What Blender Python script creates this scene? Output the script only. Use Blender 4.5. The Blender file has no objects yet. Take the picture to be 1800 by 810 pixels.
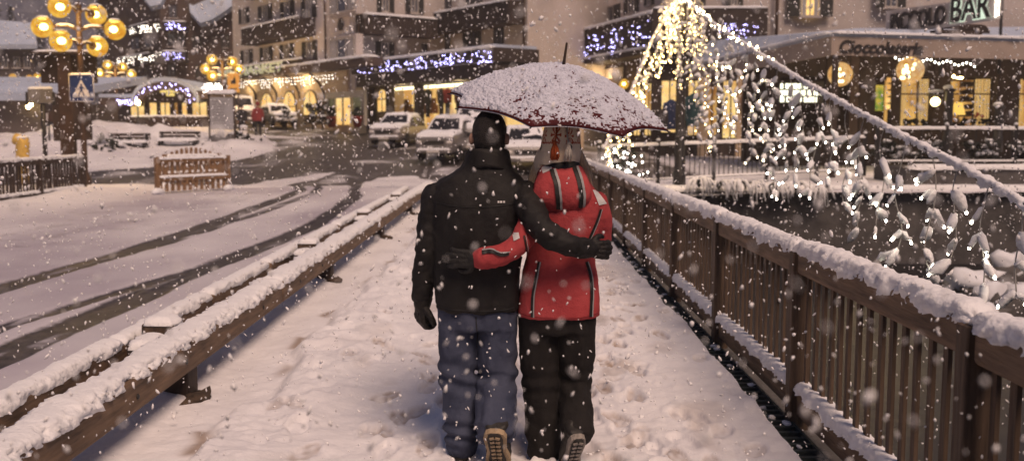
import bpy, bmesh, math, random
import numpy as np
from mathutils import Vector, Matrix
from mathutils.bvhtree import BVHTree
random.seed(7); RNG = np.random.default_rng(7)
S = bpy.context.scene
COL = S.collection
R = math.radians
# ------------------------------------------------------------------ camera and survey of the photograph
TH = R(5.71); FOC = 1750.0; CAMZ = 1.7
def P(px, py, Y):
    """the point at distance Y down the street that the survey reads at px,py of the 1800x810 photograph"""
    u = (px - 900) / FOC; v = (405 - py) / FOC
    d = (u, math.cos(TH) + v * math.sin(TH), -math.sin(TH) + v * math.cos(TH))
    t = Y / d[1]
    return Vector((d[0] * t, Y, CAMZ + d[2] * t))
def ground(x, y):
    x = np.asarray(x, float); y = np.asarray(y, float)
    a = np.clip(y - 34, 0, 26); left = .08 * np.where(a < 4, a * a / 8, a - 2) + np.clip(y - 60, 0, 200) * .02
    right = .2 + .015 * np.clip(y - 25, 0, 100)
    t = np.clip((x - 2.0) / 5.0, 0, 1) * np.clip((y - 24.5) / 2.0, 0, 1); t = t * t * (3 - 2 * t)
    return left * (1 - t) + np.minimum(right, 9) * t
def gpt(px, py):
    lo, hi = 3.0, 120.0
    for i in range(50):
        m = (lo + hi) / 2; p = P(px, py, m)
        if p.z > float(ground(p.x, p.y)): lo = m
        else: hi = m
    p = P(px, py, lo); return Vector((p.x, p.y, float(ground(p.x, p.y))))
# ------------------------------------------------------------------ noise
def _h(i, j, k):
    h = (i.astype(np.uint32) * np.uint32(374761393) + j.astype(np.uint32) * np.uint32(668265263) + k.astype(np.uint32) * np.uint32(2246822519))
    h = (h ^ (h >> np.uint32(13))) * np.uint32(1274126177)
    h = h ^ (h >> np.uint32(16))
    return h.astype(np.float64) / 2147483648.0 - 1.0
def vn(p):
    p = np.asarray(p, float); f = np.floor(p); t = p - f; t = t * t * t * (t * (t * 6 - 15) + 10)
    i = f.astype(np.int64)
    out = 0
    for a in (0, 1):
        for b in (0, 1):
            for c in (0, 1):
                w = (t[..., 0] if a else 1 - t[..., 0]) * (t[..., 1] if b else 1 - t[..., 1]) * (t[..., 2] if c else 1 - t[..., 2])
                out = out + w * _h(i[..., 0] + a, i[..., 1] + b, i[..., 2] + c)
    return out
def fbm(p, oct=4, gain=.5):
    p = np.asarray(p, float); s = 0; a = 1
    for o in range(oct):
        s = s + a * vn(p * (2.03 ** o) + 17.3 * o); a *= gain
    return s
def ss(a, b, x):
    t = np.clip((x - a) / (b - a), 0, 1); return t * t * (3 - 2 * t)
# ------------------------------------------------------------------ objects
def world(o):
    m = o.matrix_parent_inverse @ o.matrix_basis if o.parent else o.matrix_basis.copy()
    return world(o.parent) @ m if o.parent else m
def tag(o, label=None, cat=None, group=None, kind=None):
    for k, v in (('label', label), ('category', cat), ('group', group), ('kind', kind)):
        if v: o[k] = v
    return o
def thing(name, loc, label, cat, group=None):
    o = bpy.data.objects.new(name, None); COL.objects.link(o); o.location = loc; o.empty_display_size = .2
    return tag(o, label, cat, group)
def setp(o, parent):
    if parent is not None:
        o.parent = parent; o.matrix_parent_inverse = world(parent).inverted()
def link(name, me, parent=None):
    o = bpy.data.objects.new(name, me); COL.objects.link(o); setp(o, parent); return o
def copy_tree(o, parent=None):
    c = o.copy(); COL.objects.link(c)
    if parent is not None: c.parent = parent
    for ch in list(o.children): copy_tree(ch, c)
    return c
class MB:
    def __init__(s): s.v = []; s.f = []; s.m = []; s.sm = []
    def add(s, V, F, mi=0, smooth=False):
        b = len(s.v); s.v.extend(tuple(map(float, p)) for p in V)
        for f in F:
            s.f.append(tuple(b + i for i in f)); s.m.append(mi); s.sm.append(smooth)
        return s
    def obox(s, o, ax, ay, az, lo, hi, mi=0):
        o = Vector(o); V = []
        for k in (lo[2], hi[2]):
            for j in (lo[1], hi[1]):
                for i in (lo[0], hi[0]): V.append(o + ax * i + ay * j + az * k)
        F = [(0, 2, 3, 1), (4, 5, 7, 6), (0, 1, 5, 4), (2, 6, 7, 3), (0, 4, 6, 2), (1, 3, 7, 5)]
        if ax.cross(ay).dot(az) < 0: F = [f[::-1] for f in F]
        return s.add(V, F, mi)
    def box(s, a, b, mi=0):
        lo = [min(a[i], b[i]) for i in range(3)]; hi = [max(a[i], b[i]) for i in range(3)]
        return s.obox((0, 0, 0), Vector((1, 0, 0)), Vector((0, 1, 0)), Vector((0, 0, 1)), lo, hi, mi)
    def tube(s, pts, r, n=8, mi=0, cap=True, smooth=True):
        pts = [Vector(p) for p in pts]; m = len(pts)
        rr = list(r) if hasattr(r, '__len__') else [r] * m
        t = (pts[1] - pts[0]).normalized(); ref = Vector((0, 0, 1)) if abs(t.z) < .9 else Vector((1, 0, 0))
        x = t.cross(ref).normalized(); V = []
        for i in range(m):
            t = (pts[min(i + 1, m - 1)] - pts[max(i - 1, 0)]).normalized()
            x = (x - t * x.dot(t)).normalized(); y = t.cross(x)
            for k in range(n):
                a = 2 * math.pi * k / n; V.append(pts[i] + (x * math.cos(a) + y * math.sin(a)) * rr[i])
        F = [(i * n + k, i * n + (k + 1) % n, (i + 1) * n + (k + 1) % n, (i + 1) * n + k) for i in range(m - 1) for k in range(n)]
        s.add(V, F, mi, smooth)
        if cap:
            b = len(s.v) - m * n
            s.f.append(tuple(b + k for k in reversed(range(n)))); s.m.append(mi); s.sm.append(False)
            s.f.append(tuple(b + (m - 1) * n + k for k in range(n))); s.m.append(mi); s.sm.append(False)
        return s
    def lathe(s, prof, c=(0, 0, 0), n=16, mi=0, axis=None, smooth=True):
        """prof: (radius, height) pairs about the vertical axis (or axis) through c"""
        c = Vector(c); az = (axis or Vector((0, 0, 1))).normalized()
        ax = az.cross(Vector((0, 1, 0)) if abs(az.y) < .9 else Vector((1, 0, 0))).normalized(); ay = az.cross(ax)
        V = [c + az * h + (ax * math.cos(2 * math.pi * k / n) + ay * math.sin(2 * math.pi * k / n)) * max(r, 1e-4) for r, h in prof for k in range(n)]
        m = len(prof)
        F = [(i * n + k, i * n + (k + 1) % n, (i + 1) * n + (k + 1) % n, (i + 1) * n + k) for i in range(m - 1) for k in range(n)]
        s.add(V, F, mi, smooth); b = len(s.v) - m * n
        s.f.append(tuple(b + k for k in reversed(range(n)))); s.m.append(mi); s.sm.append(False)
        s.f.append(tuple(b + (m - 1) * n + k for k in range(n))); s.m.append(mi); s.sm.append(False)
        return s
    def ball(s, c, r, n=12, rings=8, mi=0, rough=0, seed=0, smooth=True):
        r = Vector(r) if hasattr(r, '__len__') else Vector((r, r, r)); c = Vector(c); V = []
        for i in range(1, rings):
            ph = math.pi * i / rings
            for k in range(n):
                a = 2 * math.pi * k / n; V.append((math.sin(ph) * math.cos(a), math.sin(ph) * math.sin(a), math.cos(ph)))
        V += [(0, 0, 1), (0, 0, -1)]
        V = np.array(V)
        if rough: V = V * (1 + rough * fbm(V * 1.7 + seed * 9.7, 3))[:, None]
        V = V * np.array(r) + np.array(c); q = (rings - 1) * n
        F = [(i * n + k, (i + 1) * n + k, (i + 1) * n + (k + 1) % n, i * n + (k + 1) % n) for i in range(rings - 2) for k in range(n)]
        F += [(q, k, (k + 1) % n) for k in range(n)] + [(q + 1, (rings - 2) * n + (k + 1) % n, (rings - 2) * n + k) for k in range(n)]
        return s.add(V, F, mi, smooth)
    def prism(s, poly, o, ax, ay, depth, mi=0):
        """polygon of (a,b) in the plane o+ax*a+ay*b, extruded along ax x ay by depth"""
        o = Vector(o); nz = ax.cross(ay).normalized(); n = len(poly)
        V = [o + ax * a + ay * b for a, b in poly] + [o + ax * a + ay * b + nz * depth for a, b in poly]
        F = [tuple(reversed(range(n))), tuple(range(n, 2 * n))] + [(i, (i + 1) % n, n + (i + 1) % n, n + i) for i in range(n)]
        if depth < 0: F = [f[::-1] for f in F]
        return s.add(V, F, mi)
    def build(s, name, mats, parent=None):
        me = bpy.data.meshes.new(name); me.from_pydata(s.v, [], s.f)
        mats = mats if isinstance(mats, (list, tuple)) else [mats]
        for m in mats: me.materials.append(m)
        me.polygons.foreach_set('material_index', s.m); me.polygons.foreach_set('use_smooth', s.sm); me.update()
        return link(name, me, parent)
def bevel(o, w=.006, seg=2):
    m = o.modifiers.new('bevel', 'BEVEL'); m.width = w; m.segments = seg; m.limit_method = 'ANGLE'; return o
def np_mesh(name, V, F, mats, parent=None, smooth=True, attrs=None):
    V = np.asarray(V, np.float32).reshape(-1, 3); F = np.asarray(F, np.int32); k = F.shape[1]
    me = bpy.data.meshes.new(name); me.vertices.add(len(V)); me.vertices.foreach_set('co', V.ravel())
    me.loops.add(F.size); me.loops.foreach_set('vertex_index', F.ravel())
    me.polygons.add(len(F)); me.polygons.foreach_set('loop_start', np.arange(0, F.size, k, dtype=np.int32))
    me.update(calc_edges=True); me.validate()
    me.polygons.foreach_set('use_smooth', np.full(len(me.polygons), smooth))
    for m in (mats if isinstance(mats, (list, tuple)) else [mats]): me.materials.append(m)
    for an, vals in (attrs or {}).items():
        vals = np.asarray(vals, np.float32)
        if vals.ndim == 1:
            a = me.attributes.new(an, 'FLOAT', 'POINT'); a.data.foreach_set('value', vals)
        else:
            a = me.attributes.new(an, 'FLOAT_COLOR', 'POINT'); a.data.foreach_set('color', np.c_[vals, np.ones(len(vals))].astype(np.float32).ravel())
    me.update(); return link(name, me, parent)
def grid_faces(ny, nx, wrap=False):
    i = np.arange(ny - 1)[:, None]; j = np.arange(nx if wrap else nx - 1)[None, :]; j2 = (j + 1) % nx
    a = i * nx + j; b = i * nx + j2; c = (i + 1) * nx + j2; d = (i + 1) * nx + j
    return np.stack([a, b, c, d], -1).reshape(-1, 4)
def catmull(pts, m):
    p = np.asarray(pts, float); p = np.vstack([2 * p[0] - p[1], p, 2 * p[-1] - p[-2]]); n = len(p) - 3
    out = []
    for t in np.linspace(0, n - 1e-6, m):
        i = int(t); u = t - i; a, b, c, d = p[i], p[i + 1], p[i + 2], p[i + 3]
        out.append(.5 * (2 * b + (c - a) * u + (2 * a - 5 * b + 4 * c - d) * u * u + (3 * b - a - 3 * c + d) * u ** 3))
    return np.array(out)
def limb(mb, pts, radii, m=24, n=18, flat=1.0):
    pr = np.c_[np.asarray([tuple(p) for p in pts], float), np.asarray(radii, float)]
    c = catmull(pr, m)
    q = [Vector(a[:3]) for a in c]
    # rounded ends
    t0 = (q[0] - q[1]).normalized(); t1 = (q[-1] - q[-2]).normalized(); r0, r1 = c[0, 3], c[-1, 3]
    q = [q[0] + t0 * r0 * .55, q[0] + t0 * r0 * .4] + q + [q[-1] + t1 * r1 * .4, q[-1] + t1 * r1 * .55]
    rr = [r0 * .45, r0 * .8] + list(c[:, 3]) + [r1 * .8, r1 * .45]
    mb.tube(q, rr, n)
def torso(mb, secs, n=40, e=2.4):
    """secs: (x, y, z, rx, ry) from bottom to top"""
    c = catmull(secs, max(30, len(secs) * 6)); V = []
    for x, y, z, rx, ry in c:
        for k in range(n):
            a = 2 * math.pi * k / n; ca, sa = math.cos(a), math.sin(a)
            V.append((x + rx * math.copysign(abs(ca) ** (2 / e), ca), y + ry * math.copysign(abs(sa) ** (2 / e), sa), z))
    m = len(c)
    F = [(i * n + k, i * n + (k + 1) % n, (i + 1) * n + (k + 1) % n, (i + 1) * n + k) for i in range(m - 1) for k in range(n)]
    F += [tuple(reversed(range(n))), tuple(range((m - 1) * n, m * n))]
    mb.add(V, F, 0, True)
def remeshed(mb, voxel, smooth=6, fac=.5):
    """one continuous skin around everything in mb -> (verts, quad faces as lists)"""
    me = bpy.data.meshes.new('tmp'); me.from_pydata(mb.v, [], mb.f)
    o = bpy.data.objects.new('tmp', me); COL.objects.link(o)
    r = o.modifiers.new('r', 'REMESH'); r.mode = 'VOXEL'; r.voxel_size = voxel
    if smooth:
        s = o.modifiers.new('s', 'SMOOTH'); s.iterations = smooth; s.factor = fac
    dg = bpy.context.evaluated_depsgraph_get(); ev = o.evaluated_get(dg)
    m2 = bpy.data.meshes.new_from_object(ev)
    V = np.empty(len(m2.vertices) * 3, np.float32); m2.vertices.foreach_get('co', V); V = V.reshape(-1, 3).astype(float)
    N = np.empty(len(m2.vertices) * 3, np.float32); m2.vertices.foreach_get('normal', N); N = N.reshape(-1, 3).astype(float)
    F = [tuple(p.vertices) for p in m2.polygons]
    bpy.data.objects.remove(o); bpy.data.meshes.remove(me); bpy.data.meshes.remove(m2)
    return V, N, F
def skin(name, mb, voxel, mat, parent, smooth=6, disp=None, attrs=None):
    V, N, F = remeshed(mb, voxel, smooth)
    if disp is not None: V = V + N * disp(V, N)[:, None]
    me = bpy.data.meshes.new(name); me.from_pydata(V.tolist(), [], F)
    me.polygons.foreach_set('use_smooth', [True] * len(F))
    for m in (mat if isinstance(mat, (list, tuple)) else [mat]): me.materials.append(m)
    if attrs:
        for an, fn in attrs.items():
            a = me.attributes.new(an, 'FLOAT_COLOR', 'POINT'); c = fn(V, N); a.data.foreach_set('color', np.c_[c, np.ones(len(c))].astype(np.float32).ravel())
    me.update(); o = link(name, me, parent)
    return o, BVHTree.FromPolygons([Vector(v) for v in V], F)
# ------------------------------------------------------------------ materials
_mats = {}
def mat(name, color, rough=.7, var=0.0, scale=4.0, bump=0.0, bscale=None, metal=0.0, emit=None, estr=0.0, stretch=(1, 1, 1), color2=None, coat=0, spec=.5, sss=0, detail=6, sample=True):
    m = bpy.data.materials.new(name); m.use_nodes = True; nt = m.node_tree; N = nt.nodes; L = nt.links
    b = N['Principled BSDF']; b.inputs['Roughness'].default_value = rough; b.inputs['Metallic'].default_value = metal
    b.inputs['Specular IOR Level'].default_value = spec; b.inputs['Coat Weight'].default_value = coat
    b.inputs['Base Color'].default_value = (*color, 1)
    if sss: b.inputs['Subsurface Weight'].default_value = sss; b.inputs['Subsurface Radius'].default_value = (.02, .02, .025)
    tc = N.new('ShaderNodeTexCoord'); mp = N.new('ShaderNodeMapping'); mp.inputs['Scale'].default_value = stretch
    L.new(tc.outputs['Object'], mp.inputs['Vector'])
    if var or color2:
        n = N.new('ShaderNodeTexNoise'); n.inputs['Scale'].default_value = scale; n.inputs['Detail'].default_value = detail; n.inputs['Roughness'].default_value = .6
        L.new(mp.outputs['Vector'], n.inputs['Vector'])
        r = N.new('ShaderNodeValToRGB'); r.color_ramp.elements[0].position = .32; r.color_ramp.elements[1].position = .68
        c2 = color2 or tuple(min(1, c * (1 + var)) for c in color); c1 = color if color2 else tuple(c * (1 - var) for c in color)
        r.color_ramp.elements[0].color = (*c1, 1); r.color_ramp.elements[1].color = (*c2, 1)
        L.new(n.outputs['Fac'], r.inputs['Fac']); L.new(r.outputs['Color'], b.inputs['Base Color'])
    if bump:
        n2 = N.new('ShaderNodeTexNoise'); n2.inputs['Scale'].default_value = bscale or scale * 3; n2.inputs['Detail'].default_value = 5
        L.new(mp.outputs['Vector'], n2.inputs['Vector'])
        bp = N.new('ShaderNodeBump'); bp.inputs['Strength'].default_value = bump; bp.inputs['Distance'].default_value = .02
        L.new(n2.outputs['Fac'], bp.inputs['Height']); L.new(bp.outputs['Normal'], b.inputs['Normal'])
    if emit:
        b.inputs['Emission Color'].default_value = (*emit, 1); b.inputs['Emission Strength'].default_value = estr
        if not sample: m.cycles.emission_sampling = 'NONE'
    return m
def emissive(name, color, strength, sample=True, color2=None, scale=3.0, stretch=(1, 1, 1)):
    m = bpy.data.materials.new(name); m.use_nodes = True; nt = m.node_tree; N = nt.nodes; L = nt.links
    N.remove(N['Principled BSDF']); e = N.new('ShaderNodeEmission'); e.inputs['Color'].default_value = (*color, 1); e.inputs['Strength'].default_value = strength
    if color2:
        tc = N.new('ShaderNodeTexCoord'); mp = N.new('ShaderNodeMapping'); mp.inputs['Scale'].default_value = stretch
        n = N.new('ShaderNodeTexNoise'); n.inputs['Scale'].default_value = scale; n.inputs['Detail'].default_value = 4
        r = N.new('ShaderNodeValToRGB'); r.color_ramp.elements[0].position = .36; r.color_ramp.elements[1].position = .62
        r.color_ramp.elements[0].color = (*color, 1); r.color_ramp.elements[1].color = (*color2, 1)
        L.new(tc.outputs['Object'], mp.inputs['Vector']); L.new(mp.outputs['Vector'], n.inputs['Vector']); L.new(n.outputs['Fac'], r.inputs['Fac']); L.new(r.outputs['Color'], e.inputs['Color'])
    L.new(e.outputs['Emission'], N['Material Output'].inputs['Surface'])
    if not sample: m.cycles.emission_sampling = 'NONE'
    return m
def glowglass(name, color, strength, clear):
    m = bpy.data.materials.new(name); m.use_nodes = True; nt = m.node_tree; N = nt.nodes; L = nt.links
    N.remove(N['Principled BSDF'])
    e = N.new('ShaderNodeEmission'); e.inputs['Color'].default_value = (*color, 1); e.inputs['Strength'].default_value = strength
    tc = N.new('ShaderNodeTexCoord'); n = N.new('ShaderNodeTexNoise'); n.inputs['Scale'].default_value = 5; n.inputs['Detail'].default_value = 3
    r = N.new('ShaderNodeValToRGB'); r.color_ramp.elements[0].position = .38; r.color_ramp.elements[1].position = .66
    r.color_ramp.elements[0].color = (color[0] * .72, color[1] * .55, color[2] * .4, 1); r.color_ramp.elements[1].color = (color[0], min(1, color[1] * 1.25), color[2] * 2.2, 1)
    L.new(tc.outputs['Object'], n.inputs['Vector']); L.new(n.outputs['Fac'], r.inputs['Fac']); L.new(r.outputs['Color'], e.inputs['Color'])
    t = N.new('ShaderNodeBsdfTransparent'); t.inputs['Color'].default_value = (1, .85, .5, 1)
    x = N.new('ShaderNodeMixShader'); x.inputs['Fac'].default_value = clear
    L.new(e.outputs[0], x.inputs[1]); L.new(t.outputs[0], x.inputs[2]); L.new(x.outputs[0], N['Material Output'].inputs['Surface'])
    m.cycles.emission_sampling = 'NONE'
    return m
M = {}
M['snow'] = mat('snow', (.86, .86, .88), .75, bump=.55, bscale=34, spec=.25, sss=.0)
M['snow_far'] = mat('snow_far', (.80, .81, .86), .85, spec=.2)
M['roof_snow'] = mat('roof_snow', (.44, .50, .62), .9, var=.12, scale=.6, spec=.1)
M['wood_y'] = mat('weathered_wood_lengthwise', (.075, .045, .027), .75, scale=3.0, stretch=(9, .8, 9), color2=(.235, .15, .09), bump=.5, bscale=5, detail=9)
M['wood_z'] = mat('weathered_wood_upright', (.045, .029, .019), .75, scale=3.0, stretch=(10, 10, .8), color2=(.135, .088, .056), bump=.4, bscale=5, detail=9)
M['wood_dark'] = mat('dark_stained_wood', (.028, .017, .012), .75, scale=1.5, stretch=(4, 4, 1), color2=(.06, .038, .028), bump=.3)
M['wood_balcony'] = mat('balcony_wood', (.026, .017, .014), .8, scale=1.2, color2=(.052, .036, .03))
M['wood_picket'] = mat('picket_wood', (.16, .09, .045), .8, scale=3, stretch=(5, 5, 1), color2=(.27, .16, .085))
M['dirt'] = mat('dirt', (.03, .02, .014), .9, scale=14, color2=(.09, .06, .04), bump=.6)
M['steel'] = mat('galvanised_steel', (.022, .021, .02), .75, metal=.1, var=.25, scale=6)
M['grate'] = mat('grating_steel', (.075, .095, .09), .55, metal=.5, var=.3, scale=20)
M['black_metal'] = mat('black_painted_metal', (.018, .016, .016), .5, var=.3, scale=3)
M['brown_metal'] = mat('brown_painted_metal', (.06, .032, .018), .55, var=.3, scale=3)
M['stone'] = mat('dark_stone', (.05, .046, .046), .85, scale=2.5, color2=(.12, .11, .105), bump=.6)
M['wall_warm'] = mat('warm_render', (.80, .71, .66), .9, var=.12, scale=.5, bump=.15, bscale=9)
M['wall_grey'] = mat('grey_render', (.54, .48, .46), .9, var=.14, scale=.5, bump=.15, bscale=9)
M['wall_ochre'] = mat('ochre_render', (.60, .46, .31), .9, var=.12, scale=.6)
M['wall_dark'] = mat('dark_render', (.105, .085, .08), .9, var=.2, scale=.4)
M['wall_brown'] = mat('brown_boards', (.07, .046, .037), .85, scale=.8, stretch=(1, 1, 3), color2=(.115, .078, .064))
M['shutter'] = mat('dark_shutter', (.026, .026, .024), .7, var=.25, scale=5)
M['frame_white'] = mat('pale_frame', (.42, .38, .35), .6, var=.08)
M['glass'] = mat('window_glass', (.10, .105, .13), .08, var=.3, scale=1.2, spec=.8)
M['curtain'] = mat('curtain', (.42, .40, .41), .9, var=.2, scale=8, stretch=(3, 3, .1))
M['glass_lit'] = emissive('lit_window', (1.0, .62, .20), 1.5, color2=(.6, .30, .08), scale=2.2, sample=False)
M['glass_gold'] = emissive('gold_window', (1.0, .70, .28), 1.2, color2=(.95, .52, .15), scale=1.5, sample=False)
M['glass_shop'] = emissive('shop_interior', (1.0, .70, .27), 1.25, color2=(.55, .27, .07), scale=1.1, stretch=(1, 1, .6), sample=True)
M['glass_bar'] = emissive('bar_interior', (1.0, .56, .15), .85, color2=(.34, .14, .035), scale=1.3, stretch=(2, 2, .5), sample=True)
M['glass_green'] = mat('door_glass', (.09, .10, .07), .12, var=.3, emit=(.5, .45, .2), estr=.14)
M['bulb_white'] = emissive('white_bulb', (1.0, .93, .78), 14, sample=False)
M['bulb_far'] = emissive('white_fairy_bulb', (1.0, .90, .76), 13, sample=False)
M['bulb_violet'] = emissive('violet_bulb', (.50, .46, 1.0), 13, sample=False)
M['bulb_warm'] = emissive('warm_bulb', (1.0, .72, .32), 34, sample=False)
M['bulb_amber'] = emissive('amber_lamp_bulb', (1.0, .74, .28), 48, sample=False)
M['tube'] = emissive('fluorescent_tube', (1.0, .88, .52), 3.2)
M['neon'] = emissive('neon_letters', (1.0, .97, .72), 2.6, sample=False)
M['globe'] = glowglass('amber_globe', (1.0, .52, .05), 1.1, .30)
M['wire'] = mat('pale_wire', (.42, .40, .38), .6)
M['red_paint'] = mat('red_paint', (.25, .03, .02), .6)
M['yellow_paint'] = mat('yellow_paint', (.50, .33, .08), .6, var=.2, scale=8)
M['orange_paint'] = mat('orange_board', (.75, .36, .07), .6, emit=(1, .5, .1), estr=.25, sample=False)
M['sign_blue'] = mat('sign_blue', (.010, .030, .13), .45)
M['sign_white'] = mat('sign_white', (.66, .62, .60), .5)
M['sign_grey'] = mat('sign_grey', (.15, .14, .14), .6, var=.15)
M['board_pale'] = mat('pale_board', (.36, .36, .39), .6, var=.1, scale=5)
M['letter_dark'] = mat('dark_letters', (.022, .018, .017), .6)
M['letter_pale'] = mat('pale_letters', (.42, .44, .34), .6, emit=(.8, .85, .55), estr=.28, sample=False)
M['fascia'] = mat('awning_fascia', (.38, .31, .27), .8, var=.1, scale=1.5)
M['bush'] = mat('dark_leaves', (.012, .016, .010), .8, var=.5, scale=20)
M['fir'] = mat('fir_needles', (.030, .036, .040), .9, var=.4, scale=4)
M['rubber'] = mat('tyre_rubber', (.012, .012, .012), .8)
M['car_glass'] = mat('car_glass', (.02, .02, .022), .1)
M['chrome'] = mat('chrome', (.5, .48, .46), .3, metal=.8)
M['hill'] = mat('wooded_hill', (.07, .075, .10), 1, scale=.25, color2=(.14, .145, .19))
M['thin_snow'] = mat('thin_wet_snow', (.60, .62, .72), .8, var=.12, scale=30, bump=.6, bscale=60, spec=.25)
M['flake'] = mat('snowflake', (.88, .87, .88), .9, spec=.1)
# ------------------------------------------------------------------ ground: snow, slush and wet asphalt
def ground_material():
    m = bpy.data.materials.new('snow_and_slush'); m.use_nodes = True; nt = m.node_tree; N = nt.nodes; L = nt.links
    b = N['Principled BSDF']; at = N.new('ShaderNodeAttribute'); at.attribute_name = 'wet'
    tc = N.new('ShaderNodeTexCoord')
    n = N.new('ShaderNodeTexNoise'); n.inputs['Scale'].default_value = 7; n.inputs['Detail'].default_value = 8; n.inputs['Roughness'].default_value = .7
    L.new(tc.outputs['Object'], n.inputs['Vector'])
    ad = N.new('ShaderNodeMath'); ad.operation = 'MULTIPLY_ADD'; ad.inputs[1].default_value = .9; ad.inputs[2].default_value = -.45
    L.new(n.outputs['Fac'], ad.inputs[0]); sm = N.new('ShaderNodeMath'); sm.operation = 'ADD'; L.new(ad.outputs[0], sm.inputs[0]); L.new(at.outputs['Fac'], sm.inputs[1])
    rp = N.new('ShaderNodeValToRGB'); rp.color_ramp.elements[0].position = .25; rp.color_ramp.elements[1].position = .72
    L.new(sm.outputs[0], rp.inputs['Fac'])
    n2 = N.new('ShaderNodeTexNoise'); n2.inputs['Scale'].default_value = 1.2; n2.inputs['Detail'].default_value = 7
    L.new(tc.outputs['Object'], n2.inputs['Vector'])
    c1 = N.new('ShaderNodeValToRGB'); c1.color_ramp.elements[0].position = .35; c1.color_ramp.elements[1].position = .7
    c1.color_ramp.elements[0].color = (.74, .73, .76, 1); c1.color_ramp.elements[1].color = (.86, .85, .87, 1); L.new(n2.outputs['Fac'], c1.inputs['Fac'])
    c2 = N.new('ShaderNodeValToRGB'); c2.color_ramp.elements[0].color = (.035, .031, .030, 1); c2.color_ramp.elements[1].color = (.15, .135, .13, 1)
    c2.color_ramp.elements[0].position = .38; c2.color_ramp.elements[1].position = .72; L.new(n.outputs['Fac'], c2.inputs['Fac'])
    mx = N.new('ShaderNodeMix'); mx.data_type = 'RGBA'; L.new(rp.outputs['Color'], mx.inputs[0]); L.new(c1.outputs[0], mx.inputs[6]); L.new(c2.outputs[0], mx.inputs[7])
    dt = N.new('ShaderNodeAttribute'); dt.attribute_name = 'dirt'
    mx2 = N.new('ShaderNodeMix'); mx2.data_type = 'RGBA'; L.new(dt.outputs['Fac'], mx2.inputs[0]); L.new(mx.outputs[2], mx2.inputs[6]); mx2.inputs[7].default_value = (.27, .19, .135, 1)
    gr = N.new('ShaderNodeAttribute'); gr.attribute_name = 'shade_tint'; gm = N.new('ShaderNodeMath'); gm.operation = 'MULTIPLY_ADD'; L.new(n2.outputs['Fac'], gm.inputs[0]); gm.inputs[1].default_value = .9; gm.inputs[2].default_value = .45
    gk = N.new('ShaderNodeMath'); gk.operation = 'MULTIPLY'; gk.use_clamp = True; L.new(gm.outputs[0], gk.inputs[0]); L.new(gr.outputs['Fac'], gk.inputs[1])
    mx3 = N.new('ShaderNodeMix'); mx3.data_type = 'RGBA'; mx3.blend_type = 'MULTIPLY'; L.new(gk.outputs[0], mx3.inputs[0]); L.new(mx2.outputs[2], mx3.inputs[6]); mx3.inputs[7].default_value = (.50, .47, .53, 1)  # multiplies dimmer light into the snow colour
    L.new(mx3.outputs[2], b.inputs['Base Color'])
    rr = N.new('ShaderNodeMapRange'); L.new(rp.outputs['Color'], rr.inputs[0]); rr.inputs[3].default_value = .8; rr.inputs[4].default_value = .52; L.new(rr.outputs[0], b.inputs['Roughness'])
    b.inputs['Specular IOR Level'].default_value = .4
    n3 = N.new('ShaderNodeTexNoise'); n3.inputs['Scale'].default_value = 38; n3.inputs['Detail'].default_value = 4; L.new(tc.outputs['Object'], n3.inputs['Vector'])
    bp = N.new('ShaderNodeBump'); bp.inputs['Strength'].default_value = .45; bp.inputs['Distance'].default_value = .012; L.new(n3.outputs['Fac'], bp.inputs['Height']); L.new(bp.outputs['Normal'], b.inputs['Normal'])
    return m
M['ground'] = ground_material()
def inpoly(x, y, poly):
    ins = np.zeros(x.shape, bool); n = len(poly)
    for i in range(n):
        x1, y1 = poly[i]; x2, y2 = poly[(i + 1) % n]
        c = ((y1 > y) != (y2 > y)) & (x < (x2 - x1) * (y - y1) / (y2 - y1 + 1e-9) + x1); ins ^= c
    return ins
def polypx(pts): return [(gpt(*p).x, gpt(*p).y) for p in pts]
ISLAND = polypx([(-260, 292), (20, 301), (130, 303), (250, 294), (330, 289), (400, 284), (450, 274), (482, 264), (490, 254), (474, 245), (440, 240)]) + [(-19, 62), (-60, 62)]
VERGE = polypx([(636, 348), (632, 322), (668, 311), (725, 309), (762, 318), (790, 345)])
STREAK = polypx([(395, 243), (440, 236), (500, 239), (540, 243), (500, 243), (440, 242)])
PATCH = polypx([(420, 326), (470, 317), (560, 305), (590, 303), (560, 312), (500, 325)])
TRACKS = [([3, 7, 10.9, 13.8, 17.2, 23.4, 28.9, 33, 37], [-5.6, -5.6, -5.6, -5.52, -5.57, -5.78, -6.1, -7.3, -9.0], .17),
          ([14, 17.2, 20, 27, 30, 33], [-5.45, -5.3, -5.3, -5.45, -5.8, -6.6], .13),
          ([3, 7.6, 9.7, 11.9, 14.9, 18.6, 26.3, 33, 36], [-3.95, -3.93, -3.9, -3.86, -3.72, -3.6, -4.15, -5.2, -5.9], .18),
          ([3, 8.67, 10.15, 11.4, 13], [-4.6, -4.46, -4.28, -4.1, -3.8], .10),
          ([3, 8, 14, 20, 28], [-7.6, -7.6, -7.5, -7.5, -7.9], .20), ([3, 8, 14, 20, 29], [-8.5, -8.4, -8.3, -8.6, -9.4], .16), ([3, 8, 14, 20, 29], [-3.1, -3.1, -3.0, -3.05, -3.3], .10)]
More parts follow.
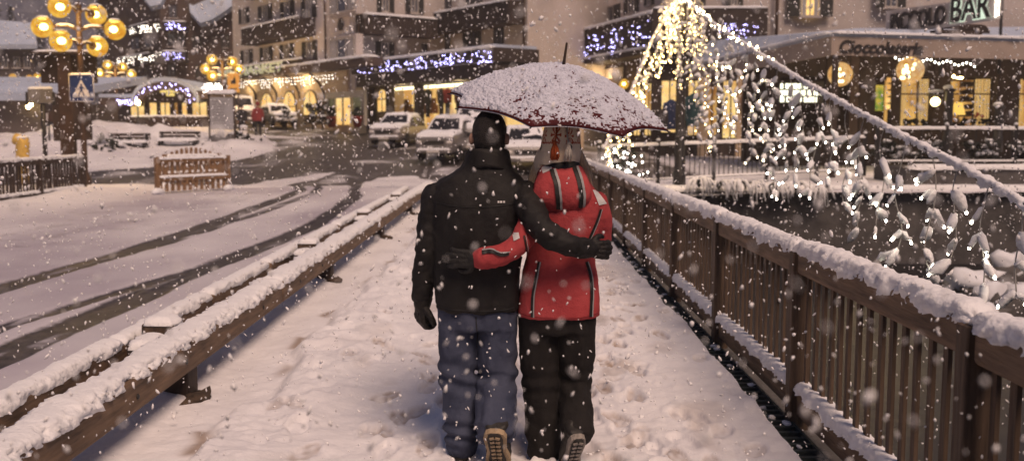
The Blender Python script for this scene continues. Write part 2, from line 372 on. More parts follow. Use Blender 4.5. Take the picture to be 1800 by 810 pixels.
def surface(x, y):
    q = np.stack([x * .9, y * .45, 0 * x], -1); w = np.zeros_like(x)
    for k, (ty, tx, hw) in enumerate(TRACKS):
        d = np.abs(x - np.interp(y, ty, tx) + .05 * vn(q * 1.3 + k)); a = 1 - ss(hw * .75, hw * 1.45, d)
        on = (y >= ty[0]) & (y <= ty[-1]); amp = (.22 if k in (4, 5, 6) else .98 if hw > .15 else .75)
        w = np.maximum(w, a * on * amp * np.clip(.95 + .42 * fbm(q * [7, 2.2, 1] + 7 * k, 3), .3, 1.15))
    wob = .6 * vn(q * .7 + 31) + .25 * vn(q * 2.1 + 5)
    far = ss(30.2, 32.2, y + wob) * (x < 6)
    snow = inpoly(x + wob * .5, y + wob * .8, ISLAND) | inpoly(x + wob * .15, y + wob * .5, VERGE) | inpoly(x, y + wob * .6, STREAK) | inpoly(x + wob * .3, y + wob * .6, PATCH)
    far = far * (1 - .95 * snow) * np.clip(.80 + .42 * fbm(q * [.9, 1.6, 1] + 3, 4), .25, 1.05)
    far = np.where((x > 6), 0, far)
    w = np.maximum(w * (1 - snow), far)
    w = np.maximum(w, (ss(-10.5, -9.2, x) * ss(-6.1, -6.8, x) * (y < 30)) * .34 * np.clip(vn(q * [6, 5, 1] + 3) * 1.5, 0, 1))
    return np.clip(w, 0, 1)
def sheet(name, xs, ys, bumpy=1.0, extra=None):
    X, Y = np.meshgrid(xs, ys); w = surface(X, Y)
    q = np.stack([X, Y, 0 * X], -1)
    Z = ground(X, Y) + bumpy * (.018 * fbm(q * 1.3, 3) + .010 * fbm(q * 5, 3)) * (1 - w) - .035 * w
    if extra is not None: Z = Z + extra(X, Y, w)
    o = np_mesh(name, np.stack([X, Y, Z], -1), grid_faces(len(ys), len(xs)), M['ground'], attrs={'wet': w.ravel(), 'dirt': np.zeros(w.size), 'shade_tint': ((ss(-11.5, -9, X) * ss(-2.2, -2.9, X) * .66 + .10) * (1 + .5 * fbm(q * [.8, .35, 1] + 8, 3)) if name == 'road' else .35 + .3 * fbm(q * .5, 3)).ravel()})  # snow beside the footway tinted darker, painting it outside the footway's light pool
    return tag(o, kind='structure')
def geom(a, b, n): return np.geomspace(a, b, n)
def mounds(X, Y, w):
    z = 0 * X
    for px, py, hx, hy, h in ((275, 252, 4.6, 3.0, .62), (205, 248, 3, 2.4, .42), (175, 266, 1.8, 1.6, .3), (120, 262, 3, 3, .35), (30, 268, 4, 3, .5), (400, 262, 2.0, 1.6, .3), (10, 255, 6, 4, .5)):
        c = gpt(px, py); r = ((X - c.x) / hx) ** 2 + ((Y - c.y) / hy) ** 2
        z = z + h * np.exp(-r * 1.2) * (1 - .9 * w) * (1 + .35 * fbm(np.stack([X * .7, Y * .7, 0 * X], -1), 3))
    return z
def leftbank(X, Y, w): return .10 * ss(-9.3, -11.4, X) * (1 + .3 * vn(np.stack([X, Y, 0 * X], -1))) * (1 - w) + .12 * np.exp(-((X + 11.2) / .7) ** 2 - ((Y - 26) / 1.8) ** 2)
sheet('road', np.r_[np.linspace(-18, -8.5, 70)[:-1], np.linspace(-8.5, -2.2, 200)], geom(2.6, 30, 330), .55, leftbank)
sheet('square', np.r_[np.linspace(-95, -27, 50)[:-1], np.linspace(-27, 2, 300)[:-1], np.linspace(2, 60, 90)], geom(30, 150, 330), 1.0, mounds)
sheet('riverside_path', np.r_[np.linspace(-2.2, 6, 70)[:-1], np.linspace(6, 40, 90)], geom(25.6, 30, 40))
# the river under and beside the bridge
def water():
    m = mat('river_water', (.010, .010, .012), .36, bump=.8, bscale=1.6, stretch=(1, .5, 1), spec=.28)
    xs = np.linspace(-60, 80, 60); ys = np.linspace(-20, 25.8, 40); X, Y = np.meshgrid(xs, ys)
    tag(np_mesh('river', np.stack([X, Y, 0 * X - 1.75 + .02 * vn(np.stack([X, Y, X * 0], -1))], -1), grid_faces(40, 60), m), kind='structure')
water()
# ------------------------------------------------------------------ the footway of the bridge
FOOT = []
def footway():
    xs = np.linspace(-2.36, 1.50, 330); ys = geom(3.2, 25.7, 560); X, Y = np.meshgrid(xs, ys); q = np.stack([X, Y, 0 * X], -1)
    Z = .02 + .016 * fbm(q * [1.3, .9, 1], 2) + .0065 * fbm(q * 5, 3) + .0035 * fbm(q * 13, 2)
    edge = -1.58 + .10 * vn(np.stack([Y * .9, 0 * Y, 0 * Y], -1)) + .06 * vn(np.stack([Y * 3.1, 0 * Y + 4, 0 * Y], -1))
    led = ss(-.05, .06, X - edge) - ss(.25, .8, X - edge); Z += .075 * led * (.8 + .35 * fbm(q * 5 + 4, 3))
    Z += .05 * ss(-1.9, -2.3, X) + .03 * ss(1.32, 1.48, X) * (.6 + .6 * vn(q * [2, 3, 1]))
    dirt = .75 * np.exp(-((X - edge + .07) / .05) ** 2) * ss(.05, .5, vn(q * [1.5, 2.3, 1] + 9))
    trod = np.exp(-((X - .35) / .85) ** 2); tr2 = np.exp(-((X + .75) / .5) ** 2) * .5
    Z -= (trod + tr2) * .012 * (1 + .9 * fbm(q * 3.0 + 2, 4))
    dirt = np.maximum(dirt, .62 * np.clip(trod + tr2 * .6, 0, 1) * ss(.25, .95, fbm(q * [2.6, 1.7, 1] + 40, 4)))
    for k in range(620):
        if random.random() < .72: fx = random.gauss(.35, .62)
        else: fx = random.uniform(-1.5, 1.3)
        fy = 3.6 + 20 * random.random() ** 1.5
        if abs(fx) > 1.42: continue
        a = random.gauss(0, .3); dx = X - fx; dy = Y - fy
        sel = (np.abs(dx) < .3) & (np.abs(dy) < .35)
        if not sel.any(): continue
        c, s_ = math.cos(a), math.sin(a); lx = (dx[sel] * c - dy[sel] * s_) / .058; ly = (dx[sel] * s_ + dy[sel] * c) / .14
        wob = .25 * vn(np.stack([lx * 1.3 + k, ly * 1.3, 0 * lx], -1))
        r = np.sqrt(lx ** 2 + ly ** 2 * (1 + .3 * np.sign(ly))) + wob; pit = 1 - ss(.80, 1.06, r); rim = np.exp(-((r - 1.3) / .25) ** 2)
        dep = random.uniform(.008, .026)
        Z[sel] += -dep * pit + .35 * dep * rim
        if random.random() < .75: dirt[sel] = np.maximum(dirt[sel], pit * random.uniform(.25, .8) * (.6 + .5 * vn(np.stack([lx * 2, ly * 2, lx * 0 + k], -1))))
    Z += .0022 * fbm(q * 24, 2)
    Z += .008 * np.clip(fbm(q * 12 + 3, 2) - .6, 0, 1) * 3 * (trod + .3)
    o = np_mesh('footway', np.stack([X, Y, Z], -1), grid_faces(len(ys), len(xs)), M['ground'], attrs={'wet': np.zeros(Z.size), 'dirt': np.clip(dirt * 1.1, 0, .92).ravel()})
    tag(o, kind='structure')
    mb = MB()
    for k in range(900):
        fx = random.gauss(.35, .6) if random.random() < .7 else random.uniform(-1.7, 1.35); fy = 3.8 + 12 * random.random() ** 1.4
        if not -1.75 < fx < 1.4: continue
        r = random.uniform(.003, .011) * (1.5 if random.random() < .06 else 1); j = int(np.searchsorted(ys, fy)); i = int(np.searchsorted(xs, fx)); mb.ball((fx, fy, Z[j, i] + r * .3), (r * random.uniform(.8, 1.5), r * random.uniform(.8, 1.4), r * .8), 6, 5, 0, .5, k)
    tag(mb.build('snow_crumbs', M['snow']), kind='stuff')
    mb = MB(); mb.box((-2.4, -2, -.55), (1.86, 25.8, -.06)); mb.box((-18.0, -2, -.55), (-2.41, 25.9, -.12))
    tag(mb.build('bridge_deck', M['stone']), kind='structure')
footway()
# ------------------------------------------------------------------ snow lying along a beam
def cap(name, pts, w, h, parent, seed=0, lump=.35, n=15, step=.03, droop=.25, mat_=None, up=Vector((0, 0, 1)), taper=.08):
    pts = np.asarray([tuple(p) for p in pts], float); seg = np.r_[0, np.cumsum(np.linalg.norm(np.diff(pts, axis=0), axis=1))]
    m = max(6, int(seg[-1] / step)); d = np.linspace(0, seg[-1], m); c = np.stack([np.interp(d, seg, pts[:, i]) for i in range(3)], -1)
    t = np.gradient(c, axis=0); t /= np.linalg.norm(t, axis=1)[:, None]
    u = np.tile(np.array(up), (m, 1)); sd = np.cross(t, u); sd /= np.linalg.norm(sd, axis=1)[:, None]; u = np.cross(sd, t)
    ph = np.linspace(-1.0, 1.0, n) * (math.pi / 2 + droop); D, PH = np.meshgrid(d, ph, indexing='ij')
    q = np.stack([D + seed * 13.7, PH * w * 1.2, 0 * D], -1); s = 1 / max(w, .04)
    r = 1 + lump * (.50 * fbm(q * s * .45, 2) + .42 * fbm(q * s * 1.5 + 5, 3) + .34 * fbm(q * s * 4.2 + 2, 2)) * (.35 + .65 * np.abs(np.sin(PH)) ** 2)
    low = 1 + lump * 1.0 * vn(np.stack([D * s * .7 + seed, 0 * D + np.sign(PH), 0 * D], -1)) * (np.abs(PH) > 1.2)
    e = np.minimum(1, np.minimum(D, d[-1] - D) / taper + .12) ** .5
    lat = np.sign(np.sin(PH)) * np.abs(np.sin(PH)) ** .75 * w * r * (.75 + .25 * e); vv = np.where(np.cos(PH) > 0, np.abs(np.cos(PH)) ** .8, np.cos(PH) * 1.1 * low) * h * r * e
    V = c[:, None, :] + sd[:, None, :] * lat[..., None] + u[:, None, :] * vv[..., None]
    V = np.concatenate([V.reshape(-1, 3), c[:1] - u[:1] * h * .1, c[-1:] - u[-1:] * h * .1]); F = grid_faces(m, n).tolist()
    me = bpy.data.meshes.new(name); k = m * n
    F = [tuple(f[::-1]) for f in F] + [(k, i, i + 1) for i in range(n - 1)] + [(k + 1, (m - 1) * n + i + 1, (m - 1) * n + i) for i in range(n - 1)]
    me.from_pydata(V.tolist(), [], F); me.polygons.foreach_set('use_smooth', [True] * len(F)); me.materials.append(mat_ or M['snow']); me.update()
    return link(name, me, parent)
# ------------------------------------------------------------------ timber guard rail between footway and road
def guard_rail():
    g = thing('guard_rail', (-2.4, 5, 0), 'low double timber guard rail under thick snow between footway and road', 'guard rail')
    def beams(x0, x1, z0, z1, joints, k0, jitter, lump=.42):
        for i in range(len(joints) - 1):
            a, b = joints[i] + .008, joints[i + 1] - .008; j = jitter * random.uniform(-1, 1)
            mb = MB(); mb.box((x0 + j, a, z0 + j), (x1 + j, b, z1 + j)); bevel(mb.build('beam', M['wood_y'], g), .022, 3)
            cap('snow_cap', [((x0 + x1) / 2 + j, a + .02, z1 + j - .012), ((x0 + x1) / 2 + j, b - .02, z1 + j - .012)], (x1 - x0) / 2 + .010, .058, g, seed=k0 + i, lump=lump, step=.016 if b < 10 else .03 if b < 17 else .06, droop=.34, n=21)
    beams(-2.20, -2.00, .205, .395, [1.2, 8.6, 16.2, 25.2], 1, .0)
    beams(-2.73, -2.59, .165, .29, [1.4, 4.55, 6.55, 8.55, 10.6, 12.7, 14.8, 17.5, 21, 25.2], 20, .012, .26)
    mb = MB(); mb.box((-2.70, 1.4, .04), (-2.605, 25.2, .158)); mb.build('lower_rail', M['wood_dark'], g)
    for i, y in enumerate((2.2, 6.76, 11.7, 16.2, 20.7)):
        mb = MB(); mb.box((-2.52, y - .10, -.1), (-2.30, y + .10, .395)); p = bevel(mb.build('post', M['wood_z'], g), .015)
        cap('snow_cap', [(-2.41, y - .11, .388), (-2.41, y + .11, .388)], .115, .055, p, seed=40 + i, lump=.25, step=.02, taper=.05)
        mb = MB(); mb.box((-2.50, y - .42, -.1), (-2.32, y - .13, .30)); p = bevel(mb.build('spacer_block', M['wood_dark'], g), .012)
        cap('snow_cap', [(-2.41, y - .43, .293), (-2.41, y - .12, .293)], .10, .055, p, seed=60 + i, lump=.3, step=.02, taper=.05)
        mb = MB(); y -= .55; mb.box((-2.19, y - .10, -.05), (-2.03, y + .10, .203)); bevel(mb.build('foot_block', M['wood_dark'], g), .01)
        for k in range(6): mb = MB()
        mb.ball((-1.98, y - .1, .03), (.09, .14, .04), 10, 7, 0, .5, i); mb.build('earth_clump', M['dirt'], g)
    for i, y in enumerate((5.2, 6.0, 7.9, 9.3, 10.4, 13.4)):
        mb = MB(); mb.lathe([(.014, -.006), (.016, .004), (.009, .010)], (-1.999, y, .29), 8, 0, Vector((1, 0, 0))); mb.build('bolt', M['black_metal'], g)
guard_rail()
# ------------------------------------------------------------------ the tall bridge fence, nearer and farther side
def fence(name, label, x, ys, side, near, wy, wz):
    """posts at ys along the street; side=+1: the street is on its -x side"""
    f = thing(name, (x, ys[0], 0), label, 'fence'); nb = 0; rest = MB()
    for i, y in enumerate(ys):
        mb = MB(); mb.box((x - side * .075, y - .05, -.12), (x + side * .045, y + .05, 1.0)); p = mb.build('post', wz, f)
        if near: bevel(p, .01)
    panels = sorted(range(len(ys) - 1), key=lambda i: ys[i])
    for i in panels:
        a, b = ys[i] + .054, ys[i + 1] - .054; j = random.uniform(-.008, .008)
        mb = MB(); mb.box((x - .055, a, .868 + j), (x + .055, b, 1.012 + j)); t = mb.build('top_rail', wy, f)
        mb = MB(); mb.box((x - .035, a, .035), (x + .035, b, .195)); k = mb.build('bottom_rail', wy, f)
        if near: bevel(t, .02, 3); bevel(k, .008)
        st = .016 if a < 13 else .06
        cap('snow_cap', [(x, ys[i] + .01, 1.005 + j), (x, ys[i + 1] - .01, 1.005 + j)], .066, .062, f, seed=100 + i + (50 if side < 0 else 0), lump=.50, step=st, droop=.40, n=19)
        cap('snow_ledge', [(x - side * .012, a, .19), (x - side * .012, b, .19)], .052, .055, f, seed=160 + i, lump=.5, step=st, n=11)
        nB = 15
        for q in range(nB):
            y = a + (b - a) * (q + .5) / nB; w = (.021 if near else .036) + random.uniform(-.003, .003); tk = .009 if near else .018; dx = random.uniform(-.006, .006)
            mb = MB() if (nb < 90) else rest
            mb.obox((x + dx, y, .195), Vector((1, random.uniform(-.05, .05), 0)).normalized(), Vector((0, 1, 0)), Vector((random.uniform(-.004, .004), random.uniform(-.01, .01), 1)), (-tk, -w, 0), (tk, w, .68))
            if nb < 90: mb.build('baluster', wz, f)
            nb += 1
    if rest.v: tag(rest.build('far_balusters', wz, f), kind='stuff')
    return f
fence('bridge_fence', 'tall brown timber fence with snowy handrail running along the river side of the footway', 1.71, [1.35 + 2.22 * i for i in range(11)], 1, True, M['wood_y'], M['wood_z'])
lf = fence('bridge_fence', 'dark slatted fence with snowy rail at the far road side before the crossing sign', -11.75, [19.6, 22.2, 24.75, 27.3], -1, False, M['wood_dark'], M['wood_dark'])
# galvanised grating strip along the foot of the fence
def grate():
    g = thing('drain_grating', (1.56, 5, 0), 'strip of dark metal grating at the foot of the river side fence', 'grating'); mb = MB()
    mb.box((1.50, 1.2, -.055), (1.515, 24.5, -.005)); mb.box((1.645, 1.2, -.055), (1.66, 24.5, -.005)); mb.build('side_bar', M['grate'], g)
    mb = MB(); y = 3.0
    while y < 24: mb.box((1.516, y, -.05), (1.644, y + .035, -.008)); y += .11
    mb.build('cross_bars', M['grate'], g)['kind'] = 'stuff'; mb = MB(); y = 3.06
    k = 0
    while y < 24:
        if random.random() < .28: mb.ball((1.58 + random.uniform(-.04, .04), y, -.004), (random.uniform(.015, .04), random.uniform(.02, .05), random.uniform(.008, .018)), 8, 5, 0, .5, k)
        y += .11; k += 1
    o = mb.build('snow_crumbs', M['snow'], g); o['kind'] = 'stuff'
    mb = MB(); mb.box((1.49, 1.2, -.15), (1.86, 25, -.062)); tag(mb.build('gutter', M['stone']), kind='structure')
grate()
# ------------------------------------------------------------------ facades
Z3 = Vector((0, 0, 1))
class Fr:
    """an upright plane: s runs along u, d outward along n"""
    def __init__(s, o, u):
        s.o = Vector((o[0], o[1], 0)); s.u = Vector((u[0], u[1], 0)).normalized(); s.n = Vector((s.u.y, -s.u.x, 0))
        if s.n.dot(Vector((0, 0, 0)) - s.o) < 0: s.n = -s.n
    def px(s, x, y, d=0.0):
        a = P(x, y, 1.0) - Vector((0, 0, CAMZ)); o = s.o + s.n * d
        t = o.dot(s.n) / a.dot(s.n); p = Vector((0, 0, CAMZ)) + a * t
        return (p - o).dot(s.u), p.z
    def at(s, a, z, d=0.0): return s.o + s.u * a + s.n * d + Z3 * z
    def box(s, mb, s0, s1, z0, z1, d0, d1, mi=0):
        return mb.obox(s.o, s.u, s.n, Z3, (min(s0, s1), min(d0, d1), min(z0, z1)), (max(s0, s1), max(d0, d1), max(z0, z1)), mi)
    def rect(s, x0, x1, y0, y1, d=0.0):
        xm = (x0 + x1) / 2; return s.px(x0, (y0 + y1) / 2, d)[0], s.px(x1, (y0 + y1) / 2, d)[0], s.px(xm, y1, d)[1], s.px(xm, y0, d)[1]
def window(fr, rc, parent, pane, shutters=False, bars=1, arch=False, sill=True, curtain=False, fw=.07, d=0.0, framem=None):
    s0, s1, z0, z1 = rc; mb = MB(); fm = framem or M['frame_white']
    if shutters:
        w = (s1 - s0) * .27
        for a, b in ((s0, s0 + w), (s1 - w, s1)):
            q = MB(); fr.box(q, a, b, z0, z1, d + .02, d + .075); q.build('shutter', M['shutter'], parent)
        s0, s1 = s0 + w + .02, s1 - w - .02
    if arch:
        c = (s0 + s1) / 2; r = (s1 - s0) / 2; zs = max(z0 + .1, z1 - r)
        def outline(k, base): return [(c + (r + k) * math.cos(t), zs + (r + k) * math.sin(t)) for t in np.linspace(0, math.pi, 13)] + [(c - r - k, base), (c + r + k, base)]
        ax = fr.u if fr.u.cross(Z3).dot(fr.n) > 0 else -fr.u
        sg = 1 if ax == fr.u else -1
        mb.prism([(sg * a, b) for a, b in outline(.09, z0 - .06)], fr.o + fr.n * (d + .015), ax, Z3, .05); w_ = mb.build('window', M['wall_brown'], parent)
        q = MB(); q.prism([(sg * a, b) for a, b in outline(0, z0)], fr.o + fr.n * (d + .067), ax, Z3, .012); q.build('pane', pane, w_)
        q = MB(); fr.box(q, c - .03, c + .03, z0, z1 - .05, d + .081, d + .10); fr.box(q, s0, s1, zs - .03, zs + .03, d + .082, d + .098); q.build('glazing_bar', M['wall_brown'], w_)
        return w_
    fr.box(mb, s0, s0 + fw, z0, z1, d + .015, d + .07); fr.box(mb, s1 - fw, s1, z0, z1, d + .015, d + .07)
    fr.box(mb, s0 + fw, s1 - fw, z0, z0 + fw, d + .015, d + .07); fr.box(mb, s0 + fw, s1 - fw, z1 - fw, z1, d + .015, d + .07)
    for i in range(bars):
        c = s0 + (s1 - s0) * (i + 1) / (bars + 1); fr.box(mb, c - .03, c + .03, z0 + fw, z1 - fw, d + .015, d + .065)
    w_ = mb.build('window', fm, parent)
    q = MB(); fr.box(q, s0 + fw, s1 - fw, z0 + fw, z1 - fw, d + .01, d + .03); q.build('pane', pane, w_)
    if curtain:
        q = MB(); a = (s1 - s0 - 2 * fw)
        fr.box(q, s0 + fw + .02, s0 + fw + a * .27, z0 + fw, z1 - fw, d + .032, d + .04); fr.box(q, s1 - fw - a * .27, s1 - fw - .02, z0 + fw, z1 - fw, d + .032, d + .04); q.build('curtain', M['curtain'], w_)
    if sill:
        q = MB(); fr.box(q, s0 - .08, s1 + .08, z0 - .07, z0 - .005, d + .01, d + .16); q.build('sill', M['wall_grey'], w_)
    return w_
def balcony(fr, s0, s1, z0, z1, depth, parent, matl=None, snow=True, d=0.0, posts=True):
    mb = MB(); m = matl or M['wood_balcony']
    fr.box(mb, s0, s1, z0 - .14, z0, d + .01, d + depth); b = mb.build('balcony', m, parent)
    mb = MB(); n = max(3, int((s1 - s0) / .17))
    fr.box(mb, s0, s1, z1 - .09, z1, d + depth - .1, d + depth)
    for i in range(n):
        a = s0 + (s1 - s0) * i / n; fr.box(mb, a, a + (s1 - s0) / n * .86, z0 + .003, z1 - .093, d + depth - .07, d + depth - .03)
    for a in (s0, s1 - .06): fr.box(mb, a, a + .06, z0 + .003, z1 - .01, d + .02, d + depth - .103)
    mb.build('balustrade', m, b)
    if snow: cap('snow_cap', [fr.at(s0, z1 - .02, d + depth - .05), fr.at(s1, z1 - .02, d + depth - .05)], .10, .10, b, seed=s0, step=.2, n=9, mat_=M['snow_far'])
    return b
def bulbs(name, pts, r, m, label, cat, group=None, wire=None, wm=None):
    """a string of fairy lights: one cable with its bulbs"""
    c = sum((Vector(p) for p in pts), Vector()) / len(pts)
    t = thing(name, c, label, cat, group)
    mb = MB()
    for p in pts: mb.ball(p, (r, r, r * 1.2), 6, 4)
    o = mb.build('bulbs', m, t); o['kind'] = 'stuff'
    if wire:
        mb = MB()
        for w in wire: mb.tube(w, .008, 4)
        mb.build('cable', wm or M['wire'], t)
    return t
def scatter_lights(fr, a, b, n, d, spread, name, m, label, r=.035, top=None, group=None, icicle=False):
    r *= .62
    """bulbs along the line from px a to px b on plane fr, hung within spread metres under it"""
    sa, za = fr.px(*a, d); sb, zb = fr.px(*b, d); pts = []; wires = [[fr.at(sa, za, d), fr.at(sb, zb, d)]]
    if icicle:
        k = int((sb - sa) / .42)
        for i in range(k):
            t = (i + .5) / k; s_ = sa + (sb - sa) * t; z_ = za + (zb - za) * t; L_ = spread * random.choice((.4, .6, .85, 1)); q = int(L_ / .19) + 1
            pts += [fr.at(s_ + random.uniform(-.04, .04), z_ - L_ * (j + .4) / q, d + random.uniform(-.03, .03)) for j in range(q)]
            wires.append([fr.at(s_, z_, d), fr.at(s_, z_ - L_, d)])
    else:
        x = 0
        for i in range(n):
            t = random.random(); cl = .5 + .5 * math.sin(t * (sb - sa) * 2.2)
            if random.random() > .35 + .65 * cl: t = random.random()
            pts.append(fr.at(sa + (sb - sa) * t, za + (zb - za) * t - spread * random.random(), d + random.uniform(-.04, .04)))
        for k in range(3): wires.append([fr.at(sa + (sb - sa) * t, za + (zb - za) * t - spread * (k + .5 + .3 * math.sin(t * 30 + k)) / 3, d - .03) for t in np.linspace(0, 1, 14)])
    return bulbs(name, pts, r, m, label, 'fairy lights', group, wires, M['black_metal'])
# ---- the pale hotel with the shops along the square
A = Fr((-19.2, 70), (.588, -.809))
def hotel():
    t = thing('hotel', A.at(8, 1.8), 'pale hotel with dark shuttered windows, wooden balconies and arched shop windows at street level', 'hotel')
    mb = MB(); A.box(mb, -.4, 17.3, 0, 14.5, -12, 0); mb.build('wall', M['wall_warm'], t)
    mb = MB(); A.box(mb, -.4, 17.25, 0, 5.35, .004, .14); mb.build('shop_wall', M['wall_ochre'], t)
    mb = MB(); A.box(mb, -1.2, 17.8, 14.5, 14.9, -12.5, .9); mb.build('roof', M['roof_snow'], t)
    g, dk = M['glass'], M['glass']
    for rc in ((421, 439, 15, 42), (455, 479, 10, 36), (494, 518, 3, 33), (531, 557, -6, 33)): window(A, A.rect(*rc), t, g, True, curtain=True)
    for rc in ((424, 445, 88, 112), (458, 480, 83, 108), (493, 517, 78, 107), (532, 558, 73, 108)): window(A, A.rect(*rc), t, g, True, curtain=True)
    for rc in ((424, 441, -62, -35), (456, 479, -68, -40), (495, 518, -74, -44)): window(A, A.rect(*rc), t, g, True)
    for rc in ((580, 624, -22, 22), (580, 624, 68, 104)):
        s0, s1, z0, z1 = A.rect(*rc, .45); q = MB(); A.box(q, s0 - .1, s1 + .1, z0 - .2, z1 + .16, .005, .45); by = q.build('bay', M['wall_grey'], t)
        window(A, (s0, s1, z0, z1), by, g, False, bars=2, curtain=True, d=.45)
    for x, y0, y1 in ((575, -80, 116), (634, -80, 112)):
        s, za = A.px(x, y0); s, zb = A.px(x, y1); q = MB(); q.tube([A.at(s, za, .09), A.at(s, zb, .09)], .055, 8); q.build('drainpipe', M['brown_metal'], t)
    # carved ornament between the bays: a plain rosette
    s, z = A.px(600, 44); q = MB(); r = .36
    q.prism([((r if k % 2 else r * .72) * math.cos(k * math.pi / 8), (r if k % 2 else r * .72) * math.sin(k * math.pi / 8)) for k in range(16)], A.at(s, z, .01), A.u if A.u.cross(Z3).dot(A.n) > 0 else -A.u, Z3, .1); q.build('wall_ornament', M['stone'], t)
    for (x0, x1, ya, yb) in ((423, 524, 40, 67), (425, 529, 110, 121)):
        s0, s1, z0, z1 = A.rect(x0, x1, ya, yb, 1.1); balcony(A, s0, s1, z0, z1, 1.1, t)
    s0, s1, z0, z1 = A.rect(415, 520, -52, -20, 1.1); balcony(A, s0, s1, z0, z1, 1.1, t)
    for x, hw, y0, y1 in ((436, 8, 168, 205), (471, 10, 165, 205), (510, 10.5, 162, 203), (547, 11, 160, 202)):
        window(A, A.rect(x - hw, x + hw, y0, y1, .14), t, M['glass_gold'], arch=True, d=.14)
    # glazed entrance
    s0, s1, z0, z1 = A.rect(574, 641, 161, 221, .3); q = MB(); f = .16
    A.box(q, s0, s0 + f, z0, z1, .142, .34); A.box(q, s1 - f, s1, z0, z1, .142, .34); A.box(q, s0 + f, s1 - f, z1 - .35, z1, .142, .34); dr = q.build('door', M['frame_white'], t)
    for x0, x1, m in ((577, 591, 'glass_green'), (592.5, 604.5, 'glass_gold'), (606, 619, 'glass_gold'), (621, 638, 'glass_green')):
        a, b, zz0, zz1 = A.rect(x0, x1, 167, 219, .16); q = MB(); A.box(q, a, b, zz0, zz1, .15, .2); q.build('pane', M[m], dr)
        q = MB(); A.box(q, b - .02, b + .09, zz0, zz1, .2, .27); q.build('mullion', M['frame_white'], dr)
    # canopy over the pavement with curved brackets
    s0, z0 = A.px(395, 124, 1.2); s1, z1 = A.px(642, 108, 1.2); zc = (z0 + z1) / 2
    q = MB(); A.box(q, s0, s1, zc - .46, zc, .145, 1.2); c = q.build('canopy', M['wall_brown'], t)
    cap('snow_cap', [A.at(s0, zc - .02, .7), A.at(s1, zc - .02, .7)], .55, .16, c, step=.3, n=9, mat_=M['snow_far'])
    for x in (450, 487, 527, 570):
        s, z = A.px(x, 176, .16); q = MB(); k = [A.at(s, z + (zc - .5 - z) * t_, .16 + .9 * t_ ** 2.2) for t_ in np.linspace(0, 1, 8)]; q.tube(k, .07, 6); q.build('bracket', M['wood_dark'], t)
    return t
hotel()
scatter_lights(A, (414, 143), (588, 130), 0, 1.22, .62, 'icicle_lights', M['bulb_far'], 'white icicle fairy lights hanging under the canopy of the pale hotel', .032, icicle=True)
def lettering(name, text, fr, s0, z0, width, d, m, parent=None, height=None, shear=0.0, depth=.06, bold=.0, rise=0.0, frm=None):
    cu = bpy.data.curves.new(name, 'FONT'); cu.body = text; cu.size = 1; cu.extrude = .03; cu.offset = bold; cu.shear = shear
    o = bpy.data.objects.new('tmp', cu); COL.objects.link(o); dg = bpy.context.evaluated_depsgraph_get(); me = bpy.data.meshes.new_from_object(o.evaluated_get(dg)); bpy.data.objects.remove(o)
    V = np.array([v.co[:] for v in me.vertices]); lo, hi = V.min(0), V.max(0); k = width / (hi[0] - lo[0]); kh = (height / (hi[1] - lo[1])) if height else k
    sg = 1 if fr.u.cross(Z3).dot(fr.n) > 0 else -1
    for v in me.vertices:
        a = (v.co.x - lo[0]) * k; b = (v.co.y - lo[1]) * kh; zz = (v.co.z - lo[2]) / (hi[2] - lo[2]) * depth
        v.co = fr.at(s0 + sg * a, z0 + b + rise * a, d + zz)
    me.materials.append(m); me.update(); return link(name, me, parent)
for s_, d_, e_, nm in ((3.0, .75, 70, 'canopy_light'), (7.5, .75, 70, 'canopy_light'), (12, .75, 70, 'canopy_light'), (22, -.6, 60, 'shop_light'), (27.5, -.6, 60, 'shop_light')):
    pl = bpy.data.lights.new(nm, 'POINT'); pl.energy = e_; pl.color = (1, .74, .40); pl.shadow_soft_size = .3; po = bpy.data.objects.new(nm, pl); COL.objects.link(po); po.location = A.at(s_, 4.75 if d_ > 0 else 4.0, d_)
s0, z0 = A.px(386, 139, 1.3); s1, z1 = A.px(498, 136, 1.3)
t = thing('shop_sign', A.at(s0, z0, 1.3), 'pale capital letters of the supermarket sign on the hotel canopy', 'sign')
lettering('lettering', 'MINIMARKET', A, s0, z0 + .02, s1 - s0, 1.32, M['letter_pale'], t, height=.56, bold=.02)
q = MB(); A.box(q, s0 - .1, s1 + .1, z0 - .08, z0 - .03, 1.25, 1.4); q.build('bracket_rail', M['black_metal'], t)
